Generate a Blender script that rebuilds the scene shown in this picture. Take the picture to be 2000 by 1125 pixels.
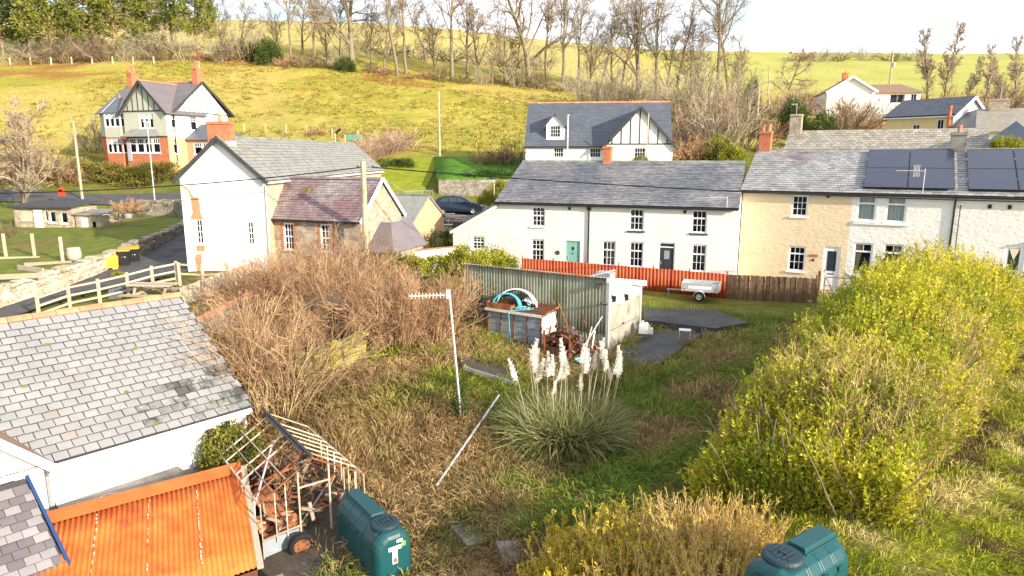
import bpy, math, random
import numpy as np
from mathutils import Vector, Matrix
random.seed(11); rng = np.random.default_rng(11)
for o in list(bpy.data.objects): bpy.data.objects.remove(o)
S = bpy.context.scene; C = S.collection
R = math.radians
# ------------------------------------------------------------------ camera, sky, sun, exposure
CAM_Z, PITCH, FPX = 7.8, R(11.1), 1333.3
cd = bpy.data.cameras.new('camera'); cam = bpy.data.objects.new('camera', cd); C.objects.link(cam)
cam.location = (0, 0, CAM_Z); cam.rotation_euler = (R(90) - PITCH, 0, 0)
cd.lens = 24; cd.sensor_width = 36; cd.clip_start = .1; cd.clip_end = 4000
S.camera = cam
SUN_PHI, SUN_EL = R(50), R(18)            # sun stands behind the camera, this far round to the right
sun_dir = Vector((math.sin(SUN_PHI) * math.cos(SUN_EL), -math.cos(SUN_PHI) * math.cos(SUN_EL), math.sin(SUN_EL)))
W = bpy.data.worlds.new('World'); S.world = W; W.use_nodes = True
wn, wl = W.node_tree.nodes, W.node_tree.links
bg = wn['Background']
sky = wn.new('ShaderNodeTexSky'); sky.sky_type = 'NISHITA'; sky.sun_disc = False
sky.sun_elevation = SUN_EL; sky.sun_rotation = R(180) - SUN_PHI; sky.air_density = 1.0; sky.dust_density = 2.0; sky.ozone_density = 1.0
tc = wn.new('ShaderNodeTexCoord'); mp = wn.new('ShaderNodeMapping'); mp.inputs['Scale'].default_value = (2.2, 2.2, 5.0)
nz = wn.new('ShaderNodeTexNoise'); nz.inputs['Scale'].default_value = 1.6; nz.inputs['Detail'].default_value = 7; nz.inputs['Roughness'].default_value = .6
rp = wn.new('ShaderNodeValToRGB'); rp.color_ramp.elements[0].position = .34; rp.color_ramp.elements[1].position = .58
mx = wn.new('ShaderNodeMix'); mx.data_type = 'RGBA'
wl.new(tc.outputs['Generated'], mp.inputs['Vector']); wl.new(mp.outputs['Vector'], nz.inputs['Vector']); wl.new(nz.outputs['Fac'], rp.inputs['Fac'])
wl.new(rp.outputs['Color'], mx.inputs[0]); wl.new(sky.outputs['Color'], mx.inputs[6]); mx.inputs[7].default_value = (5.4, 5.5, 5.8, 1)   # thin bright cloud
wl.new(mx.outputs[2], bg.inputs['Color']); bg.inputs['Strength'].default_value = .15
sl = bpy.data.lights.new('sun', 'SUN'); sl.energy = 5.0; sl.angle = R(.6); sl.color = (1, .87, .68)
so = bpy.data.objects.new('sun', sl); C.objects.link(so); so.rotation_euler = (-sun_dir).to_track_quat('-Z', 'Y').to_euler()
vs = S.view_settings; vs.view_transform = 'Standard'; vs.look = 'None'; vs.exposure = .92; vs.gamma = 1.0; vs.use_curve_mapping = False
S.render.engine = 'CYCLES'
# ------------------------------------------------------------------ helpers
cp, sp = math.cos(PITCH), math.sin(PITCH)
def ray(px, py):
    a = (px - 1000) / FPX; b = -(py - 562.5) / FPX
    return a, cp + b * sp, -sp + b * cp
def atY(px, py, Y):
    r = ray(px, py); t = Y / r[1]; return Vector((r[0] * t, Y, CAM_Z + r[2] * t))
def atz(px, py, z):
    r = ray(px, py); t = (z - CAM_Z) / r[2]; return Vector((r[0] * t, r[1] * t, z))

def vnoise(x, y, seed=0):
    x = np.asarray(x, float); y = np.asarray(y, float)
    def h(i, j):
        n = np.sin(i * 127.1 + j * 311.7 + seed * 74.7) * 43758.5453
        return n - np.floor(n)
    xi = np.floor(x); yi = np.floor(y); u = x - xi; v = y - yi; u = u * u * (3 - 2 * u); v = v * v * (3 - 2 * v)
    return (h(xi, yi) * (1 - u) + h(xi + 1, yi) * u) * (1 - v) + (h(xi, yi + 1) * (1 - u) + h(xi + 1, yi + 1) * u) * v
def fbm(x, y, s, seed=0, o=4):
    t = 0; a = .5; n = 0
    for k in range(o):
        t = t + a * vnoise(x * s, y * s, seed + k); n += a; a *= .5; s *= 2.07
    return t / n
def mixc(a, b, t):
    a = np.asarray(a, float); b = np.asarray(b, float); t = np.clip(np.asarray(t, float), 0, 1)[..., None]
    return a * (1 - t) + b * t
def sstep(a, b, x): t = np.clip((np.asarray(x, float) - a) / (b - a), 0, 1); return t * t * (3 - 2 * t)

MATS = {}
def M(name, c1, c2=None, scale=4, rough=.85, bump=0, bscale=20, c3=None, s3=1.0, t3=(.55, .65), rnd=0, attr=False, metal=0, spec=.3,
      stretch=(1, 1, 1), trans=0, bdist=.02, vor=None, obj=False, detail=6, mid=(.3, .7), alpha=1):
    m = bpy.data.materials.new(name); m.use_nodes = True; MATS[name] = m
    n, l = m.node_tree.nodes, m.node_tree.links
    b = n['Principled BSDF']; b.inputs['Roughness'].default_value = rough; b.inputs['Metallic'].default_value = metal
    b.inputs['Specular IOR Level'].default_value = spec
    if obj: co = n.new('ShaderNodeTexCoord').outputs['Object']
    else: co = n.new('ShaderNodeNewGeometry').outputs['Position']
    ma = n.new('ShaderNodeMapping'); ma.inputs['Scale'].default_value = stretch; l.new(co, ma.inputs['Vector']); co = ma.outputs['Vector']
    def noise(sc, det=detail):
        t = n.new('ShaderNodeTexNoise'); t.inputs['Scale'].default_value = sc; t.inputs['Detail'].default_value = det; t.inputs['Roughness'].default_value = .62
        l.new(co, t.inputs['Vector']); return t.outputs['Fac']
    def ramp(f, a, bb):
        r = n.new('ShaderNodeMapRange'); r.inputs['From Min'].default_value = a; r.inputs['From Max'].default_value = bb; l.new(f, r.inputs['Value']); return r.outputs['Result']
    def mix(f, a, bb, mode='MIX'):
        x = n.new('ShaderNodeMix'); x.data_type = 'RGBA'; x.blend_type = mode
        for i, v in ((0, f), (6, a), (7, bb)):
            if hasattr(v, 'is_linked') or isinstance(v, bpy.types.NodeSocket): l.new(v, x.inputs[i])
            elif i == 0: x.inputs[0].default_value = v
            else: x.inputs[i].default_value = (*v, 1)
        return x.outputs[2]
    if attr:
        at = n.new('ShaderNodeAttribute'); at.attribute_name = 'col'; col = at.outputs['Color']
        if c2 is not None: col = mix(1.0, col, mix(ramp(noise(scale), *mid), c1, c2), 'MULTIPLY')
    elif c2 is not None: col = mix(ramp(noise(scale), *mid), c1, c2)
    else: col = mix(0.0, c1, c1)
    hgt = None
    if vor:                                      # (scale, joint colour, joint width, strength)
        v = n.new('ShaderNodeTexVoronoi'); v.inputs['Scale'].default_value = vor[0]
        ad = n.new('ShaderNodeMixRGB') if False else None
        l.new(co, v.inputs['Vector'])
        v2 = n.new('ShaderNodeTexVoronoi'); v2.feature = 'DISTANCE_TO_EDGE'; v2.inputs['Scale'].default_value = vor[0]; l.new(co, v2.inputs['Vector'])
        hs = n.new('ShaderNodeHueSaturation'); sx = n.new('ShaderNodeSeparateColor'); l.new(v.outputs['Color'], sx.inputs['Color'])
        mr = n.new('ShaderNodeMapRange'); mr.inputs['To Min'].default_value = 1 - vor[3]; mr.inputs['To Max'].default_value = 1 + vor[3]; l.new(sx.outputs[0], mr.inputs['Value'])
        l.new(mr.outputs['Result'], hs.inputs['Value']); l.new(col, hs.inputs['Color']); col = hs.outputs['Color']
        e = ramp(v2.outputs['Distance'], 0, vor[2]); col = mix(e, vor[1], col); hgt = e
    if c3 is not None: col = mix(ramp(noise(s3, 5), *t3), col, c3)
    if rnd:
        oi = n.new('ShaderNodeObjectInfo'); ge = n.new('ShaderNodeNewGeometry'); ad = n.new('ShaderNodeMath'); ad.operation = 'ADD'
        l.new(oi.outputs['Random'], ad.inputs[0]); l.new(ge.outputs['Random Per Island'], ad.inputs[1])
        fr = n.new('ShaderNodeMath'); fr.operation = 'FRACT'; l.new(ad.outputs[0], fr.inputs[0])
        mr = n.new('ShaderNodeMapRange'); mr.inputs['To Min'].default_value = 1 - rnd; mr.inputs['To Max'].default_value = 1 + rnd; l.new(fr.outputs[0], mr.inputs['Value'])
        hs = n.new('ShaderNodeHueSaturation'); l.new(mr.outputs['Result'], hs.inputs['Value']); l.new(col, hs.inputs['Color']); col = hs.outputs['Color']
    l.new(col, b.inputs['Base Color'])
    if bump:
        bn = n.new('ShaderNodeBump'); bn.inputs['Strength'].default_value = bump; bn.inputs['Distance'].default_value = bdist
        h = noise(bscale, 4)
        if hgt is not None:
            a2 = n.new('ShaderNodeMath'); a2.operation = 'ADD'; l.new(h, a2.inputs[0]); l.new(hgt, a2.inputs[1]); h = a2.outputs[0]
        l.new(h, bn.inputs['Height']); l.new(bn.outputs['Normal'], b.inputs['Normal'])
    out = n['Material Output']
    if trans:
        tr = n.new('ShaderNodeBsdfTranslucent'); l.new(col, tr.inputs['Color']); ms = n.new('ShaderNodeMixShader'); ms.inputs[0].default_value = trans
        l.new(b.outputs[0], ms.inputs[1]); l.new(tr.outputs[0], ms.inputs[2]); l.new(ms.outputs[0], out.inputs['Surface'])
    return m
def glass_mat(name, tint=(.55, .62, .7), fac=.25):
    m = bpy.data.materials.new(name); m.use_nodes = True; n, l = m.node_tree.nodes, m.node_tree.links
    n.remove(n['Principled BSDF']); t = n.new('ShaderNodeBsdfTransparent'); t.inputs[0].default_value = (*tint, 1)
    g = n.new('ShaderNodeBsdfGlossy'); g.inputs['Roughness'].default_value = .04; g.inputs['Color'].default_value = (.8, .85, .9, 1)
    lw = n.new('ShaderNodeLayerWeight'); lw.inputs[0].default_value = fac; ms = n.new('ShaderNodeMixShader')
    l.new(lw.outputs['Fresnel'], ms.inputs[0]); l.new(t.outputs[0], ms.inputs[1]); l.new(g.outputs[0], ms.inputs[2]); l.new(ms.outputs[0], n['Material Output'].inputs['Surface'])
    MATS[name] = m; return m

def tag(o, label=None, cat=None, group=None, kind=None):
    if label: o['label'] = label
    if cat: o['category'] = cat
    if group: o['group'] = group
    if kind: o['kind'] = kind
    return o
def T(name, label, cat, loc=(0, 0, 0), rz=0, group=None):
    o = bpy.data.objects.new(name, None); C.objects.link(o); o.location = loc; o.rotation_euler = (0, 0, rz); o.empty_display_size = .2
    return tag(o, label, cat, group)
def link(name, me, parent=None):
    o = bpy.data.objects.new(name, me); C.objects.link(o); o.parent = parent; return o
def dup(root, loc, rz=0, sc=None, label=None):
    def cp_(o, par):
        c = o.copy(); C.objects.link(c); c.parent = par
        for ch in o.children: cp_(ch, c)
        return c
    r = cp_(root, None); r.location = loc; r.rotation_euler = (0, 0, rz)
    if sc: r.scale = sc if hasattr(sc, '__len__') else (sc,) * 3
    if label: r['label'] = label
    return r
def A(m): return m if not isinstance(m, str) else MATS[m]

class MB:
    def __init__(s): s.v = []; s.f = []; s.m = []
    def face(s, pts, mi=0):
        i = len(s.v); s.v += [tuple(p) for p in pts]; s.f.append(tuple(range(i, i + len(pts)))); s.m.append(mi); return s
    def hexa(s, p, mi=0):                         # 8 points: bottom loop then top loop
        i = len(s.v); s.v += [tuple(q) for q in p]
        for f in ((3, 2, 1, 0), (4, 5, 6, 7), (0, 1, 5, 4), (1, 2, 6, 5), (2, 3, 7, 6), (3, 0, 4, 7)):
            s.f.append(tuple(i + k for k in f)); s.m.append(mi)
        return s
    def box(s, x0, x1, y0, y1, z0, z1, mi=0, mx=None):
        p = [(x0, y0, z0), (x1, y0, z0), (x1, y1, z0), (x0, y1, z0), (x0, y0, z1), (x1, y0, z1), (x1, y1, z1), (x0, y1, z1)]
        if mx is not None: p = [mx @ Vector(q) for q in p]
        return s.hexa(p, mi)
    def bar(s, a, b, w, d=None, mi=0, up=(0, 0, 1)):
        a = Vector(a); b = Vector(b); d = d or w; t = (b - a).normalized(); u = Vector(up)
        if abs(t.dot(u)) > .95: u = Vector((1, 0, 0)) if abs(t.x) < .9 else Vector((0, 1, 0))
        x = t.cross(u).normalized() * w / 2; y = x.cross(t).normalized() * d / 2
        return s.hexa([a - x - y, a + x - y, a + x + y, a - x + y, b - x - y, b + x - y, b + x + y, b - x + y], mi)
    def tube(s, pts, r, n=8, mi=0, cap=True):
        pts = [Vector(p) for p in pts]; rs = r if hasattr(r, '__len__') else [r] * len(pts); i0 = len(s.v); ref = None
        for k, p in enumerate(pts):
            t = (pts[min(k + 1, len(pts) - 1)] - pts[max(k - 1, 0)]).normalized()
            if ref is None: ref = Vector((0, 0, 1)) if abs(t.z) < .9 else Vector((1, 0, 0))
            x = t.cross(ref).normalized(); y = x.cross(t).normalized(); ref = y
            for j in range(n):
                a = 2 * math.pi * j / n; s.v.append(tuple(p + x * math.cos(a) * rs[k] + y * math.sin(a) * rs[k]))
        for k in range(len(pts) - 1):
            for j in range(n):
                s.f.append((i0 + k * n + j, i0 + k * n + (j + 1) % n, i0 + (k + 1) * n + (j + 1) % n, i0 + (k + 1) * n + j)); s.m.append(mi)
        if cap:
            s.f.append(tuple(i0 + j for j in reversed(range(n)))); s.m.append(mi)
            e = i0 + (len(pts) - 1) * n; s.f.append(tuple(e + j for j in range(n))); s.m.append(mi)
        return s
    def loft(s, rings, mi=0, cap=True):
        n = len(rings[0]); i0 = len(s.v)
        for r in rings: s.v += [tuple(p) for p in r]
        for k in range(len(rings) - 1):
            for j in range(n):
                s.f.append((i0 + k * n + j, i0 + k * n + (j + 1) % n, i0 + (k + 1) * n + (j + 1) % n, i0 + (k + 1) * n + j)); s.m.append(mi)
        if cap:
            s.f.append(tuple(i0 + j for j in reversed(range(n)))); s.m.append(mi)
            e = i0 + (len(rings) - 1) * n; s.f.append(tuple(e + j for j in range(n))); s.m.append(mi)
        return s
    def prism(s, poly, y0, y1, mi=0):             # polygon in x,z extruded along y
        return s.loft([[(x, y0, z) for x, z in poly], [(x, y1, z) for x, z in poly]], mi)
    def mesh(s, name, mats, smooth=False):
        me = bpy.data.meshes.new(name); me.from_pydata(s.v, [], s.f)
        for m in (mats if isinstance(mats, (list, tuple)) else [mats]): me.materials.append(A(m))
        me.polygons.foreach_set('material_index', s.m)
        if smooth: me.polygons.foreach_set('use_smooth', [True] * len(s.f))
        me.update(); return me
    def build(s, name, mats, parent=None, smooth=False, bevel=0):
        o = link(name, s.mesh(name, mats, smooth), parent)
        if bevel:
            b = o.modifiers.new('bevel', 'BEVEL'); b.width = bevel; b.segments = 2; b.limit_method = 'ANGLE'
        return o

def npmesh(name, V, faces, mat, col=None, smooth=False):
    """faces: list of int arrays, each (n, k)"""
    me = bpy.data.meshes.new(name); V = np.ascontiguousarray(V, np.float32)
    me.vertices.add(len(V)); me.vertices.foreach_set('co', V.ravel())
    idx = np.concatenate([f.ravel() for f in faces]).astype(np.int32)
    sizes = np.concatenate([np.full(len(f), f.shape[1], np.int32) for f in faces]); starts = np.concatenate([[0], np.cumsum(sizes)[:-1]]).astype(np.int32)
    me.loops.add(len(idx)); me.loops.foreach_set('vertex_index', idx); me.polygons.add(len(sizes)); me.polygons.foreach_set('loop_start', starts)
    me.update(calc_edges=True)
    me.polygons.foreach_set('use_smooth', np.full(len(sizes), smooth, bool))
    if col is not None:
        a = me.color_attributes.new('col', 'FLOAT_COLOR', 'POINT'); c = np.ones((len(V), 4), np.float32); c[:, :3] = col; a.data.foreach_set('color', c.ravel())
    me.materials.append(A(mat)); return me
def unit(v): return v / np.maximum(np.linalg.norm(v, axis=-1, keepdims=True), 1e-9)
def np_tubes(P0, P1, R0, R1, n=3):
    d = unit(P1 - P0); ref = np.where(np.abs(d[:, 2:3]) > .9, np.array([[1., 0, 0]]), np.array([[0, 0, 1.]])); x = unit(np.cross(d, ref)); y = np.cross(x, d)
    a = np.arange(n) * 2 * np.pi / n; ca, sa = np.cos(a), np.sin(a)
    ring = x[:, None] * ca[None, :, None] + y[:, None] * sa[None, :, None]
    V = np.concatenate([P0[:, None] + ring * R0[:, None, None], P1[:, None] + ring * R1[:, None, None]], 1).reshape(-1, 3)
    b = (np.arange(len(P0)) * 2 * n)[:, None]; j = np.arange(n); F = []
    F = np.stack([b + j, b + (j + 1) % n, b + n + (j + 1) % n, b + n + j], -1).reshape(-1, 4)
    return V, F
def np_leaves(P, D, L, Wd, roll=None):
    n = len(P); D = unit(D); r = unit(rng.normal(size=(n, 3))); x = unit(np.cross(D, r)); L = np.broadcast_to(L, n)[:, None]; Wd = np.broadcast_to(Wd, n)[:, None]
    V = np.stack([P, P + D * L * .5 + x * Wd * .5, P + D * L, P + D * L * .5 - x * Wd * .5], 1).reshape(-1, 3)
    return V, np.arange(n * 4).reshape(-1, 4)
def np_blades(P, D, L, Wd, droop):
    n = len(P); D = unit(D); x = unit(np.cross(D, np.stack([rng.normal(size=n), rng.normal(size=n), np.full(n, .2)], 1))); L = np.broadcast_to(L, n)[:, None]; Wd = np.broadcast_to(Wd, n)[:, None]
    h = D * np.array([1, 1, 0]) ; h = h + unit(rng.normal(size=(n, 3)) * np.array([1, 1, 0])) * .25
    droop = np.broadcast_to(droop, n)[:, None]
    m = P + D * L * .55 + h * L * .1 * droop; t = P + D * L * .9 + (h * .35 - np.array([0, 0, .35])) * L * droop
    V = np.stack([P - x * Wd * .5, P + x * Wd * .5, m + x * Wd * .4, m - x * Wd * .4, t], 1).reshape(-1, 3); b = (np.arange(n) * 5)[:, None]
    return V, [b + np.array([[0, 1, 2, 3]]), b + np.array([[3, 2, 4]])]
# ------------------------------------------------------------------ materials
M('ground', (.75, .75, .75), (1.3, 1.25, 1.1), 1.3, .95, .7, 9, attr=True, spec=.1, bdist=.08)
M('asphalt', (.062, .064, .07), (.095, .096, .1), 2.5, .85, .4, 60, c3=(.045, .045, .05), s3=.5)
M('concrete', (.20, .19, .175), (.30, .29, .27), 2, .9, .3, 30, c3=(.10, .10, .095), s3=.9, t3=(.5, .7))
M('dark_slab', (.035, .038, .045), (.075, .077, .083), 1.6, .7, .5, 30, c3=(.085, .085, .05), s3=.7, t3=(.52, .7))
M('white_render', (.74, .73, .71), (.83, .82, .80), 1.2, .85, .55, 5, c3=(.60, .585, .54), s3=.45, t3=(.58, .8), bdist=.05)
M('white_rubble', (.72, .71, .675), (.79, .78, .75), 1.5, .85, .55, 3.8, bdist=.07, stretch=(1, 1, 1.7), c3=(.62, .60, .545), s3=.5, t3=(.56, .85))
M('cream_rubble', (.68, .555, .37), (.73, .605, .42), 1.5, .85, .55, 3.8, bdist=.07, stretch=(1, 1, 1.7), c3=(.60, .48, .31), s3=.6, t3=(.6, .8))
M('smooth_white', (.78, .78, .78), (.84, .84, .84), 1, .6, .1, 20)
M('flaking_white', (.80, .80, .79), (.70, .69, .67), 2.5, .85, .8, 6, c3=(.30, .25, .19), s3=.75, t3=(.66, .72), bdist=.04)
M('sage_render', (.40, .42, .34), (.46, .475, .39), 1.2, .9, .3, 30)
M('yellow_render', (.66, .50, .23), (.72, .56, .28), 1.2, .9, .3, 30)
M('brick', (.42, .13, .065), (.52, .20, .10), 3, .9, .5, 18, c3=(.35, .12, .07), s3=2)
M('pale_brick', (.50, .30, .18), (.60, .38, .24), 3, .9, .5, 18)
M('stone', (.33, .27, .20), (.46, .39, .30), 2.2, .92, .8, 14, vor=(3.6, (.47, .42, .34), .05, .28), stretch=(1, 1, 1.7), bdist=.03)
M('warm_stone', (.52, .39, .27), (.62, .48, .35), 2.2, .92, .8, 14, vor=(3.6, (.6, .49, .38), .05, .2), stretch=(1, 1, 1.7), bdist=.03)
M('grey_stone', (.20, .18, .15), (.32, .29, .24), 2.2, .92, .8, 14, vor=(3.8, (.10, .095, .085), .06, .35), stretch=(1, 1, 1.8), bdist=.03)
M('loose_stone', (.34, .29, .22), (.52, .46, .37), 5, .92, .7, 14, c3=(.26, .25, .09), s3=.9, t3=(.58, .7), rnd=.3)
M('dark_loose_stone', (.17, .155, .13), (.30, .27, .22), 5, .92, .7, 14, c3=(.10, .11, .05), s3=.9, t3=(.55, .7), rnd=.3)
M('slate_edge', (.035, .035, .038), (.06, .06, .06), 5, .9); M('slate_deck', (.05, .05, .055), (.07, .07, .075), 5, .8)
M('pale_slate', (.235, .24, .252), (.305, .305, .31), 1.1, .55, .25, 22, c3=(.30, .24, .185), s3=1.3, t3=(.60, .80), rnd=.055, spec=.45)
M('grey_slate', (.135, .14, .155), (.24, .245, .255), .75, .6, .25, 22, c3=(.12, .13, .155), s3=.35, t3=(.45, .62), rnd=.24, spec=.45)
M('light_slate', (.24, .245, .255), (.36, .36, .36), .8, .55, .25, 22, c3=(.20, .165, .175), s3=.4, t3=(.52, .66), rnd=.24, spec=.45)
M('purple_slate', (.155, .115, .13), (.30, .25, .255), .8, .55, .25, 22, c3=(.20, .12, .125), s3=.5, t3=(.5, .62), rnd=.22, spec=.45, stretch=(1, 1, .5))
M('two_tone_slate', (.12, .105, .12), (.155, .14, .155), 1.0, .55, .25, 22, rnd=.12, spec=.4)
M('pale_tone_slate', (.23, .215, .23), (.29, .27, .285), 1.0, .55, .25, 22, rnd=.1, spec=.4)
M('blue_slate', (.075, .088, .115), (.105, .12, .15), .9, .5, .3, 12, rnd=.1, spec=.45)
M('old_slate', (.175, .185, .185), (.27, .275, .265), 1.6, .7, .5, 9, c3=(.25, .235, .17), s3=.8, t3=(.52, .7), spec=.4, stretch=(1.6, 1, 1), rnd=.12)
M('stone_slate', (.27, .245, .20), (.40, .37, .31), 2.2, .8, .6, 9, c3=(.27, .26, .24), s3=1.2, t3=(.5, .66), rnd=.2)
M('brown_tile', (.22, .14, .10), (.28, .19, .14), 2, .8, .3, 14, rnd=.15)
M('moss', (.10, .11, .02), (.22, .20, .04), 6, .95, .8, 20)
M('lichen_ridge', (.13, .15, .13), (.25, .27, .23), 3, .85, .5, 18, rnd=.2)
M('terracotta', (.50, .19, .10), (.62, .28, .17), 3, .85, .4, 18, c3=(.38, .20, .14), s3=2.5, rnd=.15)
M('rust_roof', (.56, .105, .016), (.66, .20, .036), 1.6, .65, .3, 14, c3=(.33, .065, .018), s3=1.3, t3=(.50, .74), stretch=(1, 1, 1), spec=.35)
M('rust_edge', (.46, .105, .022), (.56, .15, .04), 2, .65, .2, 20)
M('zinc_streak', (.62, .52, .42), (.78, .70, .60), 9, .6)
M('rust', (.16, .055, .025), (.34, .13, .05), 4, .85, .6, 20, c3=(.09, .04, .03), s3=3)
M('rust_dark', (.075, .03, .018), (.16, .06, .03), 4, .85, .6, 20)
M('metal_junk', (.08, .075, .07), (.26, .24, .22), 9, .5, .4, 20, metal=.4, rnd=.5)
M('galvanised', (.50, .53, .56), (.64, .67, .69), 5, .42, .1, 20, metal=.45)
M('grey_metal', (.30, .32, .34), (.40, .42, .44), 4, .5, metal=.3)
M('upvc', (.80, .81, .84), None, 4, .4)
M('white_paint', (.76, .75, .72), (.60, .57, .52), 6, .6, .2, 20)
M('timber_black', (.035, .04, .045), (.06, .062, .065), 4, .7)
M('gutter_black', (.018, .018, .022), None, 4, .45)
M('gutter_white', (.72, .70, .74), None, 4, .45)
M('blue_trim', (.022, .06, .17), None, 4, .5)
M('interior', (.032, .032, .046), (.085, .08, .10), 1.6, .9)
M('curtain', (.62, .52, .36), (.78, .70, .54), 7, .9, stretch=(5, 5, .3))
M('net_curtain', (.60, .63, .58), (.74, .77, .72), 7, .9, stretch=(5, 5, .3))
M('teal_door', (.20, .43, .40), (.22, .45, .42), 3, .45)
M('black_door', (.03, .035, .042), (.045, .05, .06), 3, .4)
M('lead', (.34, .36, .41), (.44, .46, .5), 4, .5, .2, 20)
M('pole_wood', (.36, .31, .21), (.50, .44, .32), 3, .85, .4, 25, stretch=(4, 4, .4), c3=(.28, .26, .14), s3=1.2)
M('fence_wood', (.40, .33, .24), (.58, .50, .39), 4, .85, .4, 25, stretch=(4, 4, .5), rnd=.15)
M('brown_board', (.105, .06, .035), (.19, .12, .075), 4, .85, .4, 25, stretch=(5, 5, .4), rnd=.3)
M('weathered_board', (.33, .27, .20), (.48, .41, .32), 4, .85, .4, 25, stretch=(5, 5, .4), rnd=.25)
M('red_sheet', (.46, .075, .025), (.56, .14, .055), 3, .6, .2, 20, stretch=(3, 3, .35), c3=(.38, .05, .02), s3=1.1)
M('asbestos', (.20, .215, .155), (.34, .35, .275), 2.4, .9, .5, 14, stretch=(2.5, 2.5, .35), c3=(.13, .15, .075), s3=.8, t3=(.5, .7))
M('asbestos_roof', (.26, .25, .21), (.38, .37, .32), 2.4, .9, .5, 14, c3=(.13, .13, .07), s3=.8, t3=(.5, .68))
M('stained_door', (.40, .375, .33), (.25, .225, .185), 1.6, .75, .3, 12, c3=(.17, .145, .11), s3=1.4, t3=(.56, .75))
M('bluegrey_panel', (.20, .245, .285), (.29, .33, .37), 3, .85, .4, 16)
M('tank_green', (.004, .058, .070), (.006, .072, .086), 2, .42, .06, 20, spec=.4, c3=(.03, .075, .07), s3=1.6, t3=(.55, .85))
M('tank_lid', (.012, .035, .05), (.02, .045, .06), 3, .5)
M('sticker', (.85, .85, .85), None, 3, .5); M('sticker_green', (.16, .62, .05), None, 3, .5); M('sticker_red', (.7, .08, .06), None, 3, .5); M('sticker_blue', (.05, .12, .7), None, 3, .5)
M('solar', (.022, .030, .062), (.028, .038, .075), 8, .25, spec=.55)
M('bin_black', (.012, .014, .018), None, 3, .5); M('bin_orange', (.85, .30, .02), None, 3, .5); M('grit_yellow', (.85, .55, .04), (.78, .48, .05), 3, .55)
M('post_red', (.70, .06, .02), None, 3, .45)
M('car_blue', (.012, .022, .045), None, 3, .18, spec=.6, metal=.2); M('car_glass', (.03, .045, .06), None, 3, .06, spec=.6); M('tyre', (.012, .012, .013), None, 3, .8); M('alloy', (.5, .52, .54), None, 3, .3, metal=.6)
M('lamp_white', (.8, .3, .2), None, 3, .3)
M('tarp_blue', (.02, .20, .62), (.03, .28, .75), 6, .45); M('bumper_cyan', (.06, .42, .56), (.10, .50, .62), 4, .4); M('bumper_silver', (.62, .65, .68), (.72, .74, .76), 4, .3, metal=.2)
M('rope_cyan', (.18, .55, .60), None, 3, .8); M('can_white', (.78, .79, .77), None, 3, .5); M('hose_white', (.66, .66, .60), None, 3, .5); M('green_sheet', (.05, .32, .26), None, 3, .5); M('cable', (.012, .012, .015), None, 3, .6)
M('mud', (.05, .042, .033), (.085, .07, .055), 3, .95, .7, 10)
M('leaf', (.8, .8, .8), (1.2, 1.2, 1.2), 1.5, .6, attr=True, trans=.28, spec=.25)
M('grass', (.75, .75, .75), (1.25, 1.25, 1.25), .8, .75, attr=True, trans=.25, spec=.2)
M('bark', (.15, .12, .085), (.27, .225, .165), 2.5, .9, .6, 12, stretch=(3, 3, .6), c3=(.20, .21, .10), s3=.5, t3=(.5, .7))
M('pale_bark', (.42, .37, .29), (.56, .50, .41), 2.5, .9, .5, 12)
M('pine_bark', (.26, .16, .10), (.38, .25, .165), 2.5, .9, .6, 12)
M('twig', (.8, .8, .8), (1.2, 1.2, 1.2), .8, .85, attr=True, spec=.2)
M('plume', (.84, .78, .72), (.90, .85, .80), 4, .9, trans=.3)
glass_mat('glass'); glass_mat('clear_glass', (.75, .8, .8), .2)
# ------------------------------------------------------------------ terrain
CP = [(-3.2, 14.9, -2.0), (5, 11.6, -.1), (-10, 14, -2.1), (-9, 20, -1.6), (1.6, 19.7, -1.2), (-1.6, 20.5, -.75), (-5, 24, -.3), (-.5, 27.5, .08), (3.9, 26.8, -.28), (9, 32, -.05), (6, 15, -.5), (2, 14, -1.5),
      (10, 18, .05), (16, 24, .3), (20, 15, .6), (11, 9, .3), (0, 9, -2.2), (-10, 8, -2.5), (0, 0, -2.3), (15, 0, .3), (-25, 5, -2), (30, 5, 1.2), (0, -40, -2.5), (60, -30, 2), (-60, -30, -3),
      (26, 37, .45), (15.7, 35.4, .05), (1.3, 41.6, .25), (14, 41, .3), (-1, 44, .45), (25, 31, .45), (35, 30, 1.2), (45, 18, 1.8), (30, 45, 1.5), (12, 47, 2.0), (2, 52, 2.2),
      (-7.6, 35, 1.0), (-13, 30, .55), (-18, 28, .3), (-15, 24, -.6), (-17, 36.5, 1.4), (-12, 36, 1.4), (-24, 28, .2), (-35, 22, -.6), (-50, 10, -2),
      (-21, 38, 1.2), (-23, 33, .75), (-27, 44, 2.0), (-34, 50, 2.2), (-40, 58, 2.8), (-40, 40, 1.6), (-60, 45, 1.8), (-20, 52, 2.6), (-44, 70, 3.45), (-33, 70, 3.6), (-22, 66, 3.9), (-60, 68, 3.3), (-41, 76, 4.7),
      (-50, 80, 6.6), (-36, 78, 6.9), (-42, 90, 8.6), (-60, 90, 8.3), (-8, 50, 2.3), (-5, 60, 2.6), (-1, 64, 3.4), (-12, 62, 3.4), (-14, 72, 6.2), (-8, 75, 7.35), (3, 74, 7.0), (10, 66, 6.0), (20, 68, 6.2), (-25, 84, 8.4), (-15, 92, 10.4),
      (30, 60, 4.5), (40, 62, 5.5), (50, 60, 5), (55, 80, 8), (35, 80, 8.5), (60, 112, 13.2), (75, 110, 12.5), (45, 118, 14.4), (25, 95, 11.5)]
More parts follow.
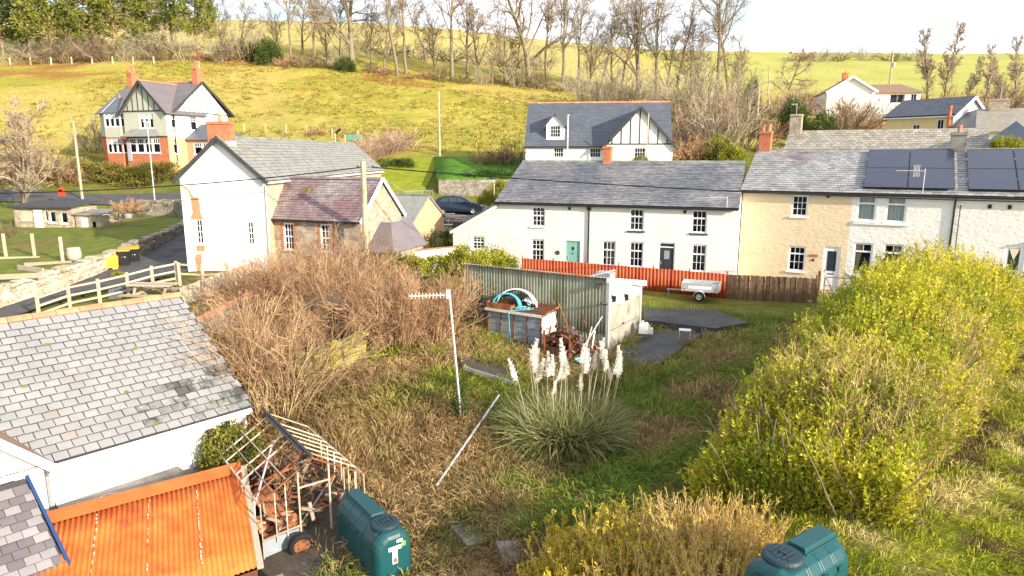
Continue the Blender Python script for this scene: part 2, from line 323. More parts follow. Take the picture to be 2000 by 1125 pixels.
for px, py, Y in [(480, 262, 94), (300, 115, 150), (0, 125, 145), (600, 125, 150), (900, 155, 150), (1120, 175, 150), (1300, 200, 145), (1400, 214, 140), (1700, 190, 170), (1500, 190, 165), (1900, 185, 170), (1700, 118, 260), (1990, 125, 260),
                  (1700, 103, 310), (1950, 104, 310), (1400, 102, 320), (600, 42, 265), (760, 48, 275), (900, 60, 285), (1050, 78, 295), (1200, 94, 305), (300, 35, 250), (0, 25, 240), (600, 100, 165), (1000, 130, 175), (700, 70, 205), (1000, 105, 215), (300, 80, 185), (1250, 125, 210), (1450, 140, 215),
                  (500, 200, 115), (800, 220, 110), (1000, 240, 105), (150, 200, 112)]:
    CP.append(tuple(atY(px, py, Y)))
for X in (-400, -200, -80, 0, 100, 200, 400): CP += [(X, 420, 50), (X, 700, 42)]
CP += [(-300, 150, 35), (300, 150, 25), (-300, 40, 2), (300, 30, 5), (-300, 250, 52), (300, 260, 45), (-150, 60, 3), (150, 60, 6)]
CP = np.array(CP, float)
def _k(d2): return .5 * d2 * np.log(np.maximum(d2, 1e-9))
_n = len(CP); _SC = 30.
_xy = CP[:, :2] / _SC; _d = ((_xy[:, None] - _xy[None]) ** 2).sum(-1)
_Am = np.zeros((_n + 3, _n + 3)); _Am[:_n, :_n] = _k(_d) + np.eye(_n) * .0008; _Am[:_n, _n] = 1; _Am[:_n, _n + 1:] = _xy; _Am[_n:, :_n] = _Am[:_n, _n:].T
_w = np.linalg.solve(_Am, np.concatenate([CP[:, 2], [0, 0, 0]]))
def gzs(x, y):
    x = np.atleast_1d(np.asarray(x, float)); y = np.atleast_1d(np.asarray(y, float)); out = np.empty(x.shape).ravel(); xf, yf = x.ravel() / _SC, y.ravel() / _SC
    for i in range(0, len(xf), 20000):
        a, b = xf[i:i + 20000], yf[i:i + 20000]
        out[i:i + 20000] = _k((a[:, None] - _xy[:, 0]) ** 2 + (b[:, None] - _xy[:, 1]) ** 2) @ _w[:_n] + _w[_n] + _w[_n + 1] * a + _w[_n + 2] * b
    return out.reshape(x.shape)
def gz(x, y): return float(gzs(x, y)[0])
def yard_mask(x, y):                       # rough unmown plot inside the fences
    e = 1 - sstep(-.3, .6, (x - 5.2) * .74 - (y - 17.5) * .67 - 0.5)      # left of the hedge
    return e * sstep(-13, -9.5, x + (y - 20) * .35) * (1 - sstep(35.5, 37.5, y + .36 * x * .9)) * sstep(2, 4, y)
def ground_col(x, y):
    n1 = fbm(x, y, .18, 3); n2 = fbm(x, y, .75, 8); n3 = fbm(x, y, 2.6, 5)
    base = mixc((.085, .105, .022), (.17, .17, .038), n1 * 1.6 - .3)
    yard = mixc((.14, .09, .045), (.24, .17, .08), n2 * 1.8 - .4); yard = mixc(yard, (.075, .12, .022), sstep(.55, .68, n1 * .5 + n2 * .5))
    c = mixc(base, yard, yard_mask(x, y))
    rf = mixc(mixc((.13, .17, .022), (.32, .28, .07), n3 * 2 - .5), (.12, .09, .035), sstep(.55, .7, n2)); c = mixc(c, rf, sstep(.3, 1.2, (x - 8) * .74 - (y - 15.5) * .67) * (1 - sstep(30, 34, y)))
    fld = mixc((.26, .245, .04), (.385, .335, .075), n1 * 1.6 - .35); fld = mixc(fld, (.16, .155, .025), sstep(.56, .74, n3 * .5 + n2 * .5)); fld = mixc(fld, (.39, .31, .10), sstep(.5, .62, fbm(x, y, .06, 31)) * .7)
    fm = sstep(71, 80, y - .12 * np.abs(x + 10) * (x > 0) + np.where(x < -30, -8, 0)); c = mixc(c, fld, fm)
    br = sstep(.5, .62, fbm(x, y * 1.6, .09, 17)) * sstep(118, 134, y) * (1 - sstep(150, 156, y)) * (1 - sstep(-25, 0, x)); c = mixc(c, (.26, .115, .04), br * .85)
    up = mixc((.34, .30, .095), (.43, .37, .15), n1 * 1.5 - .25); c = mixc(c, up, sstep(158, 172, y) * (1 - sstep(30, 60, x)))
    rg = mixc((.28, .295, .075), (.38, .375, .12), n1 * 1.4 - .2); c = mixc(c, rg, sstep(165, 185, y) * sstep(35, 60, x))
    gl = sstep(.2, .8, 1 - np.abs((y - 62 - (x + 40) * .05) / 12)) * (x < -16) * (1 - sstep(76, 80, y)); c = mixc(c, mixc((.10, .15, .025), (.20, .22, .04), n2), gl)
    return c
xs = np.concatenate([-np.geomspace(36, 900, 70)[::-1], np.linspace(-35.5, 35.5, 170), np.geomspace(36, 900, 70)])
ys = np.concatenate([np.linspace(-60, 3, 14), np.linspace(3.4, 48, 135), np.linspace(48.5, 170, 100), np.geomspace(172, 1500, 60)])
GX, GY = np.meshgrid(xs, ys); GZ = gzs(GX, GY)
GZ += (fbm(GX, GY, .9, 40) - .5) * .22 * yard_mask(GX, GY) + (fbm(GX, GY, .35, 50) - .5) * .5 * sstep(85, 100, GY)
nx, ny = len(xs), len(ys); i = (np.arange(ny - 1)[:, None] * nx + np.arange(nx - 1)[None]).ravel()
me = npmesh('ground', np.stack([GX, GY, GZ], -1).reshape(-1, 3), [np.stack([i, i + 1, i + nx + 1, i + nx], 1)], 'ground', ground_col(GX.ravel(), GY.ravel()), True)
tag(link('ground', me), kind='structure')

def strip(name, left, right, mat, off=.06, drape=True, kind='structure', nsub=6, nac=4, thick=0, col=None, uvz=None):
    """surface between two polylines of world points"""
    def rs(pl, n):
        pl = [Vector(p) for p in pl]; d = [0]
        for a, b in zip(pl, pl[1:]): d.append(d[-1] + (b - a).length)
        out = []
        for t in np.linspace(0, d[-1], n):
            k = min(max(np.searchsorted(d, t) - 1, 0), len(pl) - 2); f = (t - d[k]) / (d[k + 1] - d[k] or 1); out.append(pl[k].lerp(pl[k + 1], f))
        return out
    n = nsub * (max(len(left), len(right)) - 1) + 1; a, b = rs(left, n), rs(right, n)
    V = np.array([[tuple(p.lerp(q, t)) for t in np.linspace(0, 1, nac + 1)] for p, q in zip(a, b)]).reshape(-1, 3)
    if drape: V[:, 2] = gzs(V[:, 0], V[:, 1])
    V[:, 2] += off; m = nac + 1; i = (np.arange(n - 1)[:, None] * m + np.arange(nac)[None]).ravel()
    F = np.stack([i, i + m, i + m + 1, i + 1], 1); v0, v1, v2 = V[F[0, 0]], V[F[0, 1]], V[F[0, 2]]
    if np.cross(v1 - v0, v2 - v0)[2] < 0: F = F[:, ::-1]
    me = npmesh(name, V, [F], mat, None if col is None else (col(V[:, 0], V[:, 1]) if callable(col) else np.tile(col, (len(V), 1))), True)
    o = link(name, me); tag(o, kind=kind)
    if thick:
        s = o.modifiers.new('solid', 'SOLIDIFY'); s.thickness = thick; s.offset = -1
    return o
# lane beside the white gabled house, upper road, yard surfaces, lawns
strip('lane', [atz(372, 465, 1.75), atz(300, 502, 1.45), atz(230, 527, 1.2), atz(120, 567, .9), atz(0, 607, .55), atz(-90, 640, .3)], [atz(385, 520, 1.5), atz(362, 532, 1.45), atz(260, 557, 1.1), atz(150, 583, .8), atz(70, 610, .55), atz(-60, 655, .2)], 'asphalt', .12)
strip('upper_road', [(-75, 71.5, 0), (-44, 71.5, 0), (-20, 70, 0)], [(-75, 66.5, 0), (-44, 66.5, 0), (-20, 65, 0)], 'asphalt', .1)
strip('car_yard', [(-8.5, 55, 0), (-9, 64, 0)], [(1.5, 50, 0), (0, 64.5, 0)], 'asphalt', .08)
strip('yard_surface', [atz(1190, 695, .1), atz(1262, 640, .1)], [atz(1290, 698, .02), atz(1375, 650, 0)], 'dark_slab', .1, nac=8)
def green(x, y): return mixc((.055, .15, .018), (.10, .22, .03), fbm(x, y, .8, 2))
strip('upper_lawn', [(-7.2, 66.2, 5.5), (-8.4, 75, 7.5)], [(1.0, 66.2, 5.6), (2, 75, 7.4)], 'ground', .05, drape=False, col=green, thick=2.2)
strip('bank_lawn', [(-14.5, 64, 0), (-14, 76, 0)], [(-8.6, 64, 0), (-7.6, 75, 0)], 'ground', .1, col=lambda x, y: mixc((.16, .20, .02), (.24, .26, .03), fbm(x, y, .8, 2)))
# ------------------------------------------------------------------ building kit
Z = Vector((0, 0, 1))
class B:
    def __init__(s, name, label, cat, x, y, z, th, group=None):
        s.root = T(name, label, cat, (x, y, z), th, group); s.mw = Matrix.Translation((x, y, z)) @ Matrix.Rotation(th, 4, 'Z')
    def part(s, name, mb, mats, parent=None, label=None, **k):
        o = mb.build(name, mats, parent or s.root, **k)
        if label: o['label'] = label
        return o
def LM(O, U, N):
    O, U, N = Vector(O), Vector(U), Vector(N)
    return Matrix(((U.x, N.x, 0, O.x), (U.y, N.y, 0, O.y), (U.z, N.z, 1, O.z), (0, 0, 0, 1)))      # (u, out, h)
def panel(mb, O, U, N, L, Ht, ops=(), dep=.5, h0=0., mi=0, mint=1):
    m = LM(O, U, N); P = lambda u, o, h: m @ Vector((u, o, h))
    us = sorted({0, L, *[a for q in ops for a in q[:2]]}); hs = sorted({h0, Ht, *[a for q in ops for a in q[2:4]]})
    for a, b in zip(us, us[1:]):
        for c, d in zip(hs, hs[1:]):
            um, hm = (a + b) / 2, (c + d) / 2
            if any(q[0] < um < q[1] and q[2] < hm < q[3] for q in ops): continue
            mb.face([P(a, 0, c), P(b, 0, c), P(b, 0, d), P(a, 0, d)], mi)
    for a, b, c, d in [q[:4] for q in ops]:
        r = .16
        for (u0, h0_), (u1, h1_) in (((a, c), (b, c)), ((b, c), (b, d)), ((b, d), (a, d)), ((a, d), (a, c))):
            mb.face([P(u0, 0, h0_), P(u1, 0, h1_), P(u1, -r, h1_), P(u0, -r, h0_)], mi)
            mb.face([P(u0, -r, h0_), P(u1, -r, h1_), P(u1, -dep, h1_), P(u0, -dep, h0_)], mint)
        mb.face([P(a, -dep, c), P(b, -dep, c), P(b, -dep, d), P(a, -dep, d)], mint)
def window(b, O, U, N, q, sashes=((3, 2), (3, 2)), split=.45, fw=.09, sill='upvc', bar=.028, curtain=None, parent=None, rec=.06, frame='upvc', gl='glass'):
    """sashes from the top down as (columns, rows); split = share of the height given to the top sash"""
    u0, u1, h0, h1 = q[:4]; m = LM(O, U, N); mb = MB(); o0, o1 = -rec - .07, -rec
    bx = lambda a, c, d, e, oo=0: mb.box(a, c, o0, o1 + oo, d, e, 0, m)
    bx(u0, u0 + fw, h0, h1); bx(u1 - fw, u1, h0, h1); bx(u0 + fw, u1 - fw, h1 - fw, h1, -.004); bx(u0 + fw, u1 - fw, h0, h0 + fw, -.004)
    hh = [(h1 - fw, h0 + fw)] if len(sashes) == 1 else [(h1 - fw, h1 - (h1 - h0) * split + fw * .45), (h1 - (h1 - h0) * split - fw * .45, h0 + fw)]
    if len(sashes) == 2: bx(u0 + fw, u1 - fw, hh[1][0], hh[0][1], .006)
    for (cc, rr), (t, bt) in zip(sashes, hh):
        for k in range(1, cc): x = u0 + fw + (u1 - u0 - 2 * fw) * k / cc; bx(x - bar / 2, x + bar / 2, bt, t, -.02)
        for k in range(1, rr): y = bt + (t - bt) * k / rr; bx(u0 + fw, u1 - fw, y - bar / 2, y + bar / 2, -.026)
    w = mb.build('window', frame, parent or b.root)
    for t, bt in hh:
        g = MB(); oo = -rec - .055; g.face([m @ Vector(p) for p in ((u0 + fw * .8, oo, bt - .01), (u1 - fw * .8, oo, bt - .01), (u1 - fw * .8, oo, t + .01), (u0 + fw * .8, oo, t + .01))]); g.build('pane', gl, w)
    if sill: MB().box(u0 - .08, u1 + .08, -.10, .07, h0 - .09, h0 - .002, 0, m).build('sill', sill, w)
    if curtain:
        c = MB(); n = 14
        for a0, a1, f in curtain[1]:
            x0, x1 = u0 + fw + (u1 - u0 - 2 * fw) * a0, u0 + fw + (u1 - u0 - 2 * fw) * a1
            for k in range(n):
                p, r = k / n, (k + 1) / n; oa, ob = -.24 - .03 * math.sin(k * 2.2), -.24 - .03 * math.sin((k + 1) * 2.2); g = lambda t: x0 + (x1 - x0) * t; e = lambda t: (g(t) if not f else (x0 + (x1 - x0) * t * .45 if f < 0 else x1 - (x1 - x0) * (1 - t) * .45))
                c.face([m @ Vector((e(p), oa, h0)), m @ Vector((e(r), ob, h0)), m @ Vector((g(r), ob, h1)), m @ Vector((g(p), oa, h1))])
        c.build('curtain', curtain[0], w)
    return w
def door(b, O, U, N, q, mat, frame='upvc', pane=None, transom=False, extra=None):
    u0, u1, h0, h1 = q; m = LM(O, U, N); f = MB()
    for a in ((u0, u0 + .07, h0, h1), (u1 - .07, u1, h0, h1), (u0 + .07, u1 - .07, h1 - .07, h1 - .003)): f.box(a[0], a[1], -.14, -.04, a[2], a[3], 0, m)
    top = h1 - .07
    if transom: f.box(u0 + .07, u1 - .07, -.14, -.045, h1 - .32, h1 - .26, 0, m); top = h1 - .32
    d = MB().box(u0 + .07, u1 - .07, -.12, -.07, h0 + .02, top, 0, m)
    if mat == 'upvc':
        for a, c in ((h0 + .15, h0 + .8),): d.box(u0 + .2, u1 - .2, -.07, -.055, a, c, 0, m)
    do = d.build('door', mat, b.root); f.build('door_frame', frame, do)
    if transom: MB().face([m @ Vector(p) for p in ((u0 + .07, -.1, h1 - .26), (u1 - .07, -.1, h1 - .26), (u1 - .07, -.1, h1 - .07), (u0 + .07, -.1, h1 - .07))]).build('transom_pane', 'car_glass', do)
    MB().box(u0 + .14, u0 + .17, -.07, -.03, h0 + .95, h0 + 1.13, 0, m).build('handle', 'galvanised', do)
    MB().box((u0 + u1) / 2 - .14, (u0 + u1) / 2 + .14, -.07, -.055, h0 + (.85 if pane else .28), h0 + (.91 if pane else .35), 0, m).build('letterbox', 'gutter_black' if mat != 'black_door' else 'galvanised', do)
    if pane: MB().box(u0 + .2, u1 - .2, -.07, -.06, h0 + pane[0], h0 + pane[1], 0, m).build('door_pane', pane[2], do)
    return do, m
_SL = {}
def edged(me, n):                            # edges painted dark to draw the shadow line below each slate course
    me.materials.append(A('slate_edge')); me.polygons.foreach_set('material_index', np.tile([0, 0, 1, 1, 1, 1], n).astype(np.int32)); return me
def slates(b, roof, O, U, Sv, width, length, sw, g, mat, nind=300, clip=None, mats2=None, pick=None, lift=.02, name='slate', thick=.019):
    O, U, Sv = Vector(O), Vector(U).normalized(), Vector(Sv).normalized(); N = U.cross(Sv).normalized()
    if N.z < 0: N = -N
    key = (sw, g, mat, thick, tuple(mats2 or ()))
    bw, bl = sw - (.011 if sw < .335 else .02), g * 1.25
    vb = np.array([(x, y, z) for z in (0, thick) for x, y in ((-bw / 2, 0), (bw / 2, 0), (bw / 2, bl), (-bw / 2, bl))], float)
    fb = np.array([(3, 2, 1, 0), (4, 5, 6, 7), (0, 1, 5, 4), (1, 2, 6, 5), (2, 3, 7, 6), (3, 0, 4, 7)])
    items = []; nr = int(length / g)
    for i in range(nr):
        s0 = i * g; j0 = -.5 if i % 2 else 0; nc = int(math.ceil(width / sw)) + 1
        for j in range(nc):
            a, c = (j + j0) * sw, (j + 1 + j0) * sw; a, c = max(a, 0), min(c, width)
            if c - a < .25 * sw: continue
            uc = (a + c) / 2
            if clip and not clip(uc, s0 + g * .5): continue
            p = O + U * uc + Sv * (s0 - .03 + random.uniform(-.006, .006)); wp = b.mw @ p; d = (wp - cam.location).length
            if abs(wp.x / (wp.y * cp - (wp.z - CAM_Z) * sp)) > .77: d += 1000          # outside the view: not among the singled-out ones
            items.append((d, p, (c - a) / sw, random.gauss(0, .006), thick * 1.0 / g, random.gauss(0, .003), pick(uc, s0) if pick else 0))
    items.sort(key=lambda t: t[0]); V = []; n_ = 0
    def mtx(it):
        _, p, sx, rot, tl, zz, _k2 = it; x = (U + Sv * rot).normalized(); y = (Sv - U * rot - N * (tl)).normalized(); n = x.cross(y)
        if n.dot(N) < 0: x = -x; n = x.cross(y)
        q = p + N * (lift + thick + zz); m = Matrix.Identity(4)
        for k in range(3): m[k][0] = x[k] * sx; m[k][1] = y[k]; m[k][2] = n[k]; m[k][3] = q[k]
        return m
    if nind and key not in _SL: _SL[key] = [edged(npmesh(name, vb, [fb], mt), 1) for mt in ([mat] + (mats2 or []))]
    for it in items[:nind]:
        o = link(name, _SL[key][it[6]], roof); o.matrix_basis = mtx(it)
    rest = items[nind:]
    if rest:
        Ms = np.array([np.array(mtx(it)) for it in rest]); V = np.einsum('nij,kj->nki', Ms[:, :3, :3], vb) + Ms[:, None, :3, 3]
        F = (np.arange(len(rest)) * 8)[:, None, None] + fb[None]
        tag(link('slate_courses', edged(npmesh('slate_courses', V.reshape(-1, 3), [F.reshape(-1, 4)], mat), len(rest)), roof), kind='stuff')
def ridge(b, roof, A_, B_, step=.45, r=.13, mat='lichen_ridge'):
    A_, B_ = Vector(A_), Vector(B_); d = (B_ - A_); L = d.length; n = max(1, round(L / step)); st = L / n; d.normalize(); w = d.cross(Z).normalized()
    mb = MB(); pr = [(-r, -.10), (-r * .55, -.02), (0, .035), (r * .55, -.02), (r, -.10)]
    x1 = st - .012
    mb.loft([[(x, p[0], p[1] - (.018 if q else 0)) for p in pr] + [(x, p[0] * .8, p[1] - .02 - (.018 if q else 0)) for p in reversed(pr)] for x, q in ((0, 0), (x1, 0))])
    me = mb.mesh('ridge_tile', mat); az = math.atan2(d.y, d.x)
    for k in range(n):
        o = link('ridge_tile', me, roof); o.location = A_ + d * st * k + Vector((0, 0, .07 + random.uniform(-.006, .006))); o.rotation_euler = (random.gauss(0, .02), -math.asin(d.z), az + random.gauss(0, .006))
def slab(mb, pts, t=.08, mi=0):
    n = (Vector(pts[1]) - Vector(pts[0])).cross(Vector(pts[2]) - Vector(pts[0])).normalized()
    if n.z < 0: pts = pts[::-1]; n = -n
    mb.loft([[Vector(p) - n * t for p in pts], [Vector(p) for p in pts]], mi)
def gable_house(b, L, W, he, hr, wm, fo=(), ro=(), lo=(), u0=0., roof='slate_deck', sl=None, oe=.22, ov=.08, found=1.2, ends=(True, True), wmats=None, ridge_mat='lichen_ridge', ridge_step=.45, backslates=False):
    """front on v=0; wmats = materials for (front, right, back, left)"""
    wmats = wmats or [wm] * 4; ms = list(dict.fromkeys(wmats)); idx = [ms.index(x) for x in wmats]; mi_int = len(ms); mb = MB()
    panel(mb, (u0, 0, 0), (1, 0, 0), (0, -1, 0), L, he, fo, h0=-found, mi=idx[0], mint=mi_int)
    panel(mb, (u0 + L, W, 0), (-1, 0, 0), (0, 1, 0), L, he, (), h0=-found, mi=idx[2], mint=mi_int)
    for k, (ok, O, U, N, ops) in enumerate(((ends[1], (u0 + L, 0, 0), (0, 1, 0), (1, 0, 0), ro), (ends[0], (u0, W, 0), (0, -1, 0), (-1, 0, 0), lo))):
        if not ok: O = (O[0] + (.03 if k else -.03), O[1], 0)          # party wall, set in from the neighbour's
        panel(mb, O, U, N, W, he, ops, h0=-found, mi=idx[1 if k == 0 else 3], mint=mi_int); x = O[0]
        mb.face([(x, 0, he), (x, W, he), (x, W / 2, hr)], idx[1 if k == 0 else 3])
    b.part('wall', mb, ms + ['interior'])
    rm = MB(); sl_ = (hr - he) / (W / 2); e = oe; z_e = he - e * sl_
    x0, x1 = u0 - (ov if ends[0] else 0), u0 + L + (ov if ends[1] else 0); lift = .10
    slab(rm, [(x0, -e, z_e + lift), (x1, -e, z_e + lift), (x1, W / 2, hr + lift), (x0, W / 2, hr + lift)], .1)
    slab(rm, [(x0, W + e, z_e + lift), (x1, W + e, z_e + lift), (x1, W / 2 + .002, hr + lift), (x0, W / 2 + .002, hr + lift)], .1)
    rf = b.part('roof', rm, roof)
    if sl:
        Ls = math.hypot(W / 2 + e, hr - z_e)
        slates(b, rf, (x0, -e, z_e + lift), (1, 0, 0), (0, W / 2 + e, hr - z_e), x1 - x0, Ls, *sl[:3], nind=sl[3])
        if backslates: slates(b, rf, (x0, W + e, z_e + lift), (1, 0, 0), (0, -W / 2 - e, hr - z_e), x1 - x0, Ls, *sl[:3], nind=0)
    ridge(b, rf, (x0, W / 2, hr + lift), (x1, W / 2, hr + lift), ridge_step, mat=ridge_mat)
    return rf
def gutter(b, x0, x1, y, z, mat='gutter_black', r=.06): return b.part('gutter', MB().tube([(x0, y, z), (x1, y, z)], r, 8), mat)
def downpipe(b, pts, mat='gutter_black', r=.045): return b.part('downpipe', MB().tube(pts, r, 8), mat)
def chimney(b, u0, u1, v0, v1, z0, z1, mat='brick', pots=1, potmat='terracotta', cap='brick', flash=True, poth=.38):
    mb = MB().box(u0, u1, v0, v1, z0, z1 - .16); c = b.part('chimney', mb, mat)
    MB().box(u0 - .05, u1 + .05, v0 - .05, v1 + .05, z1 - .16, z1 - .06).box(u0 - .02, u1 + .02, v0 - .02, v1 + .02, z1 - .0595, z1).build('chimney_cap', cap, c)
    if flash: MB().box(u0 - .02, u1 + .02, v0 - .025, v1 + .02, z0, z0 + (z1 - z0) * .30).build('lead_flashing', 'lead', c)
    for k in range(pots):
        x = u0 + (u1 - u0) * (k + .5) / pots; y = (v0 + v1) / 2
        MB().tube([(x, y, z1), (x, y, z1 + poth * .8), (x, y, z1 + poth * .8), (x, y, z1 + poth)], [.12, .10, .13, .13], 10).build('chimney_pot', potmat, c)
    return c
def aerial(name, label, p, n=8, L=.9, h=.6, rz=0, mat='white_paint', grid=False):
    t = T(name, label, 'aerial', p, rz); MB().tube([(0, 0, 0), (0, 0, h)], .018, 6).build('mast', mat, t)
    MB().tube([(0, 0, h * .92), (-L, 0, h * .92)], .014, 6).build('boom', mat, t)
    for k in range(n): x = -L * (k + .3) / n; MB().tube([(x, 0, h * .92 - .09), (x, 0, h * .92 + .09)] if not grid else [(x, -.16, h * .92), (x, .16, h * .92)], .008, 5).build('element', mat, t)
    if grid:
        for k in range(5): MB().tube([(-.25 - k * .06, 0, h * .92 - .3), (-.25 - k * .06, 0, h * .92 + .3)], .010, 5).build('reflector_rod', mat, t)
    return t
FRONT = ((0, 0, 0), (1, 0, 0), (0, -1, 0))
# ------------------------------------------------------------------ white terrace (two cottages)
ABx, ABy, ABz, ABt = -.88, 43.03, .55, R(-21)
def along(x, y, t, u): return x + math.cos(t) * u, y + math.sin(t) * u
b = B('cottage', 'white rubble cottage with teal front door and sloping lean-to at its left end', 'house', ABx, ABy, ABz, ABt)
fo = [(2.23, 3.12, 2.86, 4.08), (2.21, 3.08, .64, 2.07), (4.45, 5.36, .0, 2.07)]
rf = gable_house(b, 5.85, 9.6, 4.32, 6.65, 'white_rubble', fo, sl=(.26, .2, 'grey_slate', 300), ends=(True, False), ov=.12)
window(b, *FRONT, fo[0], sill='white_rubble', curtain=('net_curtain', [(0, .3, 0), (.72, 1, 0)])); window(b, *FRONT, fo[1], curtain=('curtain', [(.0, .25, 0), (.8, 1, 0)]))
d, m = door(b, *FRONT, fo[2], 'teal_door', 'teal_door')
MB().loft([[m @ Vector(p) for p in ((4.9, o, 1.45), (5.0, o, 1.6), (4.9, o, 1.75), (4.8, o, 1.6))] for o in (-.068, -.06)]).build('diamond_light', 'car_glass', d)
MB().box(4.88, 4.92, -.07, -.04, 1.25, 1.33, 0, m).build('knocker', 'gutter_black', d)
b.part('oval_plaque', MB().tube([(3.95, -.005, 1.3), (3.95, -.03, 1.3)], .14, 14), 'timber_black')
gutter(b, -.1, 5.85, -.28, 4.24); MB().box(4.6, 4.75, -.06, -.003, 3.95, 4.12).build('vent_box', 'gutter_black', b.root)
lm = MB(); q = (-1.82, -.93, 1.22, 2.09)                                   # lean-to
panel(lm, (-3.16, 0, 0), (1, 0, 0), (0, -1, 0), 3.16, 2.3, [(-1.82 + 3.16, -.93 + 3.16, 1.22, 2.09)], h0=-1.2)
lm.face([(-3.16, 0, 2.3), (0, 0, 2.3), (0, 0, 4.04)]); lm.face([(-3.16, 0, -1.2), (-3.16, 5, -1.2), (-3.16, 5, 2.3), (-3.16, 0, 2.3)])
b.part('lean_to_wall', lm, ['white_rubble', 'interior']); window(b, *FRONT, q)
lr = MB(); slab(lr, [(-3.26, -.12, 2.33), (-3.26, 5, 2.33), (-.005, 5, 4.15), (-.005, -.12, 4.15)], .1); b.part('lean_to_roof', lr, 'old_slate')
b.part('barge_board', MB().bar((-3.3, -.14, 2.26), (-.02, -.14, 4.06), .03, .16), 'upvc')
x, y = along(ABx, ABy, ABt, 5.85)
b = B('cottage', 'white rubble cottage with black front door and five sash windows', 'house', x, y, ABz, ABt)
fo = [(q[0] - 5.85, q[1] - 5.85, q[2], q[3]) for q in [(8.3, 9.17, 2.84, 4.13), (11.86, 12.72, 2.84, 4.15), (6.71, 7.55, .65, 2.17), (8.35, 9.2, .67, 2.19), (11.94, 12.78, .62, 2.2), (10.08, 11.02, .0, 2.24)]]
rf = gable_house(b, 8.55, 9.6, 4.32, 6.65, 'white_rubble', fo, sl=(.26, .2, 'grey_slate', 300), ends=(False, True), ov=0)
for k, q in enumerate(fo[:5]): window(b, *FRONT, q, ((3, 1), (3, 2)), .36, sill='timber_black' if k < 2 else 'upvc', curtain=(('net_curtain', [(0, .22, 0), (.8, 1, 0)]), None, ('curtain', [(.1, .9, 0)]), ('net_curtain', [(0, .2, 0)]), ('curtain', [(0, .3, -1), (.7, 1, 1)]))[k])
d, m = door(b, *FRONT, fo[5], 'black_door', transom=True)
MB().box(4.55, 4.85, -.07, -.058, 1.25, 1.75, 0, m).build('door_pane', 'grey_metal', d); MB().box(4.55, 4.85, -.07, -.058, .5, 1.1, 0, m).build('door_panel', 'black_door', d)
gutter(b, 0, 8.5, -.28, 4.24); downpipe(b, [(.04, -.28, 4.2), (.04, -.06, 4.0), (.04, -.06, -.3)]); b.part('rain_hopper', MB().box(-.08, .16, -.16, -.01, 3.98, 4.14), 'gutter_black')
MB().box(5.55, 5.7, -.06, -.003, 3.95, 4.12).build('vent_box', 'gutter_black', b.root)
chimney(b, -.3, .2, 4.5, 5.1, 6.2, 7.75, pots=0)
p = b.mw @ Vector((7.9, -.2, 4.1)); aerial('roof_aerial', 'comb shaped aerial at the right eave of the black-doored cottage', p, 9, .95, .85, ABt)
p = b.mw @ Vector((-6.6, 1.2, 4.6)); aerial('roof_aerial', 'comb shaped aerial above the lean-to of the teal-doored cottage', p, 9, .95, 1.0, ABt)
# ------------------------------------------------------------------ cream and white terrace (three cottages)
CEx, CEy, CEz, CEt = 13.25, 39.5, .42, R(-29)
def solar(b, rf, us, he, hr, W, oe=.22, rows=2):
    slp = Vector((0, W / 2 + oe, hr - (he - oe * (hr - he) / (W / 2)))); Ls = slp.length; s = slp.normalized(); n = Vector((1, 0, 0)).cross(s); o0 = Vector((0, -oe, he - oe * (hr - he) / (W / 2) + .1)) + n * .16
    r0, r1 = .35, Ls - .35; hgt = (r1 - r0) / rows
    for a, c in us:
        for k in range(rows):
            mb = MB(); p = [o0 + Vector((x, 0, 0)) + s * y for x, y in ((a + .012, r0 + k * hgt + .012), (c - .012, r0 + k * hgt + .012), (c - .012, r0 + (k + 1) * hgt - .012), (a + .012, r0 + (k + 1) * hgt - .012))]
            slab(mb, [q + n * .04 for q in p], .04); o = b.part('solar_panel', mb, 'solar'); f = MB()
            for i in range(4): f.bar(p[i] + n * .02, p[(i + 1) % 4] + n * .02, .025, .055, up=n)
            f.build('panel_frame', 'gutter_black', o)
            for x in (a, c): MB().box(-.03, .03, -.03, .03, -.1, .06, 0, Matrix.Translation(o0 + Vector((x, 0, 0)) + s * (r0 + (k + .5) * hgt))).build('clamp', 'galvanised', o)
b = B('cottage', 'cream rubble cottage with plain white door at the end of the fence', 'house', CEx, CEy, CEz, CEt)
fo = [(2.66, 3.5, 3.98, 5.15), (2.7, 3.59, .9, 2.31), (4.5, 5.35, .0, 2.4)]
rf = gable_house(b, 5.66, 8.6, 5.35, 7.5, 'cream_rubble', fo, sl=(.33, .25, 'light_slate', 300), ends=(True, False), ov=.1, ridge_step=.6)
window(b, *FRONT, fo[0], ((3, 3),)); window(b, *FRONT, fo[1], ((3, 1), (3, 2)), .3)
d, m = door(b, *FRONT, fo[2], 'upvc', pane=(1.05, 2.15, 'car_glass'))
gutter(b, -.05, 5.66, -.28, 5.27); b.part('name_plaque', MB().box(3.78, 4.22, -.03, -.003, 1.78, 1.92), 'brick'); b.part('round_plaque', MB().tube([(4.0, -.003, 1.6), (4.0, -.03, 1.6)], .08, 12), 'rust_dark'); MB().box(4.4, 4.55, -.06, -.003, 5.05, 5.2).build('vent_box', 'gutter_black', b.root)
chimney(b, .05, .7, 3.95, 4.6, 7.0, 8.75, pots=2)
x, y = along(CEx, CEy, CEt, 5.66)
b = B('cottage', 'white rubble cottage with paired wide windows and two solar panel columns', 'house', x, y, CEz, CEt)
fo = [(q[0] - 5.66, q[1] - 5.66, q[2], q[3]) for q in [(5.93, 6.85, 3.88, 5.2), (7.29, 8.24, 3.86, 5.2), (5.96, 6.89, .95, 2.71), (7.37, 8.3, .95, 2.73)]]
rf = gable_house(b, 4.74, 8.6, 5.35, 7.5, 'white_rubble', fo, sl=(.33, .25, 'light_slate', 300), ends=(False, False), ridge_step=.6)
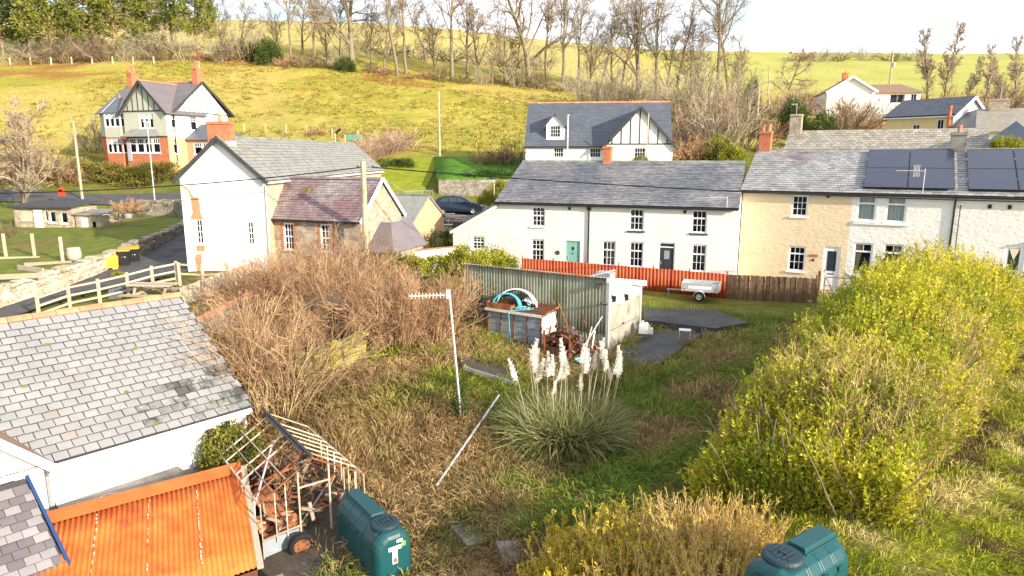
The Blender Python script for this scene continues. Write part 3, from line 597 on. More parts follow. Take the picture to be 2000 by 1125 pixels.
window(b, *FRONT, fo[0], ((1, 1), (1, 1)), .3, .1, curtain=('net_curtain', [(0, 1, 0)]), gl='clear_glass'); window(b, *FRONT, fo[1], ((1, 1), (1, 1)), .3, .1, curtain=('net_curtain', [(0, 1, 0)]), gl='clear_glass')
window(b, *FRONT, fo[2], ((2, 1), (1, 1)), .27, .1, curtain=('curtain', [(0, .5, -1)]), gl='clear_glass'); window(b, *FRONT, fo[3], ((2, 1), (1, 1)), .27, .1, curtain=('curtain', [(.5, 1, 1)]), gl='clear_glass')
solar(b, rf, [(.45, 2.5), (2.52, 4.57)], 5.35, 7.5, 8.6); gutter(b, 0, 4.74, -.28, 5.27)
downpipe(b, [(4.66, -.28, 5.2), (4.66, -.06, 5.0), (4.64, -.06, -.3)]); b.part('long_sill', MB().box(.15, 2.75, -.08, -.002, 3.7, 3.77), 'white_render')
p = b.mw @ Vector((3.2, -.15, 5.3)); aerial('roof_aerial', 'white gridded aerial standing before the solar panels', p, 9, 1.3, 1.35, CEt, grid=True)
x, y = along(CEx, CEy, CEt, 10.4)
b = B('cottage', 'white rubble cottage half behind the tall hedge, yellow curtain in its door', 'house', x, y, CEz, CEt)
fo = [(2.2, 3.05, .75, 3.0)]
rf = gable_house(b, 7, 8.6, 5.35, 7.5, 'white_rubble', fo, sl=(.33, .25, 'light_slate', 300), ends=(False, True), ridge_step=.6)
d, m = door(b, *FRONT, fo[0], 'upvc', pane=(1.0, 2.1, 'car_glass'))
c = MB()
for s in (-1, 1):
    for k in range(5):
        f0, f1 = k / 5, (k + 1) / 5; X = lambda f, t: 2.625 + s * (.2 * f * (1 - t) + .02 * f)
        c.face([m @ Vector((X(f0, 0), -.056 + .004 * (k % 2), 2.83)), m @ Vector((X(f1, 0), -.052 - .004 * (k % 2), 2.83)), m @ Vector((X(f1, 1), -.053, 2.3)), m @ Vector((X(f0, 1), -.053, 2.3))])
c.build('curtain', 'curtain', d)
solar(b, rf, [(.4, 2.45), (2.47, 4.52)], 5.35, 7.5, 8.6); gutter(b, 0, 7, -.28, 5.27); downpipe(b, [(.16, -.06, 4.9), (.16, -.06, -.3)], r=.02)
for x in (1.3, 2.1): MB().box(x, x + .15, -.06, -.003, 4.75, 4.95).build('vent_box', 'gutter_black', b.root)
chimney(b, -.35, .35, 3.95, 4.65, 7.0, 8.55, 'concrete', 1, cap='concrete', flash=False)
b.part('porch_lamp', MB().box(2.95, 3.2, -.2, -.01, 3.12, 3.17), 'gutter_black')
# ------------------------------------------------------------------ long house with white gable
b = B('long_house', 'long slate roofed house with white gable and bare brown patches beside lane', 'house', -13.32, 37.04, 1.56, R(85.9))
lo = [(.66, .98 + .05, 1.4, 2.72), (3.56, 3.9, 1.38, 2.62)]
rf = gable_house(b, 24.2, 4.67, 4.95, 7.03, 'white_render', (), lo=lo, wmats=('warm_stone', 'warm_stone', 'warm_stone', 'white_render'), roof='old_slate', sl=(.36, .26, 'old_slate', 0), ov=.25, oe=.25, ridge_step=.5)
GAB = ((0, 4.67, 0), (0, -1, 0), (-1, 0, 0))
for q in lo: window(b, *GAB, q, ((2, 2), (2, 2)), .5, fw=.05, sill='white_render')
for s in (0, 1):
    p0, p1 = ((-.28, -.28, 4.72), (-.28, 2.335, 7.05)) if s == 0 else ((-.28, 4.95, 4.72), (-.28, 2.335, 7.05))
    b.part('barge_board', MB().bar(p0, p1, .05, .2), 'timber_black')
chimney(b, .1, .75, 1.75, 2.95, 6.5, 7.95, pots=1)
pa = [[(0.0, 4.58), (0.37, 4.47), (0.69, 3.95), (0.97, 3.89), (1.01, 2.98), (1.15, 2.74), (0.4, 2.74), (0.56, 3.11), (0.54, 3.53), (0.52, 3.95), (0.38, 4.3)], [(0.6, 1.30), (1.09, 1.30), (1.03, 1.01), (0.83, 0.72), (0.9, -.34), (0.51, -.4), (0.44, 0.57), (0.59, 1.0)]]
M('bare_render', (.34, .20, .095), (.44, .27, .14), 3, .95, .5, 14)
for pl in pa:
    pm = MB()
    fine = []
    for i in range(len(pl)):
        a, c = pl[i], pl[(i + 1) % len(pl)]; k = max(1, int(math.dist(a, c) / .15))
        for j in range(k): t = j / k; fine.append((a[0] + (c[0] - a[0]) * t + random.uniform(-.025, .025), a[1] + (c[1] - a[1]) * t + random.uniform(-.02, .02)))
    pm.face([(-.006, 4.67 - x, z) for x, z in fine]); b.part('bare_render_patch', pm, 'bare_render')
b.part('street_name_plate', MB().box(-.02, -.004, 4.67 - .95, 4.67 - .05, .82, .98), 'sticker')
gutter(b, .0, 24, -.3, 4.72, 'gutter_white'); downpipe(b, [(-.05, -.1, 4.6), (-.05, -.06, -.5)], 'gutter_white')
# ------------------------------------------------------------------ stone house with purple slates
b = B('stone_house', 'rubble stone house with purple slate roof joined to the long house', 'house', -13.66, 38.1, 1.55, R(-20))
fo = [(1.02, 1.75, 1.0, 2.53), (3.44, 4.22, 1.0, 2.55)]
rf = gable_house(b, 6.05, 4.3, 2.83, 4.8, 'stone', fo, sl=(.24, .19, 'purple_slate', 0), ov=.12, ridge_mat='purple_slate')
for q in fo:
    window(b, *FRONT, q, ((3, 2), (3, 2)), .5, sill='stone')
    for s, xx in ((0, q[0] - .12), (1, q[1])):
        for k in range(8): MB().box(xx - (.06 if (k % 2 and s == 0) else 0), xx + .12 + (.06 if (k % 2 and s) else 0), -.015, .05, q[2] + k * .19, q[2] + k * .19 + .17).build('quoin_brick', 'brick', b.root)
    n = 9
    for k in range(n):
        x = q[0] - .1 + (q[1] - q[0] + .2) * k / n; MB().box(x, x + (q[1] - q[0] + .2) / n - .012, -.015, .05, q[3] + .01, q[3] + .25).build('arch_brick', 'brick', b.root)
gutter(b, -.1, 6.1, -.28, 2.7); downpipe(b, [(.06, -.28, 2.66), (.06, -.07, 2.45), (.06, -.07, -.6)], 'grey_metal')
for x in (-.17, 6.2):
    for s in (0, 1): b.part('barge_board', MB().bar((x, -.3 if s == 0 else 4.6, 2.68), (x, 2.15, 4.93), .05, .2), 'upvc')
mo = MB()
for k in range(26): mo.tube([(1.75 + random.gauss(0, .3), 1.55 + random.gauss(0, .12), 4.22 + random.uniform(-.1, .06)), (1.75 + random.gauss(0, .3), 1.6, 4.36)], [.12, .05], 6)
b.part('moss_clump', mo, 'moss')
le = MB(); panel(le, (6.0, .5, 0), (1, 0, 0), (0, -1, 0), 1.6, 1.15, (), h0=-1.2); le.face([(7.6, .5, -1.2), (7.6, 4, -1.2), (7.6, 4, 1.15), (7.6, .5, 1.15)])
b.part('lean_to_wall', le, ['stone', 'interior'])
lr = MB(); slab(lr, [(5.75, .25, 1.12), (7.8, .25, 1.12), (6.7, 2.0, 2.55), (5.9, 2.0, 2.55)], .08); slab(lr, [(7.8, .25, 1.12), (7.8, 4.2, 1.12), (6.7, 4.2, 2.55), (6.7, 2.0, 2.55)], .08); lro = b.part('lean_to_roof', lr, 'two_tone_slate')
b2 = b
b = B('rear_wing', 'small brick wing with pale slate roof behind the stone house', 'building', *(b2.mw @ Vector((1.8, 7.4, .1))), R(-20))
rf = gable_house(b, 3.3, 4.6, 1.9, 3.4, 'pale_brick', [(1.9, 2.75, .25, 1.6)], roof='old_slate', ov=.12); window(b, *FRONT, (1.9, 2.75, .25, 1.6), ((3, 3),))
# ------------------------------------------------------------------ dormer house
b = B('dormer_house', 'white house with dark slate roof, small dormer and half timbered gable', 'house', 1.29, 65.74, 5.96, R(-7.3))
fo = [(2.62, 3.58, 1.5, 2.45), (6.0, 7.08, 1.5, 2.42)]
rf = gable_house(b, 13.4, 7.8, 2.65, 6.66, 'white_render', fo, roof='blue_slate', sl=(.3, .24, 'blue_slate', 0), ov=.15, ridge_mat='terracotta')
for q in fo: window(b, *FRONT, q, ((4, 2),), sill=None)
g = MB(); panel(g, (7.5, -.9, 0), (1, 0, 0), (0, -1, 0), 6.0, 2.75, [(2.55, 3.6, 1.55, 2.45)], h0=-1.2); g.face([(7.5, -.9, 2.75), (13.5, -.9, 2.75), (10.5, -.9, 6.0)])
for x in (7.5, 13.5): g.face([(x, -.9, -1.2), (x, .05, -1.2), (x, .05, 2.75), (x, -.9, 2.75)])
b.part('gable_wall', g, ['white_render', 'interior']); window(b, (0, -.9, 0), (1, 0, 0), (0, -1, 0), (10.05, 11.1, 1.55, 2.45), ((4, 2),), sill=None)
gr = MB(); slab(gr, [(7.1, -1.2, 2.35), (7.1, 3.3, 2.35), (10.5, 3.3, 6.05), (10.5, -1.2, 6.05)], .1); slab(gr, [(13.9, -1.2, 2.35), (13.9, 3.3, 2.35), (10.502, 3.3, 6.05), (10.502, -1.2, 6.05)], .1); b.part('gable_roof', gr, 'blue_slate')
for k in range(-3, 4): x = 10.5 + k * .82; b.part('timber_stud', MB().box(x - .05, x + .05, -.935, -.903, 2.8, 5.95 - abs(k) * .82 * 1.083), 'timber_black')
b.part('tie_beam', MB().box(7.4, 13.6, -.94, -.903, 2.68, 2.8), 'timber_black')
for s in (-1, 1): b.part('barge_board', MB().bar((10.5 + s * 3.45, -1.22, 2.2), (10.5, -1.22, 5.98), .04, .22), 'timber_black')
dm = MB(); panel(dm, (1.9, .35, 0), (1, 0, 0), (0, -1, 0), 1.7, 4.55, [(.35, 1.35, 3.35, 4.5)], h0=2.9); dm.face([(1.9, .35, 4.55), (3.6, .35, 4.55), (2.75, .35, 5.55)])
for x in (1.9, 3.6): dm.face([(x, .35, 2.9), (x, 2.2, 4.0), (x, 2.2, 4.55), (x, .35, 4.55)])
dmo = b.part('dormer', dm, ['white_render', 'interior']); window(b, (1.9, .35, 0), (1, 0, 0), (0, -1, 0), (.35, 1.35, 3.35, 4.5), ((4, 3),), sill=None, parent=None)
dr = MB(); slab(dr, [(1.65, .1, 4.32), (1.65, 3.4, 4.32), (2.75, 3.4, 5.65), (2.75, .1, 5.65)], .08); slab(dr, [(3.85, .1, 4.32), (3.85, 3.4, 4.32), (2.752, 3.4, 5.65), (2.752, .1, 5.65)], .08); dr.build('dormer_roof', 'blue_slate', dmo)
gutter(b, 0, 7.3, -.3, 2.5); gutter(b, -.1, .05, -.05, 2.0)
# ------------------------------------------------------------------ villa
b = B('villa', 'red brick and sage villa with two half timbered gables and brick chimneys', 'house', -46.46, 79.2, 7.05, R(-17))
L_, W_, he, hr = 10.0, 8.8, 5.35, 8.75
w = MB()
for lo_, hi_, mi in ((-1.5, 2.6, 0), (2.6, he, 1)):
    panel(w, (0, 0, 0), (1, 0, 0), (0, -1, 0), 4.3, hi_, [], h0=lo_, mi=mi, mint=4)
    panel(w, (4.3, -.9, 0), (1, 0, 0), (0, -1, 0), 5.7, hi_, [(.25, 4.65, .85, 2.45)] if mi == 0 else [(2.1, 4.0, 3.5, 5.1)], h0=lo_, mi=mi, mint=4)
    panel(w, (4.3, 0, 0), (0, -1, 0), (-1, 0, 0), .9, hi_, [], h0=lo_, mi=mi, mint=4)
    panel(w, (10, -.9, 0), (0, 1, 0), (1, 0, 0), 9.7, hi_, [(.75, 1.45, .8, 2.4)] if mi == 0 else [(.75, 1.5, 3.55, 5.0), (3.6, 4.6, 3.4, 4.9), (6.5, 7.3, 3.9, 4.9)], h0=lo_, mi=2 if mi == 0 else 3, mint=4)
    panel(w, (0, 8.8, 0), (0, -1, 0), (-1, 0, 0), 8.8, hi_, [], h0=lo_, mi=mi, mint=4); panel(w, (10, 8.8, 0), (-1, 0, 0), (0, 1, 0), 10, hi_, [], h0=lo_, mi=mi, mint=4)
w.face([(4.3, -.9, he), (10, -.9, he), (7.15, -.9, 8.3)], 1); w.face([(10.01, .9, he), (10.01, 8.8, he), (10.01, 4.8, 8.75)], 3); w.face([(.0, 0, he), (.0, 8.8, he), (.0, 4.8, 8.75)], 1)
b.part('wall', w, ['brick', 'sage_render', 'pale_brick', 'white_render', 'interior'])  # paler brick on the right wall paints in the sun falling there
b.part('string_course', MB().box(-.04, 4.25, -.05, -.004, 2.55, 2.68).box(4.26, 10.04, -.95, -.904, 2.55, 2.68), 'timber_black')
SV = ((4.3, -.9, 0), (1, 0, 0), (0, -1, 0)); SR = ((10, -.9, 0), (0, 1, 0), (1, 0, 0))
for k in range(4): window(b, *SV, (.3 + k * 1.08, 1.36 + k * 1.08, .85, 2.45), ((3, 2), (1, 1)), .36, .12)
for k in range(3): window(b, *SV, (2.12 + k * .63, 2.74 + k * .63, 3.5, 5.1), ((3, 2), (1, 1)), .36, .1)
for q in ((.75, 1.45, .8, 2.4), (.75, 1.5, 3.55, 5.0), (3.6, 4.6, 3.4, 4.9), (6.5, 7.3, 3.9, 4.9)): window(b, *SR, q, ((3, 2), (1, 1)), .36, .09)
ba = MB(); bp = [(.9, 0), (1.4, -.8), (3.6, -.8), (4.1, 0)]                # two storey bay
for (p, q) in zip(bp, bp[1:]):
    a, c = Vector((*p, 0)), Vector((*q, 0)); U = (c - a).normalized(); N = Vector((U.y, -U.x, 0)); ln = (c - a).length
    for h0, h1, mi, wq in ((-1.5, 2.6, 0, (.85, 2.45)), (2.6, 5.25, 1, (3.7, 5.15))):
        panel(ba, a, U, N, ln, h1, [(.06, ln - .06, *wq)], h0=h0, mi=mi, mint=2, dep=.3)
        n = 3 if ln > 1.5 else 1
        for k in range(n): s = (ln - .12) / n; window(b, a, U, N, (.06 + k * s, .06 + (k + 1) * s - .01, *wq), ((3, 2), (1, 1)), .36, .1, sill=None)
b.part('bay', ba, ['brick', 'sage_render', 'interior'])
br = MB(); top = [(1.9, .6, 6.9), (3.1, .6, 6.9)]; pts = [(.7, .05, 5.22), (1.3, -.95, 5.22), (3.7, -.95, 5.22), (4.25, .05, 5.22)]
br.face([pts[0], pts[1], top[0]]); br.face([pts[1], pts[2], top[1], top[0]]); br.face([pts[2], pts[3], top[1]]); bro = b.part('bay_roof', br, 'blue_slate')
for p, q in ((pts[1], top[0]), (pts[2], top[1]), (top[0], top[1])): MB().bar(p, q, .14, .05).build('lead_hip', 'lead', bro)
MB().tube([(2.5, .6, 6.9), (2.5, .6, 7.4)], [.1, .03], 6).build('finial', 'terracotta', bro)
r_ = MB(); e = .35
slab(r_, [(-e, -e, 5.2), (10.3, -e, 5.2), (10.3, 4.8, 8.85), (-e, 4.8, 8.85)], .1); slab(r_, [(-e, 9.95, 5.2), (10.3, 9.95, 5.2), (10.3, 4.802, 8.85), (-e, 4.802, 8.85)], .1)
rfo = b.part('roof', r_, 'two_tone_slate'); cg = MB()
slab(cg, [(3.9, -1.3, 5.0), (3.9, 5.0, 5.0), (7.15, 5.0, 8.5), (7.15, -1.3, 8.5)], .1); slab(cg, [(10.4, -1.3, 5.0), (10.4, 5.0, 5.0), (7.152, 5.0, 8.5), (7.152, -1.3, 8.5)], .1); b.part('cross_gable_roof', cg, 'two_tone_slate')
ridge(b, rfo, (7.15, -1.3, 8.5), (7.15, 4.5, 8.5), .5, mat='terracotta'); ridge(b, rfo, (-e, 4.8, 8.85), (10.3, 4.8, 8.85), .5, mat='terracotta')
for k in range(-3, 4): x = 7.15 + k * .72; b.part('timber_stud', MB().box(x - .045, x + .045, -.94, -.905, 5.4, 8.2 - abs(k) * .72 * 1.03), 'timber_black')
for k in range(-4, 5): y = 4.8 + k * .7; b.part('timber_stud', MB().box(10.015, 10.05, y - .045, y + .045, 5.4, 8.65 - abs(k) * .7 * .87), 'timber_black')
b.part('tie_beam', MB().box(4.3, 10.0, -.95, -.905, 5.25, 5.4), 'timber_black'); b.part('tie_beam', MB().box(10.015, 10.06, .9, 8.8, 5.28, 5.4), 'timber_black')
for s in (-1, 1):
    b.part('barge_board', MB().bar((7.15 + s * 3.3, -1.32, 4.85), (7.15, -1.32, 8.4), .05, .28), 'timber_black'); b.part('barge_board', MB().bar((10.32, 4.8 + s * 4.9, 5.25), (10.32, 4.8, 8.78), .05, .24), 'timber_black')
chimney(b, .1, .8, 4.2, 5.3, 7.4, 10.1, pots=3, flash=False, poth=.8); chimney(b, 9.3, 10.0, 4.3, 5.4, 8.0, 10.3, pots=3, flash=False, poth=.8)
po = MB(); slab(po, [(4.15, -1.7, 2.45), (5.1, -1.7, 2.45), (4.9, -.9, 3.05), (4.3, -.9, 3.05)], .06); b.part('porch_roof', po, 'brick'); b.part('front_door', MB().box(4.45, 4.95, -1.0, -.91, 0, 2.1), 'lead')
gb = MB(); slab(gb, [(4.4, -1.75, 2.62), (9.2, -1.75, 2.62), (8.5, -.9, 3.45), (5.2, -.9, 3.45)], .06); b.part('bay_window_roof', gb, 'old_slate'); downpipe(b, [(10.06, .15, 5.1), (10.06, .15, 0)])
sw = MB(); panel(sw, (10, 1.8, 0), (1, 0, 0), (0, -1, 0), 4.2, 2.3, [(.9, 3.2, .7, 2.0)], h0=-1.5); sw.face([(14.2, 1.8, -1.5), (14.2, 7, -1.5), (14.2, 7, 2.3), (14.2, 1.8, 2.3)])
b.part('side_wing', sw, ['pale_brick', 'interior'])
for k in range(2): window(b, (10, 1.8, 0), (1, 0, 0), (0, -1, 0), (.9 + k * 1.15, 2.04 + k * 1.15, .7, 2.0), ((3, 2), (1, 1)), .36, .09)
sr = MB(); slab(sr, [(9.9, 1.5, 2.3), (14.5, 1.5, 2.3), (12.4, 4.2, 4.1), (10.05, 4.2, 4.1)], .08); slab(sr, [(14.5, 1.5, 2.3), (14.5, 7.2, 2.3), (12.4, 4.2, 4.1)], .08); b.part('side_wing_roof', sr, 'blue_slate')
# ------------------------------------------------------------------ houses behind the right terrace
p = Vector((22.3, 57.2, 5.2)); b = B('stone_cottage', 'cottage with long pale stone slate roof and grey gable behind the solar panels', 'house', *p, R(-29))
rf = gable_house(b, 14, 6, 2.2, 4.35, 'stone', sl=(.4, .3, 'stone_slate', 0), ridge_mat='stone_slate', ov=.1); chimney(b, .0, .9, 2.5, 3.5, 3.6, 5.9, 'stone', 0, cap='stone', flash=False)
aerial('chimney_aerial', 'small square aerial on the grey stone chimney', b.mw @ Vector((.4, 3, 5.9)), 4, .5, .9, 0, 'galvanised')
p = atY(1733, 229, 72); b = B('cream_house', 'pale yellow house with dark slate roof and white barge boards, far right', 'house', p.x, p.y, p.z - 3.4, R(-58))
fo = [(2.6, 3.4, 1.5, 2.6), (4.9, 5.6, 2.0, 3.0)]
rf = gable_house(b, 6.4, 6.2, 3.4, 5.0, 'yellow_render', fo, roof='blue_slate', sl=(.32, .26, 'blue_slate', 0), ov=.3, ridge_mat='blue_slate', wmats=('yellow_render', 'white_render', 'white_render', 'white_render'))
for q in fo: window(b, *FRONT, q, ((2, 1),))
for s in (0, 1): b.part('barge_board', MB().bar((6.72, -.35 if s == 0 else 6.55, 3.1), (6.72, 3.1, 5.05), .05, .26), 'upvc')
gutter(b, -.2, 6.6, -.3, 3.2, 'gutter_white'); b.part('flue', MB().tube([(6.2, -.4, 1.8), (6.2, -.4, 4.2)], .16, 10), 'brick')
def poly_building(name, label, walls, roofs, wmat, rmat, foot=4):
    t = T(name, label, 'house', walls[0]); o = Vector(walls[0]); w = MB()
    for a, c in zip(walls, walls[1:]): a, c = Vector(a) - o, Vector(c) - o; w.face([a - Z * foot, c - Z * foot, c, a])
    w.build('wall', wmat, t)
    for pts, mt in roofs:
        r = MB(); slab(r, [Vector(p) - o for p in pts], .1); r.build('roof', mt, t)
    return t
HA, HB, HP = atY(1782, 256, 72), atY(1905, 257, 62), atY(1908, 213, 67); HC = HB + Vector((14, -7, 0)); HD = HP + Vector((14, -7, 0)); HE = HP + (HP - HB) * Vector((1, 1, -1)); HF = HE + Vector((14, -7, 0))
t = poly_building('hipped_house', 'white house with hipped roof, one side dark and one pale, far right', [HA + Vector((.4, -.1, -.1)), HB + Vector((.2, .3, -.1)), HC + Vector((0, .3, -.1))],
                  [([HA, HB, HP], 'blue_slate'), ([HB, HC, HD, HP], 'stone_slate'), ([HA, HP, HD, HF], 'stone_slate')], 'white_render', None)  # dark slate on the left slope paints in the shade of that side
b = B('roof_chimney', 'grey stone chimney with one pot on the hipped roof', 'chimney', *atY(1950, 214, 66), R(-27)); chimney(b, -.8, .8, -.4, .4, -.6, .95, 'stone', 1, 'concrete', 'stone', False, 1.1)
IA, IB, IP = atY(1905, 292, 51), atY(2060, 296, 43), atY(1985, 236, 50)
poly_building('pyramid_roof_house', 'house with dark blue hipped slate roof at the right edge', [IA, IB, IB + Vector((6, 8, 0))], [([IA, IB, IP], 'blue_slate'), ([IB, IB + Vector((6, 8, 0)), IP], 'blue_slate'), ([IA, IA + Vector((6, 8, 0)), IP], 'blue_slate')], 'white_render', None)
b = B('hillside_house', 'white gabled house with brown tiled wing below the right hand field', 'house', 50.1, 112.4, 12.8, R(-12) + R(90))
b.root.location = (57.0, 111.0, 12.8); b.mw = Matrix.Translation(b.root.location) @ Matrix.Rotation(R(78), 4, 'Z')
rf = gable_house(b, 9, 7.0, 4.75, 6.8, 'white_render', ov=.4, roof='brown_tile', ridge_mat='brown_tile', found=3)
for s in (0, 1): b.part('barge_board', MB().bar((-.45, -.3 if s == 0 else 7.3, 4.55), (-.45, 3.5, 6.9), .06, .3), 'upvc')
w = MB(); panel(w, (1.5, -7, 0), (0, 1, 0), (-1, 0, 0), 7, 4.6, [(.5, 1.4, 3, 4.3), (2.2, 4.4, 2.9, 4.3)], h0=-3); w.face([(1.5, -7, -3), (8, -7, -3), (8, -7, 4.6), (1.5, -7, 4.6)]); b.part('wing_wall', w, ['white_render', 'interior'])
for q in ((.5, 1.4, 3, 4.3), (2.2, 4.4, 2.9, 4.3)): window(b, (1.5, -7, 0), (0, 1, 0), (-1, 0, 0), q, ((2, 1),))
r = MB(); slab(r, [(1.1, -7.4, 4.5), (1.1, .2, 4.5), (4.7, .2, 6.1), (4.7, -5, 6.1)], .1); slab(r, [(1.1, -7.4, 4.5), (4.7, -5, 6.1), (8.3, -7.4, 4.5)], .1); b.part('wing_roof', r, 'brown_tile')
chimney(b, 4, 4.6, 3.2, 4.0, 6.0, 8.0, pots=1, flash=False)
# ------------------------------------------------------------------ barn with pale slates, cross wing, flat roof
b = B('slate_barn', 'white walled barn under a large pale slate roof with terracotta ridge', 'barn', -11.49, 15.71, -2.0, R(48.2))
BARN = b
W_, he, hr = 8.54, 2.42, 5.03; x0, x1 = -5.0, 5.16; w = MB()
panel(w, (x0, 0, 0), (1, 0, 0), (0, -1, 0), x1 - x0, he, (), h0=-1.0); panel(w, (x0, W_, 0), (1, 0, 0), (0, 1, 0), x1 - x0, he, (), h0=-1.0)
w.face([(x1, 0, -1), (x1, W_, -1), (x1, W_, he), (x1, W_ / 2, hr), (x1, 0, he)]); b.part('wall', w, ['flaking_white', 'interior'])
rm = MB(); sl_ = (hr - he) / (W_ / 2); e = .25; ze = he - e * sl_
slab(rm, [(x0, -e, ze + .1), (x1 + .12, -e, ze + .1), (x1 + .12, W_ / 2, hr + .1), (x0, W_ / 2, hr + .1)], .1); slab(rm, [(x0, W_ + e, ze + .1), (x1 + .12, W_ + e, ze + .1), (x1 + .12, W_ / 2 + .002, hr + .1), (x0, W_ / 2 + .002, hr + .1)], .1)
rf = b.part('roof', rm, 'slate_deck'); Ls = math.hypot(W_ / 2 + e, hr - ze)
M('stained_slate', (.14, .145, .15), (.33, .33, .325), 2.2, .65, .25, 22, c3=(.07, .07, .07), s3=1.6, t3=(.5, .62), rnd=.15)
def pick_barn(u, s):
    t = (u - 6.2 + random.gauss(0, 1.0)) / 3.4 + math.sin(s * 1.4 + .5) * .35
    return 1 if t > .95 else 0
slates(b, rf, (x0, -e, ze + .1), (1, 0, 0), (0, W_ / 2 + e, hr - ze), x1 + .12 - x0, Ls, .34, .27, 'pale_slate', 300, mats2=['stained_slate'], pick=pick_barn, thick=.03)
ridge(b, rf, (x0, W_ / 2, hr + .12), (x1 + .12, W_ / 2, hr + .12), .62, .15, 'terracotta')
gutter(b, -.1, x1, -.33, ze + .02, 'gutter_white', .07); b.part('fascia', MB().box(-.05, x1, -.25, -.22, ze - .12, ze + .02), 'gutter_white'); downpipe(b, [(-.05, -.33, ze), (-.05, -.1, ze - .25), (-.05, -.1, -1.0)], 'grey_metal', .05)
b.part('wall_pipe', MB().tube([(2.0, -.03, ze - .1), (2.0, -.03, 1.0)], .02, 6), 'gutter_white')
for u, s in ((3.1, 3.2), (1.1, 4.0), (.2, 2.6), (2.3, 1.6), (4.3, .5), (2.6, .25), (4.6, 2.0)):
    mo = MB(); n = Vector((0, -sl_, 1)).normalized()
    for k in range(6): p = Vector((u, -e, ze + .16)) + Vector((0, W_ / 2 + e, hr - ze)).normalized() * s + Vector((random.gauss(0, .04), random.gauss(0, .03), 0)); mo.tube([p, p + Z * .05], [.05, .01], 6)
    b.part('moss_tuft', mo, 'moss')
b2 = B('cross_wing', 'white gabled wing with a window at the left picture edge', 'building', *(BARN.mw @ Vector((0, -.3, 0))), R(48.2))
b = b2; w = MB(); panel(w, (-4.2, 0, 0), (1, 0, 0), (0, -1, 0), 4.05, 2.5, [(2.3, 3.55, 1.0, 2.3)], h0=-1); w.face([(-4.2, 0, 2.5), (-.15, 0, 2.5), (-2.18, 0, 4.5)]); w.face([(-.15, 0, -1), (-.15, .28, -1), (-.15, .28, 2.5), (-.15, 0, 2.5)]); b.part('wall', w, ['smooth_white', 'interior'])
window(b, (-4.2, 0, 0), (1, 0, 0), (0, -1, 0), (2.3, 3.55, 1.0, 2.3), ((1, 1),), fw=.09)
r = MB(); slab(r, [(.06, -.3, 2.42), (.06, 2.5, 2.42), (-2.18, 2.5, 4.62), (-2.18, -.3, 4.62)], .1); slab(r, [(-4.4, -.3, 2.42), (-4.4, 2.5, 2.42), (-2.182, 2.5, 4.62), (-2.182, -.3, 4.62)], .1); b.part('roof', r, 'brown_tile')
b.part('barge_board', MB().bar((.08, -.33, 2.3), (-2.18, -.33, 4.52), .04, .2), 'upvc')
b = B('slate_lean_to', 'low chequered slate roof with blue edge at bottom left', 'building', *(BARN.mw @ Vector((-.55, -.32, 2.22))), R(48.2))
r = MB(); slab(r, [(-4.5, 0, 0), (0, 0, 0), (.08, -3.4, -1.78), (-4.5, -3.4, -1.78)], .1); rf = b.part('roof', r, 'slate_deck')
cl = {}
def pick_two(u, s):
    return 1 if (math.sin(int(u / .3) * 12.9 + int(s / .24) * 4.1) * 43.7) % 1 < .42 else 0
slates(b, rf, (-4.5, -3.4, -1.78), (1, 0, 0), (0, 3.4, 1.78), 4.52, 3.83, .3, .24, 'two_tone_slate', 300, mats2=['pale_tone_slate'], pick=pick_two)
b.part('verge_trim', MB().bar((.05, .0, .02), (.13, -3.42, -1.77), .07, .12), 'blue_trim'); w = MB(); w.face([(-.1, 0, -3.2), (-.1, -3.3, -3.2), (-.1, -3.3, -1.85), (-.1, 0, -.12)]); w.face([(-4.5, -3.3, -3.2), (-.1, -3.3, -3.2), (-.1, -3.3, -1.85), (-4.5, -3.3, -1.85)]); b.part('wall', w, 'smooth_white')
b = B('flat_roof', 'grey felted flat roof between the barn wall and the rusty roof', 'roof', *(BARN.mw @ Vector((0, 0, 0))), R(48.2))
b.part('deck', MB().box(.05, 3.0, -1.75, -.01, -.3, 1.2), 'concrete'); b.part('kerb', MB().box(.05, 3.0, -.14, -.012, 1.205, 1.26), 'white_paint')
hs = MB(); hs.tube([(1.05 + .24 * math.cos(a / 24 * math.pi * 4), -.75 + .24 * math.sin(a / 24 * math.pi * 4), 1.215 + a * .0012) for a in range(25)], .013, 6)
o = hs.build('hose_coil', 'hose_white'); o.matrix_basis = BARN.mw.copy(); tag(o, 'coil of pale hose lying on the flat grey roof', 'hose')
def corr(name, TL, TR, BR, BL, pitch, amp, mat, parent=None, ns=4, th=.004, sag=0):
    TL, TR, BR, BL = [np.array(Vector(p)) for p in (TL, TR, BR, BL)]; w = np.linalg.norm(TR - TL); n = max(4, int(round(w / pitch)) * 6); t = np.linspace(0, 1, n + 1); s = np.linspace(0, 1, ns + 1)
    nn = unit(np.cross(TR - TL, BL - TL)); nn = nn if nn[2] > -.01 else -nn
    P = (TL[None, None] * (1 - t)[None, :, None] + TR[None, None] * t[None, :, None]) * (1 - s)[:, None, None] + (BL[None, None] * (1 - t)[None, :, None] + BR[None, None] * t[None, :, None]) * s[:, None, None]
    P = P + nn * (amp * np.cos(t * w / pitch * 2 * np.pi))[None, :, None]; P[..., 2] += sag * rng.normal(size=(ns + 1, 1))
    i = (np.arange(ns)[:, None] * (n + 1) + np.arange(n)[None]).ravel(); me = npmesh(name, P.reshape(-1, 3), [np.stack([i, i + 1, i + n + 2, i + n + 1], 1)], mat, smooth=True)
    o = link(name, me, parent); m = o.modifiers.new('solid', 'SOLIDIFY'); m.thickness = th; return o
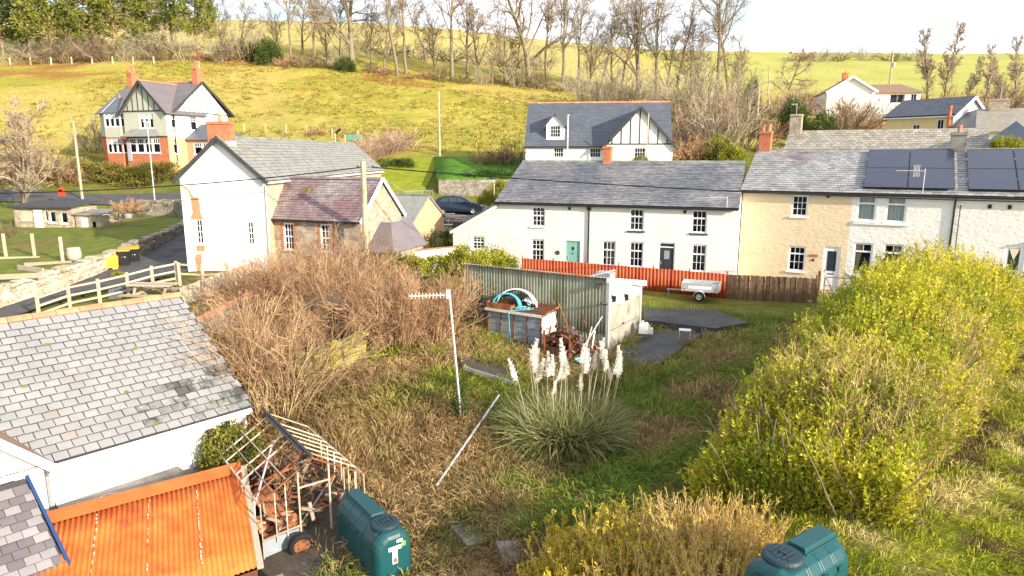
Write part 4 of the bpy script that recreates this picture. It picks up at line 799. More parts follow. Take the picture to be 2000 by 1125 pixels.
# rusty corrugated shed roof
TL, TR = Vector((-10.95, 14.7, -.6)), Vector((-7.43, 17.4, -.6)); dv = Vector((1.62, -3.35, -.85)); t = T('rusty_shed', 'low shed with bright orange rusted corrugated roof', 'shed', (TL.x, TL.y, -2.2)); o0 = Vector(t.location)
n = 4; along_ = (TR - TL)
for k in range(n):
    a, c = TL + along_ * (k / n - .008 * (k > 0)), TL + along_ * ((k + 1) / n); z = Z * (.006 * (k % 2))
    corr('roof_sheet', a - o0 + z, c - o0 + z, c + dv - o0 + z, a + dv - o0 + z, .112, .02, 'rust_roof', t)
    if k:
        st = MB(); nn = along_.cross(dv).normalized(); nn = nn if nn.z > 0 else -nn; ad = along_.normalized()
        for j in range(26):
            if random.random() < .2: continue
            f = .1 + j * .034; p = a - o0 + dv * f + nn * .024 + ad * random.uniform(-.012, .012); wd = random.uniform(.008, .022); ln = dv * random.uniform(.015, .036)
            st.face([p - ad * wd, p + ad * wd, p + ad * wd * .7 + ln, p - ad * wd * .8 + ln])
        tag(st.build('bare_zinc_streak', 'zinc_streak', t), kind='stuff')
fl = MB(); nn = along_.cross(dv).normalized(); nn = nn if nn.z > 0 else -nn
a, c = TL - o0 + nn * .04 - dv * .04, TR - o0 + nn * .04 - dv * .04; fl.hexa([a - nn * .02, c - nn * .02, c + dv * .11 - nn * .02, a + dv * .11 - nn * .02, a + nn * .03, c + nn * .03, c + dv * .11, a + dv * .11]); fl.build('ridge_flashing', 'rust_edge', t)
w = MB(); pts = [TL - o0, TR - o0, TR + dv - o0, TL + dv - o0]
for a, c in zip(pts, pts[1:] + pts[:1]): w.face([Vector((a.x, a.y, -.6)), Vector((c.x, c.y, -.6)), c - Z * .05, a - Z * .05])
w.build('wall', 'rust_dark', t); MB().bar(pts[1] + Vector((.06, .04, -.02)), pts[2] + Vector((.06, .04, -.02)), .14, .1).build('verge_board', 'weathered_board', t)
o = MB().hexa([*[Vector(p) - Z * .2 for p in ((-7.6, 12.6, -1.75), (-5.3, 14.2, -1.75), (-4.4, 13.0, -1.8), (-6.7, 11.4, -1.8))], *[Vector(p) for p in ((-7.6, 12.6, -1.7), (-5.3, 14.2, -1.7), (-4.4, 13.0, -1.75), (-6.7, 11.4, -1.75))]]).build('felt_roof', 'concrete')
tag(o, 'dark stained flat felt slab below the rusty roof', 'roof')
M('flaked_paint', (.60, .56, .50), (.30, .22, .15), 5, .8, .3, 20, mid=(.4, .6))
# ------------------------------------------------------------------ derelict greenhouse
g = T('greenhouse', 'collapsed bare timber greenhouse frame filled with scrap beside the green tank', 'greenhouse', (-6.1, 15.2, -2.1), R(37)); gm = Matrix.Translation((-6.1, 15.2, -2.1)) @ Matrix.Rotation(R(37), 4, 'Z'); GW, GL, GE, GR = 2.7, 4.0, 1.55, 2.4
def gbar(name, a, c, w=.045, m='white_paint', d=None): w *= .8; m = 'flaked_paint' if m == 'white_paint' else m; return MB().bar(a, c, w, d).build(name, m, g)
for x in (0, GW): gbar('wall_plate', (x, 0, GE), (x, GL, GE), .06, 'weathered_board')
gbar('ridge_board', (GW / 2, 0, GR + .03), (GW / 2, GL, GR + .1), .09, 'timber_black', .07); gbar('ridge_cap', (GW / 2 - .08, .5, GR + .02), (GW / 2 - .08, GL - .6, GR + .08), .10, 'timber_black', .02)
for k in range(9):
    y = .02 + k * (GL - .04) / 8
    for s in (0, 1):
        if (k, s) in ((2, 0), (5, 0), (7, 1)): continue
        gbar('rafter', (0 if s == 0 else GW, y, GE + .03), (GW / 2, y + random.uniform(-.03, .03), GR), .04, random.choice(['white_paint', 'weathered_board', 'rust']))
        if k and s == 1 or k % 2: gbar('stud', (0 if s == 0 else GW, y, 0), (0 if s == 0 else GW, y, GE), .04, random.choice(['white_paint', 'weathered_board']))
for k in range(3): f = .25 + k * .25; gbar('purlin', (GW / 2 * f, .1, GE + (GR - GE) * f + .03), (GW / 2 * f, GL - .1, GE + (GR - GE) * f + .03), .025, random.choice(['rust', 'weathered_board']))
for x in (.0, .35, .62, .95, 1.75, 2.15, 2.45, 2.7):
    top = GE + (GR - GE) * (1 - abs(x - GW / 2) / (GW / 2)); gbar('gable_stud', (x, -.01, 0 if x not in (.35, .62) else .45), (x, -.01, top), .05 if x in (.95, 1.75) else .035, random.choice(['white_paint', 'weathered_board', 'white_paint']))
gbar('door_head', (.95, -.015, 1.72), (1.75, -.015, 1.72), .045, 'weathered_board'); gbar('dwarf_rail', (0, -.02, .62), (.95, -.02, .72), .05, 'weathered_board'); gbar('loose_brace', (.75, .3, .2), (2.2, 1.2, 1.0), .04, 'weathered_board'); gbar('loose_brace', (-.2, .6, .6), (1.2, 2.6, 2.0), .05, 'galvanised')
MB().hexa([(0.02, .03, 0), (.93, .03, 0), (.93, .06, 0), (.02, .06, 0), (0.02, .03, .55), (.93, .03, .62), (.93, .06, .62), (.02, .06, .55)]).build('base_board', 'green_sheet', g).active_material = A('bluegrey_panel')
def place(o, x, y, z=None, rz=0): o.location = (x, y, gz(x, y) if z is None else z); o.rotation_euler.z = rz; return o
for k, (lx, ly, lz, w_, l_, tx, ty, rz, mt, lb) in enumerate([(.7, 1.2, .75, .9, 1.5, .5, .2, .4, 'rust', 'buckled rusty sheet nearest the gable of the greenhouse'), (.9, 2.4, 1.0, 1.0, 1.6, -.4, .35, 1.1, 'rust', 'rusty sheet leaning across the middle of the greenhouse'), (1.1, 3.2, .9, .8, 1.2, .7, -.3, .2, 'rust_dark', 'dark rusted sheet at the back of the greenhouse'), (.55, .9, .4, .8, 1.0, .2, -.5, 2.0, 'terracotta', 'orange sheet propped low inside the greenhouse')]):
    o = corr('scrap_sheet', (-w_ / 2, l_ / 2, 0), (w_ / 2, l_ / 2, 0), (w_ / 2, -l_ / 2, 0), (-w_ / 2, -l_ / 2, 0), .2, .03, mt); o.matrix_basis = gm @ Matrix.Translation((lx, ly, lz)) @ Matrix.Rotation(rz, 4, 'Z') @ Matrix.Rotation(tx, 4, 'X') @ Matrix.Rotation(ty, 4, 'Y'); tag(o, lb, 'sheet metal')
strip('scrap_ground', [gm @ Vector((-.6, -1.6, 0)), gm @ Vector((-.3, 4.0, 0))], [gm @ Vector((3.6, -1.6, 0)), gm @ Vector((2.7, 4.0, 0))], 'mud', .07, nac=8)
jk = MB()
for k in range(420):
    p = Vector((random.uniform(.1, 2.55), random.uniform(.3, 3.9), random.uniform(.02, 1.0) ** 1.5 * 1.1)); d = Vector((random.gauss(0, 1), random.gauss(0, 1), random.gauss(0, .45))).normalized() * random.uniform(.1, .55)
    jk.bar(p, p + d, random.uniform(.015, .12), random.uniform(.01, .05), k % 4)
o = jk.build('scrap_debris', ['rust', 'metal_junk', 'weathered_board', 'rust_dark']); o.matrix_basis = gm.copy(); tag(o, 'tangle of rusty scrap and broken timber inside the greenhouse', 'debris', kind='stuff')
def wheel(parent, c, r, w, axis=(0, 1, 0), tm='tyre', rm='alloy', name='wheel'):
    ax = Vector(axis).normalized(); c = Vector(c); u = ax.cross(Vector((0, 0, 1))).normalized() if abs(ax.z) < .9 else Vector((1, 0, 0)); v = ax.cross(u)
    def lathe(prof, n=24): return [[c + ax * a + (u * math.cos(t * 2 * math.pi / n) + v * math.sin(t * 2 * math.pi / n)) * q for t in range(n)] for a, q in prof]
    ty = MB().loft(lathe([(-w * .35, r * .62), (-w * .5, r * .72), (-w * .48, r * .93), (-w * .3, r), (w * .3, r), (w * .48, r * .93), (w * .5, r * .72), (w * .35, r * .62)]), cap=False).build(name, tm, parent, smooth=True)
    rr = MB().loft(lathe([(-w * .34, r * .64), (-w * .2, r * .5), (-w * .28, r * .25), (-w * .38, r * .12), (-w * .38, .005)]), cap=False).loft(lathe([(w * .34, r * .64), (w * .2, r * .5), (w * .28, r * .25), (w * .38, r * .12), (w * .38, .005)]), cap=False).build('rim', rm, ty, smooth=True)
    for k in range(5):
        a = k * 2 * math.pi / 5
        for s in (-1, 1): p = c + ax * s * w * .29 + (u * math.cos(a) + v * math.sin(a)) * r * .33; MB().tube([p, p + ax * s * .02], r * .05, 6).build('wheel_nut', 'metal_junk', ty)
    return ty
wt = T('spare_tyre', 'rusty rimmed wheel leaning against the greenhouse front', 'wheel', gm @ Vector((.85, -.28, .0)), R(37)); wheel(wt, (0, 0, .33), .33, .17, (0.1, 1, .15), rm='rust', name='tyre')
tp = MB()
for k in range(14): p = Vector((random.gauss(0, .25), random.gauss(0, .12), .02 + k * .004)); a = random.uniform(0, 6); q = Vector((math.cos(a), math.sin(a), 0)) * .22; r2 = Vector((-q.y, q.x, .05)) * .6; tp.face([p - q, p + r2 + Z * .05, p + q, p - r2 + Z * .03])
o = tp.build('blue_tarpaulin', 'tarp_blue'); o.matrix_basis = gm @ Matrix.Translation((.95, -.62, .0)); tag(o, 'crumpled bright blue tarpaulin on ground below the rusty wheel', 'tarpaulin')
def hose(name, label, c, r, turns, mat, rz=.015, tail=()):
    pts = [Vector(c) + Vector((r * (1 + .06 * math.sin(k * .7)) * math.cos(k / 16 * 2 * math.pi), r * .85 * math.sin(k / 16 * 2 * math.pi), .012 * k / 16 + .02)) for k in range(int(16 * turns) + 1)] + [Vector(p) for p in tail]
    return tag(MB().tube(pts, rz, 6).build(name, mat), label, 'hose')
p = gm @ Vector((1.75, -.35, .03)); hose('hose_loop', 'loop of pale hose beside the blue tarpaulin', p, .26, 2, 'hose_white', tail=[p + Vector((.5, -.1, .02)), p + Vector((.9, -.5, .02)), p + Vector((1.05, -1.1, .0)), p + Vector((1.1, -1.6, .0))])
p = gm @ Vector((1.5, .1, .1)); hose('hose_loop', 'coil of green hose in the greenhouse doorway', p, .26, 3, 'rope_cyan', .012)
# ------------------------------------------------------------------ oil tanks
def tank(label, loc, rz, L=2.1, Wd=.95, Hh=1.3, logo=False):
    t = T('oil_tank', label, 'oil tank', loc, rz); w = Wd / 2
    pr = [(-w * .93, .02), (-w, .1), (-w, Hh * .70), (-w * .93, Hh * .82), (-w * .72, Hh * .93), (-w * .4, Hh), (w * .4, Hh), (w * .72, Hh * .93), (w * .93, Hh * .82), (w, Hh * .70), (w, .1), (w * .93, .02)]
    rings = []; xs_ = [(0, .70), (.05, .84), (.14, .94), (.25, .985)]; n = 4
    for k in range(n):
        a, c = .25 + (L - .5) * k / n, .25 + (L - .5) * (k + 1) / n; xs_ += [(a + .03, 1), (c - .07, 1), (c - .05, .955), (c, .955)]
    xs_ += [(L - .2, 1), (L - .1, .95), (L - .03, .85), (L, .72)]; xs_ = sorted(dict(xs_).items())
    for x, s in xs_: rings.append([(x, y * (s if s < .9 else s), z * (1 if z < Hh * .5 else (.55 + .45 * s) if s < .93 else s * .3 + .7)) for y, z in pr])
    body = MB().loft(rings).build('tank_body', 'tank_green', t, smooth=False); bv = body.modifiers.new('bevel', 'BEVEL'); bv.width = .018; bv.segments = 2; bv.limit_method = 'ANGLE'; bv.angle_limit = R(20)
    MB().hexa([(.12, -.19, Hh - .02), (L - .86, -.19, Hh - .02), (L - .86, .19, Hh - .02), (.12, .19, Hh - .02), (.14, -.16, Hh + .09), (L - .88, -.16, Hh + .09), (L - .88, .16, Hh + .09), (.14, .16, Hh + .09)]).box(.1, L - .84, -.22, .22, Hh - .02, Hh + .015).build('top_hatch', 'tank_green', t, bevel=.012)
    lid = MB().tube([(L - .48, 0, Hh - .03), (L - .48, 0, Hh + .03), (L - .48, 0, Hh + .07), (L - .48, 0, Hh + .075)], [.34, .34, .31, .27], 28).build('fill_lid', 'tank_lid', t)
    for k in range(-2, 3): MB().box(L - .48 - .2 + abs(k) * .03, L - .48 + .2 - abs(k) * .03, k * .09 - .018, k * .09 + .018, Hh + .072, Hh + .09).build('lid_rib', 'tank_lid', lid)
    MB().box(L - .5, L - .46, -.09, .09, Hh + .09, Hh + .1).build('lid_rib', 'tank_lid', lid)
    for s in (-1, 1):
        for k in range(3): x = .4 + k * .45; MB().box(x, x + .13, s * w * .985 - .02, s * w * .985 + .025, Hh * .70, Hh * .78).build('clip', 'tank_green', t)
    MB().box(L - .02, L + .02, -.05, .05, .06, .12).tube([(L + .01, 0, .09), (L + .09, 0, .09)], .02, 8).build('outlet_valve', 'galvanised', t)
    return t, L, Hh, w
pf, pb = atz(775, 1045, -.75), atz(684, 958, -.75); d = (pf - pb); az = math.atan2(d.y, d.x); p0 = pb - Vector((d.x, d.y, 0)).normalized() * .0
t, L, Hh, w = tank('green oil tank beside the greenhouse with white T shaped sticker', (p0.x, p0.y, -2.05), az, min(d.length + .1, 2.5))
for nm, y0, y1, z0, z1, mt in (('label_bar', -.16, .16, .86, .96, 'sticker'), ('label_stem', -.07, .06, .52, .855, 'sticker'), ('label_print', -.05, .04, .55, .66, 'sticker_red'), ('green_label', .17, .27, .9, 1.02, 'sticker_green'), ('small_label', .05, .2, 1.03, 1.1, 'sticker')):
    off = .006 if nm == 'label_print' else .003; MB().box(L + off - .003, L + off, y0, y1, z0, z1).build(nm, mt, t)
pf, pb = atz(1512, 1098, 1.12), atz(1622, 1035, 1.12); d = pf - pb; az = math.atan2(d.y, d.x)
t, L, Hh, w = tank('green oil tank at the bottom right in front of the hedge', (pb.x, pb.y, -.18), az, 1.95)
MB().box(L + .001, L + .004, -.2, -.02, .9, 1.05).build('label_plate', 'sticker_blue', t)
# ------------------------------------------------------------------ garage, bunker, scrap
b = B('garage', 'single garage of mossy corrugated sheets with white stained door', 'garage', -2.22, 30.86, -.36, R(-32)); GAR = b
L_, W_, h0, h1 = 7.2, 3.6, 3.25, 2.52
for k in range(7):
    a, c = L_ * k / 7, L_ * (k + 1) / 7; z = .004 * (k % 2)
    corr('wall_sheet', (a, -z, h0 - .05), (c, -z, h0 - .05), (c, -z, .95), (a, -z, .95), .146, .024, 'asbestos', b.root, 2); corr('lower_wall_sheet', (a, .06 - z, 1.1), (c, .06 - z, 1.1), (c, .06 - z, -.4), (a, .06 - z, -.4), .146, .024, 'asbestos', b.root, 2)
w = MB(); w.face([(0, .09, -.5), (L_, .09, -.5), (L_, .09, h0 - .1), (0, .09, h0 - .1)]); w.face([(0, W_, -.5), (L_, W_, -.5), (L_, W_, h1 - .1), (0, W_, h1 - .1)]); w.face([(0, .09, -.5), (0, W_, -.5), (0, W_, h1 - .1), (0, .09, h0 - .1)]); b.part('inner_wall', w, 'asbestos')
for k in range(7): corr('roof_sheet', (L_ * k / 7 - .05, -.15, h0 + .03 + .005 * (k % 2)), (L_ * (k + 1) / 7 + .05, -.15, h0 + .03 + .005 * (k % 2)), (L_ * (k + 1) / 7 + .05, W_ + .2, h1), (L_ * k / 7 - .05, W_ + .2, h1), .146, .024, 'asbestos_roof', b.root, 2, .008)
GE_ = ((L_, 0, 0), (0, 1, 0), (1, 0, 0)); m = LM(*GE_)
for u in (0, W_ - .14): b.part('door_post', MB().box(u - .04, u + .15, -.06, .06, -.4, (h0 if u == 0 else h1) - .08, 0, m), 'galvanised')
b.part('fascia', MB().hexa([m @ Vector(p) for p in ((-.2, .0, h0 - .16), (W_ + .3, .0, h1 - .2), (W_ + .3, .14, h1 - .2), (-.2, .14, h0 - .16), (-.2, .0, h0 + .06), (W_ + .3, .0, h1 + .04), (W_ + .3, .14, h1 + .04), (-.2, .14, h0 + .06))]), 'upvc')
b.part('door_head', MB().hexa([m @ Vector(p) for p in ((.11, -.05, 2.02), (W_ - .15, -.05, 1.98), (W_ - .15, .0, 1.98), (.11, .0, 2.02), (.11, -.05, h0 - .17), (W_ - .15, -.05, h1 - .2), (W_ - .15, .0, h1 - .2), (.11, .0, h0 - .17))]), 'smooth_white')
for k in range(2): b.part('door_panel', MB().box(.13, W_ - .17, -.03, .02 - .006 * k, .02 + k * 1.0, 1.0 + k * 1.0 - .01, 0, m), 'stained_door')
b.part('door_handle', MB().box(1.5, 1.6, .02, .07, 1.05, 1.1, 0, m), 'gutter_black')
for u, h in ((.4, 2.45), (1.75, 2.28)): b.part('bracket', MB().box(u, u + .16, .0, .12, h - .25, h, 0, m).box(u - .08, u + .0, .0, .05, h - .12, h + .05, 0, m), 'gutter_black')
b.part('security_lamp', MB().box(L_ - .5, L_ - .28, -.2, -.03, h0 - .38, h0 - .24).tube([(L_ - .4, -.03, h0 - .3), (L_ - .4, -.2, h0 - .42)], .03, 6), 'metal_junk'); b.part('camera', MB().tube([(L_ - .02, -.05, h0 - 1.05), (L_ - .2, -.28, h0 - .98)], .05, 8), 'gutter_black')
rb = T('roof_box', 'small grey metal box with struts lying on the garage roof', 'box', b.mw @ Vector((5.9, 2.6, h1 + .22)), R(-32)); MB().box(-.35, .35, -.3, .3, 0, .28).build('casing', 'grey_metal', rb)
for s in (-1, 1): MB().bar((-.8, s * .33, .02), (.3, s * .33, .34), .05).build('strut', 'upvc', rb)
FLp, FRp = atz(954, 655, .12), atz(1056, 676, .05); az = math.atan2(FRp.y - FLp.y, FRp.x - FLp.x); Lb = (FRp - FLp).length
b = B('coal_bunker', 'blue grey panelled bunker with rusty roof edge against the garage', 'shed', FLp.x, FLp.y, .08, az); Wb, Hb = 1.25, 1.22
b.part('core', MB().box(.03, Lb - .03, .03, Wb, -.3, Hb), 'slate_deck')
for k in range(4):
    a, c = Lb * k / 4 + .03, Lb * (k + 1) / 4 - .03
    for j in range(4): b.part('panel_board', MB().box(a, c, -.002 * (j % 2), .03, .02 + j * .3, .30 + j * .3), 'bluegrey_panel')
for k in range(5): x = Lb * k / 4; b.part('batten', MB().box(x - .03, x + .03, -.03, .02, -.05, Hb), 'rust')
for j in range(4): b.part('end_board', MB().box(Lb - .028, Lb + .012, .04, Wb, .02 + j * .3, .30 + j * .3), 'smooth_white')
b.part('roof', MB().hexa([(-.08, -.12, Hb), (Lb + .1, -.12, Hb), (Lb + .1, Wb + .05, Hb + .16), (-.08, Wb + .05, Hb + .16), (-.08, -.12, Hb + .05), (Lb + .1, -.12, Hb + .05), (Lb + .1, Wb + .05, Hb + .21), (-.08, Wb + .05, Hb + .21)]), 'rust_dark')
b.part('roof_edge', MB().box(-.09, Lb + .11, -.15, -.122, Hb - .03, Hb + .08), 'white_paint'); b.part('roof_edge', MB().bar((Lb + .12, -.14, Hb + .02), (Lb + .12, Wb + .05, Hb + .18), .03, .1), 'rust'); BUN = b
def arch(name, label, x, y, z, r, w, mat, rz, tilt, h=1.0, span=(.05, .95), matname=None):
    mb = MB(); rings = []
    for k in range(17):
        a = math.pi * (span[0] + (span[1] - span[0]) * k / 16); cx, cz = -r * math.cos(a), r * h * math.sin(a); nx, nz = -math.cos(a), math.sin(a)
        rings.append([(cx + nx * o, yy, cz + nz * o) for yy, o in ((-w, -.05), (-w * .9, .02), (-w * .2, .05), (w * .4, .045), (w, -.02), (w, -.04), (w * .4, .02), (-w * .2, .025), (-w * .85, -.0))])
    o = mb.loft(rings).build(name, mat, smooth=True); o.matrix_basis = BUN.mw @ Matrix.Translation((x, y, z)) @ Matrix.Rotation(rz, 4, 'Z') @ Matrix.Rotation(tilt, 4, 'X'); return tag(o, label, 'car bumper')
arch('car_bumper', 'silver car bumper arched on top of the bunker', .98, .75, Hb + .12, .82, .34, 'bumper_silver', R(16), R(-14), .85); arch('car_bumper', 'light blue car bumper arched in front of the silver one', .72, .35, Hb + .1, .62, .2, 'bumper_cyan', R(10), R(-20), .9)
tr = T('rusty_tray', 'rusty metal trough on the left of the bunker roof', 'trough', BUN.mw @ Vector((.55, .15, Hb + .06)), az + R(4))
for q in ((-.6, .6, -.2, -.17, 0, .26), (-.6, .6, .37, .4, 0, .3), (-.6, -.57, -.169, .369, 0, .28), (.57, .6, -.169, .369, 0, .2), (-.569, .569, -.169, .369, 0, .03)): MB().box(*q).build('trough_side', 'rust', tr)
rg = MB()
for k in range(26): p = Vector((random.gauss(0, .13), random.gauss(0, .1), .08 + random.uniform(0, .22))); v = Vector((random.gauss(0, 1), random.gauss(0, 1), random.gauss(0, 1))).normalized() * .14; u = v.cross(Vector((random.gauss(0, 1), random.gauss(0, 1), 1))).normalized() * .12; rg.face([p - v, p - u, p + v + Z * .03, p + u])
o = rg.build('plastic_sheet', 'can_white'); o.matrix_basis = BUN.mw @ Matrix.Translation((1.62, .9, Hb + .15)); tag(o, 'crumpled white plastic bundle on the bunker roof', 'plastic bundle')
rp_ = []
for k in range(70): a = k * .55; rp_.append(BUN.mw @ Vector((1.5 + .33 * math.cos(a) + random.gauss(0, .04) + .15 * math.sin(k * .13), .35 + .22 * math.sin(a) + random.gauss(0, .03), Hb + .1 + .1 * random.random())))
rp_ += [BUN.mw @ Vector(p) for p in ((1.2, -.1, Hb + .1), (1.18, -.2, Hb - .05), (1.22, -.2, .6), (1.28, -.22, .1), (1.3, -.25, .0))]
tag(MB().tube(rp_, .014, 5).build('rope_coil', 'rope_cyan'), 'tangled pale blue rope hanging off the bunker', 'rope')
FLs = atz(1062, 690, .0); sb = T('scrap_box', 'rusty open steel box heaped with scrap beside the bunker', 'scrap box', FLs, az - R(3))
for q in ((0, 1.2, 0, .04, .0, .32), (0, .06, .041, .8, .0, .75), (1.14, 1.2, .041, .8, 0, .6), (.0, 1.2, .02, .05, .58, .72), (.061, 1.139, .76, .8, 0, .75), (.061, 1.139, .041, .759, 0, .05)): MB().box(*q).build('box_side', 'rust_dark', sb)
for x in (.02, 1.18): MB().box(x - .03, x + .03, -.02, .02, 0, .95).build('corner_post', 'rust', sb)
jm = Matrix.Translation(FLs) @ Matrix.Rotation(az, 4, 'Z'); jk = MB()
for k in range(150):
    x = random.uniform(.05, 2.1); p = Vector((x, random.uniform(.1, .9), random.uniform(.05, 1.15 - max(0, x - 1) * .75))); d = Vector((random.gauss(0, 1), random.gauss(0, .7), random.gauss(0, .6))).normalized() * random.uniform(.08, .38)
    if k % 3 == 0: jk.tube([p, p + d * .5], random.uniform(.03, .09), 8, k % 4)
    else: jk.bar(p, p + d, random.uniform(.015, .1), random.uniform(.01, .06), k % 4)
o = jk.build('scrap_metal', ['rust_dark', 'metal_junk', 'rust', 'metal_junk']); o.matrix_basis = jm; tag(o, 'heap of tangled scrap metal spilling from the rusty box', 'scrap', kind='stuff')
for k, (a, c, r, mt, lb) in enumerate([((.35, .5, 1.0), (-.1, .9, 2.0), .022, 'rust', 'leftmost rusty rod rising from the scrap heap'), ((1.3, .2, .5), (.2, .8, 1.9), .03, 'rust', 'thick rusty pipe leaning across the scrap heap'), ((2.25, .0, .1), (1.25, .8, 1.7), .03, 'rust_dark', 'dark pipe sloping down to the right of the heap'), ((1.75, .05, .1), (1.85, .5, 1.25), .02, 'white_paint', 'upright white rod in front of garage wall'), ((1.72, .0, .45), (2.35, .35, 1.75), .022, 'can_white', 'white rod crossing the others by garage corner'), ((2.05, .0, .05), (1.98, .5, 1.1), .02, 'galvanised', 'short grey rod standing by the garage corner')]):
    o = MB().tube([a, c], r, 7).build('scrap_rod', mt); o.matrix_basis = jm; tag(o, lb, 'rod')
p = jm @ Vector((1.75, -.15, .02)); hose('cable_coil', 'coil of blue green cable at the foot of the scrap heap', p, .22, 4, 'rope_cyan', .02)
# ------------------------------------------------------------------ things on the hard standing
sl0 = [atz(1258, 603, .28), atz(1400, 606, .28), atz(1462, 630, .25), atz(1395, 641, .22), atz(1256, 624, .25)]
o = MB().loft([[p - Z * .45 for p in sl0], sl0]).build('concrete_slab', 'dark_slab'); tag(o, 'raised dark slab beside the garage', 'slab')
def can(label, p, h, w):
    t = T('jerrycan', label, 'jerrycan', p, R(-20)); MB().box(-w / 2, w / 2, -w * .4, w * .4, 0, h * .82).hexa([(-w / 2, -w * .4, h * .821), (w / 2, -w * .4, h * .821), (w / 2, w * .4, h * .821), (-w / 2, w * .4, h * .821), (-w * .3, -w * .3, h), (w * .3, -w * .3, h), (w * .3, w * .3, h), (-w * .3, w * .3, h)]).build('body', 'can_white', t, bevel=.02)
    MB().tube([(w * .15, 0, h), (w * .15, 0, h + .06)], .035, 8).build('cap', 'gutter_black', t); MB().tube([(-w * .3, 0, h), (-w * .2, 0, h + .06), (0, 0, h + .06)], .02, 6).build('handle', 'can_white', t)
can('tall white plastic jerrycan at the garage door post', atz(1257, 651, .1), .5, .4); can('smaller white plastic jerrycan beside the tall one', atz(1270, 652, .1), .3, .22)
st = T('stool', 'small white metal stool on the dark yard surface', 'stool', atz(1337, 660, .1), R(-15)); MB().box(-.25, .25, -.18, .18, .34, .37).build('seat', 'white_paint', st)
for x in (-.22, .22):
    for y in (-.15, .15): MB().tube([(x, y, 0), (x, y, .34)], .015, 6).build('leg', 'galvanised', st)
p = atz(1368, 584, .08); tl = T('trailer', 'small galvanised box trailer parked by the red fence', 'trailer', (p.x, p.y, .08), R(-22))
tb = MB(); Lt, Wt, z0, z1 = 1.95, 1.15, .5, .95
for q in ((-Lt / 2, Lt / 2, -Wt / 2, -Wt / 2 + .03, z0, z1), (-Lt / 2, Lt / 2, Wt / 2 - .03, Wt / 2, z0, z1), (-Lt / 2, Lt / 2, -Wt / 2 + .031, Wt / 2 - .031, z0, z0 + .03)): MB().box(*q).build('side_panel', 'galvanised', tl)
for x in (-Lt / 2, Lt / 2 - .03): MB().box(x, x + .03, -Wt / 2 + .031, Wt / 2 - .031, z0 + .031, z1).build('end_panel', 'galvanised', tl)
for y in (-Wt / 2 - .09, Wt / 2 + .09): wheel(tl, (0, y, .25), .25, .13); MB().loft([[(.31 * math.cos(a), y + s * .08, .25 + .31 * math.sin(a)) for s, a in ((-1, R(a0)), (1, R(a0)))] + [(.29 * math.cos(R(a0)), y + .08, .25 + .29 * math.sin(R(a0))), (.29 * math.cos(R(a0)), y - .08, .25 + .29 * math.sin(R(a0)))] for a0 in range(0, 181, 20)]).build('mudguard', 'galvanised', tl)
MB().bar((-Lt / 2, 0, .45), (-Lt / 2 - .85, 0, .42), .06).build('drawbar', 'galvanised', tl); MB().tube([(-Lt / 2 - .75, .08, .42), (-Lt / 2 - .75, .08, .05)], .025, 8).build('prop_leg', 'galvanised', tl)
MB().box(-.6, .6, -Wt / 2 - .006, -Wt / 2 - .001, .66, .8).build('reflective_strip', 'sticker', tl)
for x in (-.85, .75): MB().box(x, x + .1, -Wt / 2 - .012, -Wt / 2 - .001, .6, .66).build('reflector', 'sticker_red', tl)
# ------------------------------------------------------------------ fences
def gpt(a, c, f): p = Vector(a).lerp(Vector(c), f); return p
fa, fb_ = Vector((.6, 41.6, .1)), Vector((11.75, 36.75, -.05)); n = 12
f = T('red_fence', 'red corrugated sheet fence in front of the white cottages', 'fence', fa); d = fb_ - fa
for k in range(n):
    a, c = d * (k / n), d * ((k + 1) / n); corr('sheet', a + Z * 1.42, c + Z * 1.42, c, a, .2, .035, 'red_sheet', f, 2)
for k in range(0, n + 1, 2): p = d * (k / n) + Vector((.04, .1, 0)); MB().tube([p - Z * .2, p + Z * 1.55], .04, 6).build('post', 'rust', f)
MB().bar(d * 0 + Vector((.03, .06, 1.3)), d + Vector((.03, .06, 1.3)), .05, .08).build('rail', 'rust', f)
fa, fb_ = Vector((11.78, 36.72, -.1)), Vector((15.95, 35.3, -.05)); d = fb_ - fa; f = T('board_fence', 'dark brown vertical board fence ending at the cream cottage', 'fence', fa); n = 34; bm = MB().box(-.055, .055, -.012, .012, 0, 1.45).mesh('board', 'brown_board')
for k in range(n): o = link('board', bm, f); o.location = d * ((k + .5) / n) + Vector((.0, -.012 * (k % 2), random.uniform(-.03, .02))); o.rotation_euler = (random.gauss(0, .012), random.gauss(0, .01), math.atan2(d.y, d.x)); o.scale = (d.length / n / .105, 1, 1)
for h in (.35, 1.15): MB().bar(Vector((.02, .05, h)), d + Vector((.02, .05, h)), .04, .09).build('rail', 'brown_board', f)
MB().box(-.06, .06, -.06, .06, -.2, 1.6, 0, Matrix.Translation(d + Vector((.1, 0, 0)))).build('post', 'brown_board', f)
p = atz(1608, 578, .2); gt = T('metal_gate', 'grey tubular gate below the white door of the cream cottage', 'gate', p, R(-29)); gx = 2.3
MB().tube([(0, 0, 0), (0, 0, .85), (.06, 0, 1.0), (.2, 0, 1.06), (gx, 0, 1.06)], .025, 8).build('frame_tube', 'rust', gt); MB().tube([(gx, 0, 0), (gx, 0, 1.06)], .025, 8).build('frame_tube', 'grey_metal', gt)
for h in (.15, .6): MB().tube([(0, 0, h), (gx, 0, h)], .02, 8).build('rail', 'grey_metal', gt)
for k in range(1, 7): MB().tube([(gx * k / 7, 0, .15), (gx * k / 7, 0, .6)], .012, 6).build('bar', 'grey_metal', gt)
MB().box(-.35, -.22, -.07, .07, -.2, 1.35).build('gate_post', 'rust', gt)
